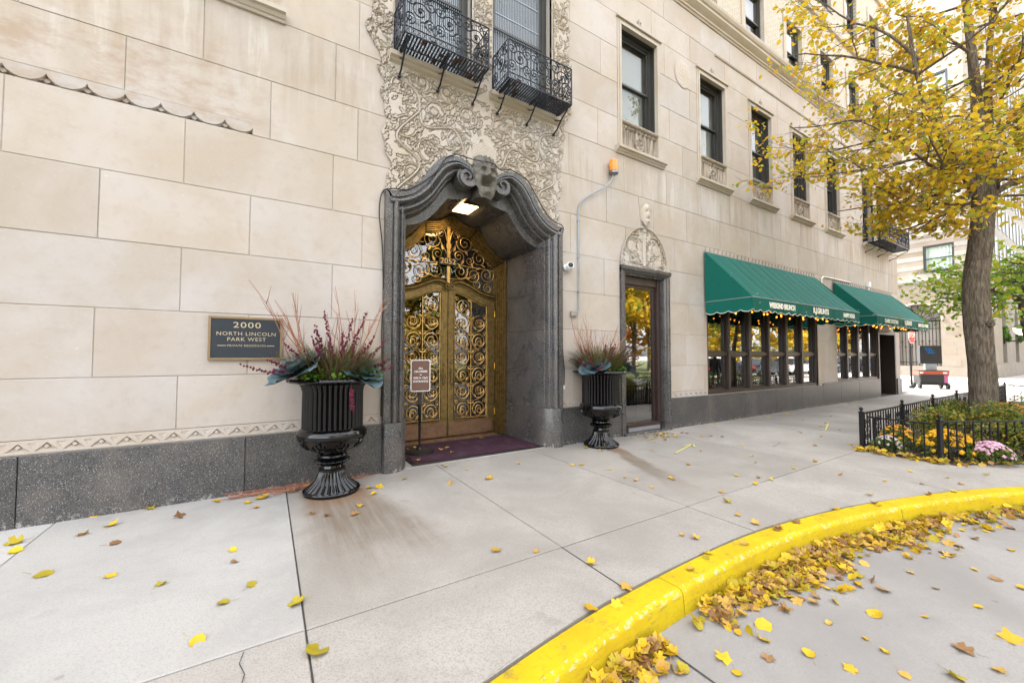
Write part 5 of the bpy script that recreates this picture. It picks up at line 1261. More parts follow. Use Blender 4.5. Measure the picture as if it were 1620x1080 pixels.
mo_ = m_leaf('petal_golden', [(0, (.75, .36, .01)), (1, (.80, .46, .02))], .6, .2); mw_ = m_leaf('petal_pale_pink', [(0, (.62, .48, .52)), (1, (.72, .66, .66))], .6, .2); mp_ = m_leaf('petal_pink', [(0, (.62, .30, .44)), (1, (.72, .48, .58))], .6, .2); mor = m_leaf('petal_orange', [(0, (.62, .25, .02)), (1, (.70, .34, .03))], .6, .2)
mums((8.62, -3.62, .03), .34, .36, mo_, 'large golden chrysanthemum behind the little gate', 1, 130, .030); mums((8.72, -3.05, .03), .24, .34, mor, 'orange chrysanthemum just inside the nearest fence post', 2, 90, .022)
mums((8.36, -3.02, .03), .18, .20, mw_, 'pale pink chrysanthemum low beside the nearest fence post', 3, 80, .018); mums((8.66, -4.02, .03), .24, .26, mp_, 'pink chrysanthemum behind the corner fence post facing the kerb', 4, 110, .022)
mums((11.0, -3.05, .03), .22, .36, mw_, 'pink chrysanthemum against the side fence near the trunk', 5, 60, .02); mums((14.2, -3.5, .03), .5, .40, mor, 'orange and pink chrysanthemums right of the trunk', 6, 130, .03)
# ================================================================== URNS AND THEIR PLANTS
def urn(loc, lab):
    root = empty('urn', loc, .2); tag(root, lab, 'urn', 'black urns flanking the entrance')
    def fl(nf, am): return lambda a, r, z: 1 + am * (abs(math.sin(nf * a / 2)) - .5)
    b = MB(); b.lathe([(.285, 0), (.285, .025), (.27, .035), (.262, .045)], 64); b.lathe([(.262, .045), (.235, .07), (.19, .105), (.155, .15), (.135, .20), (.128, .235)], 96, mod=fl(24, .11), caps=False); b.lathe([(.285, .02), (.292, .03), (.285, .04)], 96, mod=fl(40, .03), caps=False)
    b.build('base', MAT['urn'], root, smooth=50)
    s = MB(); s.lathe([(.128, .235), (.138, .24), (.138, .262), (.118, .27), (.112, .295), (.125, .31)], 48); s.lathe([(.125, .31), (.165, .325), (.178, .345), (.165, .365), (.125, .375)], 80, mod=fl(20, .10), caps=False); s.lathe([(.125, .375), (.150, .39), (.150, .41), (.125, .43)], 80, mod=fl(24, .05), caps=False)
    s.build('stem', MAT['urn'], root, smooth=50)
    w = MB(); w.lathe([(.12, .425), (.16, .44), (.235, .475), (.30, .53), (.325, .575), (.335, .60), (.355, .61), (.362, .64), (.355, .675), (.33, .70), (.305, .715)], 64)
    for k in range(8):                                          # scrolled husks round the bowl
        a = 2 * math.pi * k / 8
        for q in (-1, 1):
            P = []
            for u, z in spiral(0, 0, .075, .02, math.pi / 2, q * .8, 14): aa = a + (u + q * .035) / .29; zz = .535 + z; r = np.interp(zz, [.44, .475, .53, .575, .62], [.17, .242, .307, .332, .35]); P.append((r * math.cos(aa), r * math.sin(aa), zz))
            w.tube(P, .011, 5)
    w.build('bowl', MAT['urn'], root, smooth=50)
    d = MB(); d.lathe([(.300, .71), (.300, .76), (.298, 1.10), (.31, 1.15), (.335, 1.185)], 288, mod=fl(36, .085), caps=False); d.lathe([(.27, .71), (.29, 1.18)], 40, caps=False); d.build('drum', MAT['urn'], root, smooth=50)
    r = MB(); r.lathe([(.335, 1.18), (.40, 1.195), (.445, 1.21), (.458, 1.225), (.45, 1.245), (.41, 1.25), (.36, 1.235), (.30, 1.21), (.02, 1.20)], 120, mod=lambda a, q, z: 1 + (.025 * abs(math.sin(24 * a)) if q > .4 else 0), caps=False)
    for k in range(44): a = 2 * math.pi * k / 44; r.ball((.448 * math.cos(a), .448 * math.sin(a), 1.228), .019, 6, 4, (1, 1, 1.2))
    r.build('rim', MAT['urn'], root, smooth=50); return root
MAT['kale'] = M_simple('cabbage_leaf', (.075, .122, .135), .5, var=.4, scale=9); MAT['redtwig'] = M_simple('red_twig', (.27, .10, .055), .7, var=.3, scale=5); MAT['spike_red'] = m_leaf('burgundy_flower', [(0, (.075, .005, .022)), (1, (.15, .012, .042))], .6, .1)
MAT['grassb'] = m_leaf('ornamental_grass', [(0, (.06, .075, .018)), (.4, (.13, .125, .035)), (.7, (.20, .145, .075)), (1, (.10, .05, .055))], .6, .2); MAT['trail'] = m_leaf('bright_green_leaf', [(0, (.05, .13, .015)), (.7, (.08, .19, .02)), (1, (.20, .22, .02))], .5, .3)
def kale(c, r, tilt, az, lab, seed):
    root = empty('ornamental_cabbage', c); tag(root, lab, 'plant'); rr = random.Random(seed); m = MB()
    for k in range(17):
        a = k * 2.4; lay = k / 17; L = r * (1.12 - .6 * lay); up = .15 + 1.15 * lay; P = []
        for i in range(6):
            t = i / 5; row = []
            for j in range(7):
                s = (j - 3) / 3; wd = L * .62 * math.sin(math.pi * min(1, .12 + t * .80)) ** .7; x = L * t * math.cos(up * (.4 + .6 * t)); z = L * t * math.sin(up * (1 - .25 * t)) - .10 * L * t * t + .10 * L * s * s + .03 * L * math.sin(5 * s + k) * t; y = wd * s
                row.append((x * math.cos(a) - y * math.sin(a), x * math.sin(a) + y * math.cos(a), z))
            P.append(row)
        m.quadgrid(P)
    m.xf(Matrix.Rotation(az, 4, 'Z') @ Matrix.Rotation(tilt, 4, 'Y')); m.build('leaves', MAT['kale'], root, smooth=True, fixn=False); return root
def plants(c, seed, which, big):
    rr = random.Random(seed); cx, cy, cz = c
    # red twigs
    root = empty('red_twig_stems', (cx, cy + .05, cz)); tag(root, 'bare red twigs standing in the %s urn' % which, 'twigs')
    m = MB()
    bunches = [(-.22, 0, -.42, 7, 1.32), (.15, .05, .34, 8, 1.28), (.02, .1, .05, 4, 1.0)] if big else [(-.12, 0, -.35, 8, 1.12), (.1, 0, .42, 9, .90), (0, .1, .02, 8, .8)]
    for (bx, by, lean, k, hh) in bunches:
        for i in range(k):
            p = Vector((bx + rr.gauss(0, .035), by + rr.gauss(0, .03), -.05)); d = Vector((lean * rr.uniform(.5, 1.25), rr.gauss(0, .15), 1)).normalized(); L = hh * rr.uniform(.6, 1.0); P = [p.copy()]
            for j in range(9): d = (d + Vector((rr.gauss(0, .09), rr.gauss(0, .08), .03))).normalized(); P.append(P[-1] + d * L / 9)
            m.tube(P, list(np.linspace(.0075, .002, 10)), 4, caps=False)
            for j in (4, 6, 7):
                dd = (d + Vector((rr.gauss(0, .5), rr.gauss(0, .4), .1))).normalized(); m.tube([P[j], P[j] + dd * .09, P[j] + dd * .20 + Vector((0, 0, .04))], [.004, .003, .0012], 3, caps=False)
    m.build('stems', MAT['redtwig'], root, fixn=False)
    # grass clump
    root = empty('grass_clump', c); tag(root, 'arching bronze-green grass clump in the middle of the %s urn' % which, 'grass'); m = MB(); n = 1500
    for i in range(n):
        a = rr.random() * 6.28; q = rr.random() ** .5 * .34; p = Vector((q * math.cos(a), q * math.sin(a) * .9, -.03)); out = Vector((math.cos(a), math.sin(a), 0)); L = rr.uniform(.24, .56) * (1 if big else 1.08); w = rr.uniform(.006, .013); P = []; sp = rr.uniform(.2, 1.1); tw = Vector((-math.sin(a), math.cos(a), 0))
        for j in range(5): t = j / 4; P.append(p + out * (sp * L * t ** 1.4 * 1.05) + Vector((0, 0, L * (t * (1.05 - .45 * sp * t)))) + tw * rr.gauss(0, .008))
        m.quadgrid([[tuple(P[j] - tw * w * (1 - j / 4.4)) for j in range(5)], [tuple(P[j] + tw * w * (1 - j / 4.4)) for j in range(5)]])
    m.build('blades', MAT['grassb'], root, fixn=False)
    # burgundy flower spikes
    root = empty('burgundy_flower_spikes', c); tag(root, 'burgundy flower spikes leaning out of the %s urn' % which, 'flowers'); m = MB(); stm = MB()
    S = [(-.5, .5, .45), (-.25, .75, .60), (.05, .85, .66), (.22, .8, .70), (.45, .55, .62), (.62, .42, .62), (.75, .15, .52), (-.85, .25, .58), (-.95, .10, .72), (-.8, .12, .6), (.8, .28, .5), (.25, -.65, .46), (-.4, .65, .55), (.12, .2, .4), (-.6, .45, .55), (.0, .9, .75), (.3, .9, .8), (-.3, .85, .62), (.35, .75, .52), (-.1, .8, .5), (.5, .7, .45)] if big else [(-.9, .35, .55), (-.6, .5, .5), (-.95, .05, .6), (.6, .5, .55), (.85, .3, .55), (.95, .12, .55), (.2, .8, .42), (-.2, .8, .4), (-.1, .5, .3), (.4, .4, .5), (-.75, .15, .55), (.3, .6, .5), (-.4, .7, .5), (.5, .65, .6)]
    for (lx, up, L) in S:
        d0 = Vector((lx * .9, -abs(rr.gauss(.25, .25)), up)).normalized(); p = Vector((lx * .18, -.05 - .1 * rr.random(), .02)); P = [p.copy()]; d = d0
        if up < 0: p = Vector((lx * .42, -.41, .05)); P = [p.copy()]; d = Vector((.1 * lx, -.35, -.8)).normalized(); L *= .8
        for j in range(10): d = (d + Vector((rr.gauss(0, .04), rr.gauss(0, .04), .02 if up > 0 else -.06))).normalized(); P.append(P[-1] + d * L / 10)
        stm.tube(P, .0025, 3, caps=False)
        for j in range(26):
            t = .38 + .62 * j / 26; i = min(9, int(t * 10)); q = P[i].lerp(P[i + 1], t * 10 - i) + Vector((rr.gauss(0, .008), rr.gauss(0, .008), rr.gauss(0, .008)))
            m.ball(q, .0155 * (1.25 - .6 * t), 5, 3, (1, 1, 1.1))
    tag(m.build('spikes', MAT['spike_red'], root, fixn=False), kind='stuff'); stm.build('stalks', MAT['spike_red'], root, fixn=False)
    # bright green trailing leaves
    root = empty('trailing_greenery', c); tag(root, 'bright green leafy filler along the rim of the %s urn' % which, 'plant'); P = []
    for (ax, w) in ((-.20, .10), (.30, .09), (.02, .06)) if big else ((-.02, .12), (.12, .08)):
        for i in range(130): P.append((ax + rr.gauss(0, w * .8), -.30 + rr.gauss(0, .06), .045 + abs(rr.gauss(0, .05))))
    leaf_cloud('leaves', np.array(P), .035, MAT['trail'], root, seed, .2)
U1, U2 = (.64, -.42, 0), (4.78, -.36, 0)
urn(U1, 'black cast-iron urn between the bronze plaque and the entrance'); urn(U2, 'black cast-iron urn between the entrance and the narrow glass door')
plants((U1[0], U1[1], 1.22), 3, 'left', True); plants((U2[0], U2[1], 1.22), 4, 'right', False)
for (dx, dy, dz, r, tl, az, lab, sd) in ((-.36, -.20, .10, .30, -.6, .4, 'blue-green ornamental cabbage hanging over the left edge of the left urn', 1), (.24, -.24, .08, .25, .6, -1.0, 'blue-green ornamental cabbage at the front right of the left urn', 2), (.02, -.12, .10, .16, .3, -1.6, 'small blue-green ornamental cabbage in the middle of the left urn', 3), (.36, .02, .05, .17, .8, .2, 'blue-green ornamental cabbage at the far right edge of the left urn', 4)): kale((U1[0] + dx, U1[1] + dy, 1.22 + dz), r, tl, az, lab, sd)
for (dx, dy, dz, r, tl, az, lab, sd) in ((-.32, -.20, .08, .25, -.6, .5, 'blue-green ornamental cabbage at the left edge of the right urn', 5), (.34, -.18, .07, .25, .6, -.6, 'blue-green ornamental cabbage over the right edge of the right urn', 6)): kale((U2[0] + dx, U2[1] + dy, 1.22 + dz), r, tl, az, lab, sd)
# cut twigs lying behind the left urn
tp_ = MB(); rr = random.Random(8)
for i in range(46):
    x = rr.uniform(-.10, .95); y = rr.uniform(-.24, -.07); a = rr.gauss(0, .20); L = rr.uniform(.25, .8); z = .008 + abs(rr.gauss(0, .016)); tp_.tube([(x - L / 2 * math.cos(a), y - L / 2 * math.sin(a), max(.006, z + rr.gauss(0, .008))), (x, y + rr.gauss(0, .015), z), (x + L / 2 * math.cos(a), min(-.045, y + L / 2 * math.sin(a)), max(.006, z + rr.gauss(0, .012)))], [.0036, .003, .0015], 4, caps=False)
tag(tp_.build('twig_pile', MAT['redtwig'], None, fixn=False), 'loose red twigs lying along the plinth behind the left urn', 'twigs', kind='stuff')

# ================================================================== FIXTURES ON THE WALL
pl = MB(); pl.cbox(-.525, .140, -.03, .004, 1.452, 1.908, .003); pl = pl.build('plaque', M_simple('plaque_field', (.020, .026, .036), .45, .3, var=.3, scale=12)); tag(pl, 'dark plaque with bronze border reading 2000 NORTH LINCOLN PARK WEST', 'plaque')
fr = MB()
for q in ((-.530, -.508, 1.447, 1.913), (.123, .145, 1.447, 1.913), (-.508, .123, 1.447, 1.469), (-.508, .123, 1.891, 1.913)): fr.box(q[0], q[1], -.038, -.002, q[2], q[3])
mbz = M_simple('plaque_bronze', (.24, .165, .09), .45, .5, var=.2); fr.build('border', mbz, pl)
mlt = M_simple('plaque_letters', (.46, .38, .26), .45, .4, var=.1)
for (tx, sz, z, sx) in (('2000', .088, 1.822, 1.35), ('NORTH LINCOLN', .055, 1.728, 1.12), ('PARK WEST', .055, 1.668, 1.12), ('PRIVATE RESIDENCES', .030, 1.600, 1.12)): put_text(tx, sz, (-.190, -.031, z), mlt, pl, sx=sx, space=1.12)
ln = MB(); ln.box(-.45, -.375, -.033, -.030, 1.597, 1.604); ln.box(-.005, .07, -.033, -.030, 1.597, 1.604); ln.build('rule', mlt, pl)
# beacon on bent conduit
bc = empty('beacon_lamp', (5.40, -.10, 4.86)); tag(bc, 'orange beacon lamp on a bent grey conduit beside the narrow door', 'beacon')
m = MB(); P = interp([(4.605, -.03, 2.30), (4.605, -.03, 3.2), (4.60, -.03, 3.95), (4.66, -.035, 4.20), (4.88, -.06, 4.38), (5.14, -.09, 4.54), (5.32, -.10, 4.70), (5.40, -.10, 4.88)], 6); P = [Vector((4.50, -.05, 2.215)), Vector((4.57, -.04, 2.235))] + P
m.tube([p - Vector((5.40, -.10, 4.86)) for p in P], .014, 8); m.build('conduit', MAT['grey'], bc, smooth=40)
m = MB(); m.cbox(-.985, -.865, .04, .10, -2.69, -2.60, .005); m.build('junction_box', M_simple('steel_box', (.30, .28, .26), .4, .6), bc)
for z in (3.85, 3.2, 2.6): MB().box(-.815, -.775, .055, .10, z - 4.86, z - 4.845).build('clip', MAT['grey'], bc)
m = MB(); m.lathe([(.085, 0), (.088, .03), (.075, .05)], 24); m.build('lamp_base', M_simple('beacon_base', (.20, .20, .20), .35, .8), bc, smooth=40)
mor_ = NT('beacon_orange', .18, 0, .6); w = mor_.n('ShaderNodeTexWave'); mor_.l(mor_.obj(), w.inputs[0]); w.bands_direction = 'Z'; w.inputs['Scale'].default_value = 26; mor_.color(mor_.mix(w.outputs['Fac'], (.85, .22, .01), (.95, .34, .02))); mor_.b.inputs['Transmission Weight'].default_value = .25
m = MB(); m.lathe([(.082, .05), (.082, .15), (.080, .155), (.080, .235), (.068, .255), (.01, .26)], 28); m.build('lens', mor_.mat, bc, smooth=40)
# security camera
sc_ = empty('security_camera', (4.30, 0, 3.0)); tag(sc_, 'white dome security camera on the wall right of the entrance', 'camera')
m = MB(); m.lathe([(.05, 0), (.055, .015), (.052, .05), (.02, .052)], 20); m.xf(Matrix.Rotation(R(90), 4, 'X')); m.build('mount', MAT['white'], sc_, smooth=40)
m = MB(); m.lathe([(.03, -.09), (.06, -.08), (.066, -.03), (.066, .05), (.055, .075), (.02, .08)], 24); m.xf(Matrix.Translation((.03, -.10, .0)) @ Matrix.Rotation(R(-25), 4, 'Z') @ Matrix.Rotation(R(78), 4, 'X') ); m.build('housing', MAT['white'], sc_, smooth=40)
m = MB(); m.lathe([(.045, .078), (.04, .09), (.01, .094)], 18); m.xf(Matrix.Translation((.03, -.10, .0)) @ Matrix.Rotation(R(-25), 4, 'Z') @ Matrix.Rotation(R(78), 4, 'X')); m.build('camera_lens', MAT['black'], sc_, smooth=True)
# outlet and cables round the portal
ol = MB(); ol.cbox(4.235, 4.275, -.04, .0, .93, 1.0, .004); ol = ol.build('outlet', MAT['white']); tag(ol, 'small white outlet low on the wall right of the portal', 'outlet')
def cable(pts, lab, r=.008):
    m = MB(); m.tube(interp(pts, 5), r, 5); tag(m.build('cable', MAT['black'], None, smooth=True), lab, 'cable', 'black cables round the portal')
oc = [(PX - u, -.098, z + .012) for u, z in PORT_OUT]
cable([(1.255, -.03, .72), (1.262, -.03, 1.3), (1.25, -.03, 1.8), (1.262, -.03, 2.3), (1.245, -.03, 2.9), (1.20, -.03, 3.35), (1.235, -.05, 3.62), (1.36, -.098, 3.672), (1.55, -.10, 3.70), (1.78, -.105, 3.87), (1.95, -.10, 4.05), (2.10, -.10, 4.28), (2.25, -.10, 4.37)], 'thin black cable up the left side of the portal')
cable([(2.18, -.098, 4.368), (2.32, -.10, 4.37), (2.50, -.16, 4.33), (2.735, -.26, 4.30), (2.95, -.16, 4.29), (3.15, -.10, 4.37), (3.45, -.098, 4.29), (3.62, -.098, 4.09), (3.85, -.098, 3.82), (4.02, -.098, 3.71), (4.20, -.09, 3.66), (4.225, -.03, 3.4), (4.225, -.03, 2.2), (4.235, -.03, 1.6), (4.26, -.035, 1.25), (4.255, -.035, 1.0)], 'black cable draped over the mask and down the right side of the portal')
m = MB(); m.tube([(14.35, -.03, 3.5), (14.36, -.03, 3.86), (14.5, -.03, 3.93), (16.6, -.03, 3.95)], .02, 8); m.box(18.1, 18.25, -.09, 0, 3.95, 4.12); m.tube([(18.17, -.04, 3.95), (18.17, -.04, 3.84)], .02, 6); tag(m.build('wall_conduit', MAT['white'], None), 'white conduit on the wall above the farther awning', 'conduit')
# ================================================================== MAT AND SIGN
def m_mat():
    m = NT('mat_pile', .95, 0, .1); p = m.pos(); n = m.noise(p, 260, 3, .7); b = m.noise(p, 5, 4); c = m.mix(m.smooth(n, .3, .7), (.028, .013, .022), (.085, .04, .06)); m.color(m.mix(m.math('MULTIPLY', m.smooth(b, .45, .7), .25), c, (.13, .10, .10))); m.bump(n, .6, .006); return m.mat
dm = MB(); dm.cbox(1.70, 3.90, .03, 1.20, .007, .020, .004); dm = dm.build('door_mat', MAT['black']); tag(dm, 'dark maroon door mat with black rubber edge in front of the bronze doors', 'mat'); MB().box(1.76, 3.84, .09, 1.14, .0195, .026).build('pile', m_mat(), dm)
sg = empty('sign_stand', (2.0, .66, .026)); tag(sg, 'brown sign on a black floor stand reading ALL DELIVERIES to 2055 N. Clark ENTRANCE', 'sign')
m = MB(); m.lathe([(.215, 0), (.215, .012), (.19, .03), (.10, .045), (.05, .05), (.04, .075), (.02, .08)], 40); m.build('base', MAT['black'], sg, smooth=40)
m = MB(); m.lathe([(.019, .07), (.019, .60), (.026, .61), (.026, .72), (.015, .73)], 14); m.box(-.03, .03, -.01, .01, .70, .93); m.build('post', MAT['black'], sg, smooth=40)
def rrect(x0, x1, z0, z1, r, n=5):
    o = []
    for cx, cz, a in ((x1 - r, z1 - r, 0), (x0 + r, z1 - r, 90), (x0 + r, z0 + r, 180), (x1 - r, z0 + r, 270)): o += [(cx + r * math.cos(R(a + 90 * i / n)), cz + r * math.sin(R(a + 90 * i / n))) for i in range(n + 1)]
    return o
m = MB(); m.prism(rrect(-.155, .155, .92, 1.405, .035), -.024, -.014); m.build('sign_border', MAT['white'], sg); m = MB(); m.prism(rrect(-.140, .140, .935, 1.39, .028), -.027, -.0235); bd = m.build('sign_face', M_simple('sign_brown', (.15, .075, .055), .4, var=.12), sg)
for tx, sz, z, sx in (('ALL', .040, 1.275, 1.1), ('DELIVERIES', .040, 1.225, 1.06), ('to', .034, 1.178, 1.1), ('2055 N. Clark', .040, 1.128, .98), ('ENTRANCE', .042, 1.075, 1.08)): put_text(tx, sz, (0, -.0275, z), MAT['white'], sg, ext=.001, sx=sx, bold=.0012)
# ================================================================== FAR SIDE OF THE SIDE STREET
mfar = m_limestone('far_limestone', (.23, .20, .165), streaks=False, tint=.18); mfar2 = m_limestone('far_limestone_pale', (.28, .262, .235), streaks=False, tint=.06)
fb = empty('corner_building', (42, 1.2, 0)); tag(fb, 'cream stone building across the side street with arched iron-grilled window', 'building')
FX = 0.
def fwall(cells, mat, name='wall', x0=0., x1=.4): 
    m = MB()
    for (a, b, c, d) in cells: m.box(x0, x1, a, b, c, d)
    return m.build(name, mat, fb)
# facade plane x=0 local (faces -x); local y along, z up. openings
AC, AR, AZ = 2.75, 1.20, 4.15
fholes = [(AC - AR, AC + AR, .75, AZ)]
for k in range(10): fholes.append((AC - AR * math.sqrt(1 - ((k + .5) / 10) ** 2), AC + AR * math.sqrt(1 - ((k + .5) / 10) ** 2), AZ + AR * k / 10, AZ + AR * (k + 1) / 10))
FW = [(.75, 2.35), (4.15, 5.75), (7.5, 9.1)]; FR = [(7.75, 9.75), (12.4, 14.6), (16.4, 18.6), (20.4, 22.6), (24.4, 26.6)]
wh = [(a, b, c, d) for a, b in FW for c, d in FR]
zc = [0, .75] + [.75 + .46 * k for k in range(1, 14)] + [7.0]; zc = sorted(set(round(z, 3) for z in zc if z <= 7.0))
random.seed(4)
for k, (z0, z1) in enumerate(zip(zc, zc[1:])):
    y = -.0 - (.5 if k % 2 else 0)
    while y < 10:
        y2 = y + random.choice((.9, 1.1, 1.3)); c = [(max(0, y) + .004, min(10, y2) - .004, z0 + .004, z1 - .004)]
        for h in fholes: c = sub_rects(c, h)
        c = [q for q in c if q[1] - q[0] > .02 and q[3] - q[2] > .02]
        if c:
            m = MB(); x = random.uniform(0, .012)
            for (a, b, cc, d) in c: m.box(x, .2, a, b, cc, d)
            m.build('stone_block', mfar, fb)
        y = y2
c = [(0, 10, 0, 7.0)]
for h in fholes: c = sub_rects(c, h)
fwall(c, MAT['mortar'], 'mortar_bed', .02, .4)
for k in range(9):                                               # banded course behind the windows
    z0, z1 = 7.35 + .34 * k, 7.35 + .34 * (k + 1); c = [(0, 10, z0 + .004, z1 - .004)]
    for h in wh: c = sub_rects(c, h)
    for q in c: fwall([q], mfar if k % 2 else mfar2, 'stone_band', .0 if k % 2 else -.012, .3)
c = [(0, 10, 10.7, 34)]
for h in wh: c = sub_rects(c, h)
fwall(c, mbrick if False else mfar2, 'upper_wall', .02, .4)
for z, p in ((7.0, .16), (10.42, .14), (15.3, .1)): m = MB(); m.box(-p, .4, -.05, 10, z + .12, z + .34); m.box(-p * .6, .4, -.03, 10, z, z + .12); m.build('cornice', mfar2, fb)
for a, b in FW:
    for i, (z0, z1) in enumerate(FR):
        m = MB(); t = .13
        m.box(.05, .2, a, a + t, z0, z1); m.box(.05, .2, b - t, b, z0, z1); m.box(.05, .2, a + t, b - t, z1 - t, z1); m.box(.05, .2, a + t, b - t, z0, z0 + t); m.box(.09, .18, a + t, b - t, z0 + (z1 - z0) * .48, z0 + (z1 - z0) * .52); w = m.build('window', M_simple('blue_black_frame', (.03, .035, .045), .4) if 'bbf' not in MAT else MAT['bbf'], fb); MAT['bbf'] = w.data.materials[0]
        MB().box(.16, .165, a + t, b - t, z0 + t, z1 - t).build('pane', MAT['glass'], w); n = 40
        MB().quadgrid([[(.28 + .03 * math.sin(k * 1.3), a + (b - a) * k / n, z) for k in range(n + 1)] for z in (z0, z1)]).build('curtain', MAT['curtain'], w, smooth=True)
        if i == 0:
            q = MB(); q.box(-.12, -.10, a - .35, b + .35, z0 - .05, z0 - .02); q.box(-.12, -.10, a - .35, b + .35, z0 + .16, z0 + .18)
            for k in range(14): yy = a - .35 + (b - a + .7) * (k + .5) / 14; q.tube([(-.11, u, z) for u, z in spiral(yy, z0 + .07, .07, .012, 1.57, 1.5, 10)], .012, 4)
            q.build('window_guard', MAT['iron'], w)
ag = MB(); ag.box(.18, .24, AC - AR, AC + AR, AZ - .09, AZ + .02)
for k in range(13): y = AC - AR + 2 * AR * (k + .5) / 13; ag.box(.12, .15, y - .022, y + .022, .78, AZ - .09); ag.ball((.135, y, 2.2 + .4 * (k % 2)), .07, 6, 4); 
for z in (1.0, 3.5): ag.box(.11, .16, AC - AR, AC + AR, z, z + .05)
for k in range(9): a = math.pi * (k + .5) / 9; ag.tube([(.15, AC + .3 * math.cos(a), AZ + .3 * math.sin(a)), (.15, AC + AR * math.cos(a), AZ + AR * math.sin(a))], .025, 4); ag.tube([(.15, AC + .78 * math.cos(a) + u, AZ + .78 * math.sin(a) + v) for u, v in spiral(0, 0, .17, .03, a, 1.4, 12)], .018, 4)
ag.tube([(.15, AC + .3 * math.cos(a), AZ + .3 * math.sin(a)) for a in np.linspace(0, math.pi, 12)], .03, 4); ag.tube([(.13, AC + AR * math.cos(a), AZ + AR * math.sin(a)) for a in np.linspace(0, math.pi, 20)], .05, 5)
ag.build('arch_grille', MAT['iron'], fb)
m = MB(); m.tube([(-.01, AC + (AR + .12) * math.cos(a), AZ + (AR + .12) * math.sin(a)) for a in np.linspace(0, math.pi, 24)], .07, 6); m.build('arch_moulding', mfar2, fb, smooth=True)
MB().box(.5, .52, AC - 1.3, AC + 1.3, .7, AZ).build('arch_backing', mfar, fb); MB().box(.5, .52, AC - 1.3, AC + 1.3, AZ, 5.5).build('arch_backing', MAT['dark'], fb)
MB().box(-.06, .4, 0, 10, .0, .70).build('base_course', mfar, fb)
MB().box(.41, 8, .0, 10, 0, 34).build('core', mfar2, fb)
# wing facing the main street
wg = empty('chapel_wing', (42.6, 1.25, 0)); tag(wg, 'white low wing with narrow pointed-arch windows beyond the tree trunk', 'building')
whl = []; AW = [(3.0, 4.6), (8.2, 9.8), (13.6, 15.2), (19, 20.6)]
for a, b in AW:
    whl.append((a, b, 1.0, 4.3)); c_ = (a + b) / 2; hw = (b - a) / 2
    for k in range(8): h = hw * (1 - ((k + .5) / 8) ** 1.7); whl.append((c_ - h, c_ + h, 4.3 + .16 * k, 4.3 + .16 * (k + 1)))
c = [(0, 40, 0, 6.9)]
for h in whl: c = sub_rects(c, h)
m = MB()
for (a, b, z0, z1) in c: m.box(a, b, -.9, -.5, z0, z1)
m.build('wall', mfar2, wg); MB().box(-.4, 40, -1.0, -.89, 0, .9).build('base_course', mfar2, wg); MB().box(-.3, 40, -1.05, -.4, 6.9, 7.2).build('coping', mfar2, wg); MB().box(.1, 40, -.5, 8, 0, 6.8).build('core', mfar2, wg)
for a, b in AW:
    m = MB(); m.box(a, b, -.62, -.60, 1.0, 5.6); w = m.build('window', MAT['glass'], wg); MB().box(a, b, -.53, -.51, 1.0, 5.6).build('dark_backing', MAT['dark'], w); m = MB()
    for x in (a + .05, (a + b) / 2, b - .05): m.box(x - .05, x + .05, -.70, -.63, 1.0, 5.2)
    for z in (1.05, 2.2, 3.3, 4.3): m.box(a, b, -.69, -.64, z - .04, z + .04)
    m.build('bars', MAT['iron'], w)
for i, (a, b) in enumerate(AW[:3]):
    g_ = np.random.default_rng(i); th = g_.uniform(0, 6.28, 260); q = g_.normal(.42, .07, 260); P = np.stack([(a + b) / 2 + q * np.cos(th), -1.0 + g_.normal(0, .05, 260), 3.2 + q * np.sin(th)], -1) + np.array((42.6, 1.25, 0))
    tag(leaf_cloud('wreath', P, .16, MAT['trail'], None, i), 'green wreath on the %s pointed window of the white wing' % ('first', 'second', 'third')[i], 'wreath', 'wreaths on the white wing')
lt = empty('wall_lantern', (46.0, .22, 0)); tag(lt, 'black bracket lantern with glass globe on the white wing', 'lantern')
m = MB(); m.tube([(0, .1, 2.4), (0, .1, 3.5)], .05, 6); m.tube([(0, .1, 2.6), (0, -.5, 2.6), (0, -.7, 2.9)], .045, 6); m.lathe([(.45, 0), (.30, .14), (.06, .22), (.04, .4)], 16, (0, -.7, 3.55)); m.build('bracket', MAT['iron'], lt)
m = MB(); m.lathe([(.08, 0), (.26, .10), (.38, .32), (.40, .55)], 16, (0, -.7, 3.0)); m.build('globe', m_emit('lantern_glow', (1, .8, .55), .5, False), lt, smooth=True)
tw_ = empty('far_tower', (70, 4.5, 0)); tag(tw_, 'tall pale tower with vertical window strips far behind the white wing', 'building')
MB().box(0, 70, 0, 16, 0, 60).build('wall', mfar2, tw_)
for k in range(25):
    for j in range(9): w = MB().box(1.2 + k * 2.7, 2.4 + k * 2.7, -.06, .02, 4 + j * 4.6, 7.2 + j * 4.6).build('window', MAT['bbf'], tw_)
for k in range(6):
    for j in range(9): w = MB().box(-.06, .02, 1.2 + k * 2.5, 2.3 + k * 2.5, 4 + j * 4.6, 7.2 + j * 4.6).build('window', MAT['bbf'], tw_)
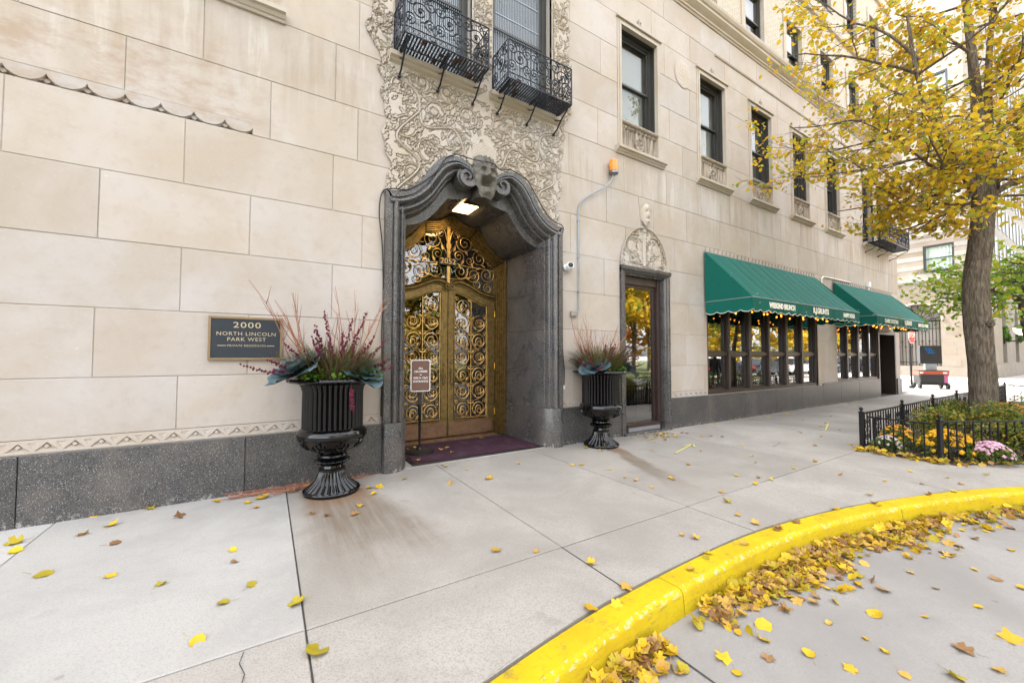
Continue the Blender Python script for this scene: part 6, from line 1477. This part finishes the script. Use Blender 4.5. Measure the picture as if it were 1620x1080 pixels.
# ================================================================== STREET FURNITURE
def stop_sign(loc, rz, lab, text=True):
    root = empty('stop_sign', loc, rz); tag(root, lab, 'sign'); m = MB(); m.tube([(0, 0, -.02), (0, 0, 2.75)], .04, 8); m.lathe([(.10, 0), (.09, .12), (.05, .16)], 12); m.build('pole', MAT['black'], root)
    oc_ = lambda r: [(r * math.cos(R(22.5 + 45 * k)), 2.45 + r * math.sin(R(22.5 + 45 * k))) for k in range(8)]
    MB().prism(oc_(.40), -.065, -.055).build('white_border', MAT['white'], root); MB().prism(oc_(.375), -.068, -.0645).build('red_face', MAT.setdefault('signred', M_simple('sign_red', (.55, .02, .02), .4, var=.1)), root); MB().prism(oc_(.398), -.0545, -.045).build('back_plate', MAT['grey'], root)
    put_text('STOP', .30, (0, -.069, 2.45), MAT['white'], root, ext=.001, bold=.006); return root
stop_sign((25.5, .62, 0), R(-4), 'red stop sign on a black pole past the farther awning')
stop_sign((33.2, -6.6, -.15), R(175), 'stop sign mirrored in the farther restaurant window')
rb = empty('delivery_robot', (26.2, .15, 0), R(-58)); tag(rb, 'small orange and black wheeled delivery robot with a black screen on top', 'robot')
morg = M_simple('robot_orange', (.38, .06, .02), .4, var=.1); mpk = M_simple('robot_pink', (.36, .09, .20), .4, var=.1)
def taper(x0, x1, y0, y1, z0, z1, k): m = MB(); A = [(x0 * k, y0 * k, z0), (x1 * k, y0 * k, z0), (x1 * k, y1 * k, z0), (x0 * k, y1 * k, z0)]; B = [(x0, y0, z1), (x1, y0, z1), (x1, y1, z1), (x0, y1, z1)]; m.quadgrid([A, B], False, True); m.poly(A); m.poly(B); return m
taper(-.50, .50, -.34, .34, .24, .80, .90).build('body', MAT['black'], rb); MB().cbox(.33, .47, -.352, -.30, .27, .60, .01).build('pink_panel', mpk, rb); MB().cbox(.455, .50, -.28, .28, .30, .60, .01).build('pink_panel', mpk, rb); taper(-.51, .51, -.35, .35, .62, .80, .985).build('upper_band', morg, rb); MB().cbox(-.46, .32, -.40, -.33, .27, .66, .02).build('front_panel', MAT['black'], rb); MB().cbox(-.52, .52, -.36, .36, .80, .83, .01).build('lid', MAT['black'], rb)
MB().box(-.48, -.36, -.357, -.352, .70, .76).build('light', MAT['white'], rb); MB().box(.30, .44, -.357, -.352, .70, .76).build('light', MAT['white'], rb); MB().box(-.46, .46, -.28, .28, .16, .24).build('chassis', MAT['black'], rb)
for x in (-.42, .42):
    for y in (-.30, .30):
        m = MB(); m.lathe([(.06, -.05), (.12, -.045), (.13, -.02), (.13, .02), (.12, .045), (.06, .05)], 20); m.xf(Matrix.Translation((x * 1.12, y, .13)) @ Matrix.Rotation(R(90), 4, 'Y') @ Matrix.Rotation(0, 4, 'X')); m.xf(Matrix.Identity(4)); m.build('wheel', MAT['black'], rb, smooth=40)
MB().cbox(-.18, .20, -.12, .12, .83, 1.20, .02).build('mast', MAT['grey'], rb); scn = MB(); scn.cbox(-.38, .36, -.17, .10, 1.15, 1.98, .015); scn = scn.build('screen_box', MAT['black'], rb)
mblu = m_emit('blue_marks', (.02, .22, .6), .12, False); m = MB()
for k in range(3): m.tube([(-.22 + .05 * k + .028 * i, -.176, 1.84 - .10 * k + .028 * math.sin(i * 2.3 + k)) for i in range(9)], .014, 4)
m.build('blue_scribble', mblu, scn)
# ---- parked cars and walkers across the street: seen only in the glass
def car(loc, rz, col, lab):
    root = empty('parked_car', loc, rz); tag(root, lab, 'car', 'cars parked across the street'); pm_ = NT('car_paint', .25, .3, .5, col).mat; m = MB()
    lower = [(-2.2, .35), (-2.25, .62), (-2.12, .86), (-1.2, .96), (1.0, .95), (2.0, .80), (2.22, .60), (2.2, .34)]; rows = []
    for y, k in ((-.86, .97), (-.90, 1.0), (-.5, 1.01), (.5, 1.01), (.90, 1.0), (.86, .97)): rows.append([(x * k, y, z if abs(y) < .9 or z < .9 else z - .02) for x, z in lower])
    m.quadgrid(rows, False, True); m.poly(rows[0]); m.poly(rows[-1]); m.build('body', pm_, root, smooth=35)
    cab = [(-1.75, .94), (-1.15, 1.40), (.05, 1.46), (.5, 1.40), (1.25, .94)]; m = MB(); rows = [[(x, y * (1 - .22 * (z - .94) / .5), z) for x, z in cab] for y in (-.84, .84)]; m.quadgrid(rows, False, True); m.poly(rows[0]); m.poly(rows[1]); m.build('cabin_glass', NT('car_glass', .05, 0, .8, (.02, .025, .03)).mat, root)
    m = MB(); rows = [[(x, y, z) for x, z in ((-1.18, 1.395), (.05, 1.47), (.52, 1.40))] for y in (-.68, -.3, .3, .68)]; m.quadgrid(rows); m.build('roof', pm_, root, smooth=True)
    for x in (-1.35, 1.40):
        for y in (-.86, .86):
            w = MB(); w.lathe([(.20, -.10), (.31, -.09), (.33, 0), (.31, .09), (.20, .10)], 20); w.xf(Matrix.Translation((x, y, .33)) @ Matrix.Rotation(R(90), 4, 'X')); w = w.build('wheel', MAT['black'], root, smooth=40); q = MB(); q.lathe([(.02, -.105), (.19, -.10), (.19, .10), (.02, .105)], 12); q.xf(Matrix.Translation((x, y, .33)) @ Matrix.Rotation(R(90), 4, 'X')); q.build('rim', MAT['grey'], w)
    for y in (-.65, .65): MB().cbox(2.08, 2.19, y - .18, y + .18, .60, .74, .02).build('headlight', MAT['white'], root); MB().cbox(-2.23, -2.12, y - .18, y + .18, .66, .84, .02).build('tail_light', MAT['signred'], root)
for (x, y, col, lab) in ((27.5, -10.6, (.02, .022, .03), 'black car mirrored in the restaurant windows, nearest of the parked cars'), (33.2, -10.8, (.05, .055, .06), 'dark grey car mirrored in the restaurant windows'), (39.0, -11.0, (.62, .62, .62), 'white car mirrored in the restaurant windows'), (45, -11.1, (.55, .55, .56), 'silver white car mirrored in the restaurant windows'), (51, -11.2, (.02, .02, .025), 'black car mirrored in the farther restaurant window'), (57.5, -11.3, (.05, .09, .25), 'blue car mirrored in the farther restaurant window')): car((x, y, -.155), R(2), col, lab)
def person(loc, rz, lab, step):
    root = empty('person', loc, rz); tag(root, lab, 'person'); J = {'pel': (0, 0, .95), 'wai': (0, 0, 1.12), 'che': (0, -.01, 1.34), 'nek': (0, 0, 1.50), 'hed': (0, -.02, 1.62), 'top': (0, -.02, 1.74), 'hl': (.10, 0, .90), 'kl': (.11, -step * .5, .50), 'al': (.11, -step * .4 + .05, .09), 'fl': (.12, -step * .4 - .13, .04), 'hr': (-.10, 0, .90), 'kr': (-.11, step * .3, .50), 'ar': (-.11, step * .75, .11), 'fr': (-.12, step * .75 - .15, .05), 'sl': (.19, 0, 1.42), 'el': (.24, step * .3, 1.14), 'wl': (.24, step * .15 - .1, .90), 'dl': (.24, step * .1 - .14, .80), 'sr': (-.19, 0, 1.42), 'er': (-.24, -step * .3, 1.14), 'wr': (-.24, -step * .55, .92), 'dr': (-.24, -step * .65, .83)}
    E = [('pel', 'wai'), ('wai', 'che'), ('che', 'nek'), ('nek', 'hed'), ('hed', 'top'), ('pel', 'hl'), ('hl', 'kl'), ('kl', 'al'), ('al', 'fl'), ('pel', 'hr'), ('hr', 'kr'), ('kr', 'ar'), ('ar', 'fr'), ('che', 'sl'), ('sl', 'el'), ('el', 'wl'), ('wl', 'dl'), ('che', 'sr'), ('sr', 'er'), ('er', 'wr'), ('wr', 'dr')]
    rad = {'pel': .15, 'wai': .14, 'che': .16, 'nek': .06, 'hed': .095, 'top': .07, 'hl': .10, 'kl': .065, 'al': .05, 'fl': .04, 'hr': .10, 'kr': .065, 'ar': .05, 'fr': .04, 'sl': .075, 'el': .055, 'wl': .04, 'dl': .035, 'sr': .075, 'er': .055, 'wr': .04, 'dr': .035}
    ks = list(J); me = bpy.data.meshes.new('body'); me.from_pydata([J[k] for k in ks], [(ks.index(a), ks.index(b)) for a, b in E], []); me.materials.append(MAT['dark']); o = link('body', me, None, root)
    sk = o.modifiers.new('s', 'SKIN'); sk.use_smooth_shade = True
    for i, k in enumerate(ks): me.skin_vertices[0].data[i].radius = (rad[k], rad[k]); me.skin_vertices[0].data[i].use_root = (k == 'pel')
    o.modifiers.new('u', 'SUBSURF').levels = 1; m = MB(); m.ball((0, .015, 1.655), .115, 12, 8, (.9, 1, 1.05)); m.build('hair', MAT['twig'], root, smooth=True)
person((19.6, -6.3, -.155), R(70), 'person in dark clothes walking, mirrored in the nearer restaurant window', .28)
# ================================================================== FALLEN LEAVES
def fallen_mesh(kind, seed):
    rr = random.Random(seed); n = 20; pts = []
    for i in range(n):
        a = 2 * math.pi * i / n
        if kind == 'maple': r = .5 * (.62 + .38 * abs(math.cos(2.5 * a)) ** 1.2) * (1 + .12 * math.sin(11 * a)) * (.85 if abs(a - math.pi) < .5 else 1)
        else: r = .5 * (1 - .12 * math.cos(a) ** 2 + .06 * math.sin(9 * a)) * (.8 + .2 * math.cos(a)) * (1.12 if i == 0 else 1)
        pts.append((r * math.cos(a), r * math.sin(a) * (.85 if kind == 'oval' else 1)))
    cu, tw = rr.uniform(.15, 1.3), rr.uniform(-.8, .8); m = MB()
    zf = lambda x, y: .02 + cu * (y * y * 1.1 + x * x * .35) + tw * x * y * .6 + .035 * math.sin(9 * x + seed) * math.cos(8 * y)
    rows = [[(x * k, y * k, zf(x * k, y * k)) for x, y in pts] for k in (.001, .5, 1.0)]; m.quadgrid(rows, False, True); m.tube([(-.42, 0, .04), (-.65, .05, .05), (-.85, .02, .09)], .012, 3)
    lo = min(v[2] for v in m.v); m.v = [(x, y, z - lo + .012) for x, y, z in m.v]; return m.mesh('fallen_leaf', True, False)
COLS = {'yellow': [(0, (.52, .32, .015)), (1, (.64, .44, .02))], 'ochre': [(0, (.45, .26, .05)), (1, (.56, .36, .08))], 'brown': [(0, (.20, .10, .04)), (1, (.36, .21, .09))], 'green-yellow': [(0, (.34, .27, .02)), (1, (.42, .32, .02))]}
LM = {}
for cn, st in COLS.items():
    mt = m_leaf('fallen_' + cn.replace('-', '_'), st, .6, .15, 'orand')
    for kd in ('maple', 'oval'):
        for sd in range(5): me = fallen_mesh(kd, sd * 7 + len(LM)); me.materials.append(mt); LM[(cn, kd, sd)] = me
rr = random.Random(77)
def leaf_at(x, y, z, size, zone, grp, cols=('yellow', 'yellow', 'yellow', 'ochre', 'ochre', 'brown', 'green-yellow'), tilt=.18, size_word=''):
    cn = rr.choice(cols); kd = rr.choice(('maple', 'oval')); o = bpy.data.objects.new('fallen_leaf', LM[(cn, kd, rr.randrange(5))]); COL.objects.link(o)
    o.location = (x, y, z); o.scale = (size, size, size); o.rotation_euler = (rr.gauss(0, tilt), rr.gauss(0, tilt), rr.random() * 6.28)
    tag(o, 'fallen %s %s leaf %s' % (cn, 'lobed' if kd == 'maple' else 'rounded', zone), 'leaf', '%s %s leaves %s' % (cn, kd, grp)); return o
P = [] # (x,y,size) single leaves read off the photograph
PIX = [(65, 909, 1.35), (320, 785, 1.25), (285, 817, 1.2), (236, 805, 1), (150, 816, .8), (176, 831, 1.1), (130, 846, 1), (180, 860, 1), (24, 858, 1.2), (22, 872, 1.1), (255, 924, .7), (356, 953, .9), (310, 1014, 1), (372, 888, .8), (367, 870, .8), (397, 926, .9), (470, 954, 1.1), (501, 1032, 1.6), (174, 911, .8), (345, 793, .9), (392, 795, .8), (405, 803, .7), (570, 800, .7), (565, 811, .7), (612, 745, .8), (600, 770, 1.2), (583, 772, 1.1), (590, 781, .9), (625, 740, .9), (640, 757, .8), (494, 812, .7), (518, 815, .8), (560, 813, .8), (705, 738, .6), (738, 742, .5), (712, 765, .9), (785, 870, .9), (771, 757, .8), (848, 872, .6), (700, 735, .6), (820, 733, .7), (775, 756, 1), (920, 735, .7), (965, 742, .6), (1005, 760, .5), (1030, 770, .7), (1090, 735, .9), (1110, 713, .8), (1190, 721, .7), (1225, 705, .7), (1165, 752, .7), (1200, 755, .6), (1220, 758, .6), (1060, 756, .7), (1142, 778, .8), (1150, 793, .9), (1100, 850, .8), (1167, 814, .6), (1195, 827, .9), (1080, 845, .6), (1255, 740, .8), (1290, 730, .8), (1330, 750, .7), (1290, 705, .9), (1375, 782, .8), (1400, 760, .6), (1440, 745, .6), (1110, 690, 1), (1130, 670, 1), (1180, 668, .9), (1215, 660, .8), (1245, 655, .9), (1270, 665, .8), (1010, 690, 1), (1045, 678, .9), (1310, 650, .8), (1340, 645, .7), (1300, 690, .8), (1330, 680, .8), (1390, 800, .6), (935, 890, .8), (935, 962, 1), (990, 928, 1), (1195, 765, .7), (905, 735, .8), (1520, 765, .7), (1560, 750, .7), (1460, 765, .7), (1500, 755, .6)]
import math as _m
def unproj(px, py, z):
    dx, dy = (px - 810) / 624.557, (py - 540) / 624.557; v = cam.matrix_world.to_3x3() @ Vector((dx, -dy, -1)); o = cam.matrix_world.translation; k = (z - o.z) / v.z; return o + v * k
bpy.context.view_layer.update()
def zone_of(x, y):
    if y < kY(x) - .2: return 'on the road', 'on the road'
    if x < .2: return 'on the pale new slabs left of the left urn', 'on the pale slabs'
    if x < 2.0: return 'on the pavement in front of the left urn and portal', 'in front of the left urn'
    if x < 4.2: return 'on the pavement in front of the entrance', 'in front of the entrance'
    if x < 8.1: return 'on the pavement before the narrow door and first window', 'before the narrow door'
    return 'on the pavement along the fence and awnings', 'along the fence'
cnt = 0
for (px, py, s) in PIX:
    p = unproj(px, py, .004); z, g_ = zone_of(p.x, p.y); leaf_at(p.x, p.y, .004, .10 * s, z, g_); cnt += 1
for i in range(46):                                             # drifting strays
    x, y = rr.uniform(3.5, 17), -rr.random() ** 1.3 * 2.6 - .06; z, g_ = zone_of(x, y); leaf_at(x, y, .004, rr.uniform(.05, .09), z, g_); cnt += 1
for i in range(26): x, y = 6.3 + rr.gauss(0, .28), -.42 + rr.gauss(0, .13); leaf_at(x, y, .004, rr.uniform(.06, .10), 'in the little drift outside the narrow door', 'outside the narrow door'); cnt += 1
for i in range(9): leaf_at(rr.uniform(1.8, 3.8), rr.uniform(.12, 1.1), .027, rr.uniform(.06, .10), 'on the maroon door mat', 'on the door mat', ('yellow', 'yellow', 'ochre')); cnt += 1
for i in range(14): leaf_at(rr.uniform(-.1, .9), rr.uniform(-.35, -.12), .014, rr.uniform(.07, .12), 'on the red twigs behind the left urn', 'on the twigs'); cnt += 1
for i in range(12): leaf_at(rr.uniform(1.5, 8), 0, 0, .08, 'on top of the yellow kerb', 'on the kerb') ; cnt += 1
for o in [o for o in COL.objects if o.name.startswith('fallen_leaf')][-12:]: x = o.location.x; o.location = (x, kY(x) - rr.uniform(-.02, .10), .008)
RP = [(1145, 1040, 1.3), (1205, 990, 1.6), (1180, 960, 1.1), (1385, 970, 1.5), (1600, 1010, 1.5), (1525, 1027, 1.3), (1280, 1035, 1.1), (1215, 1040, .9), (1400, 1030, .8), (1345, 1057, .9), (1270, 947, .8), (1500, 878, 1), (1575, 915, 1), (1600, 870, .9), (1560, 840, .9), (1540, 900, .7), (1465, 975, .7), (1245, 965, .7), (1440, 905, .7), (1330, 915, .9), (1620, 930, 1.1), (1210, 1012, .8), (1165, 1062, .9), (1510, 1070, 1.2), (1430, 1065, .9), (1580, 1060, .8), (1310, 985, .7), (1370, 1010, .6), (1480, 930, .6), (1550, 960, .8)]
for (px, py, s) in RP: p = unproj(px, py, -.15); leaf_at(p.x, p.y, -.152, .08 * s, 'scattered on the road near the kerb', 'on the road'); cnt += 1
# drift in the gutter: the nearest leaves are things, the rest one mass
gut = []
for i in range(1500):
    x = rr.choice((rr.uniform(1.35, 1.95) if rr.random() < .5 else rr.uniform(2.2, 9), rr.uniform(2.4, 4.2), rr.uniform(3.0, 8.5), rr.uniform(2.8, 5.5), rr.uniform(4, 12)))
    spread = .07 + .12 * abs(math.sin(x * 2.1 + .6)) if 2.3 < x < 9 else .08
    dd = abs(rr.gauss(0, spread)) ; y = kY(x) - .235 - dd; gut.append((x, y, -.150 + rr.random() * .055 * math.exp(-dd / .12)))
gut.sort(key=lambda q: q[0]); near = gut[:0]; k = 0; rest = []
for i, q in enumerate(gut):
    if cnt < 296 and rr.random() < .45 and q[0] < 5.6: leaf_at(*q, rr.uniform(.055, .105), 'in the drift of leaves against the yellow kerb', 'in the gutter drift', ('yellow', 'yellow', 'ochre', 'ochre', 'brown'), .5); cnt += 1
    else: rest.append(q)
for i in range(520):                                            # along the foot of the fence and in the bed
    u = rr.random(); x = 8.0 + rr.uniform(0, 4.2); y = -3.66 - (x - 8.05) * .536 + rr.gauss(0, .11); 
    if i % 3 == 0: x, y = 8.06 + rr.gauss(0, .07), rr.uniform(-3.7, -2.7)
    rest.append((x, y, .008 + (.04 if i % 4 == 0 else 0)))
tmpl = {}
VV, FF, MI = [], [], []; vs = 0; mats = []; keys = list(LM)
MM = MB()
for q in rest:
    k = rr.choice([k for k in keys if k[0] in ('yellow', 'ochre') or rr.random() < .85]); me = LM[k]; s = rr.uniform(.05, .105); Mx = Matrix.Translation(q) @ Matrix.Rotation(rr.random() * 6.28, 4, 'Z') @ Matrix.Rotation(rr.gauss(0, .5), 4, 'X') @ Matrix.Rotation(rr.gauss(0, .4), 4, 'Y') @ Matrix.Scale(s, 4)
    mt = me.materials[0]
    if mt not in mats: mats.append(mt)
    b = len(MM.v); MM.v += [tuple(Mx @ v.co) for v in me.vertices]; mi = mats.index(mt)
    for f in me.polygons: MM.f.append(tuple(b + i for i in f.vertices)); MM.m.append(mi)
lm2 = []
for mt in mats:
    m2 = mt.copy(); lm2.append(m2)
    for nd in m2.node_tree.nodes:
        if nd.type == 'VALTORGB': lk = nd.inputs[0].links[0]; m2.node_tree.links.remove(lk); gn = m2.node_tree.nodes.new('ShaderNodeNewGeometry'); m2.node_tree.links.new(gn.outputs['Random Per Island'], nd.inputs[0])
tag(MM.build('leaf_litter', lm2, None, smooth=True, fixn=False), 'drifts of fallen yellow and brown leaves along the kerb and fence', 'leaves', kind='stuff')
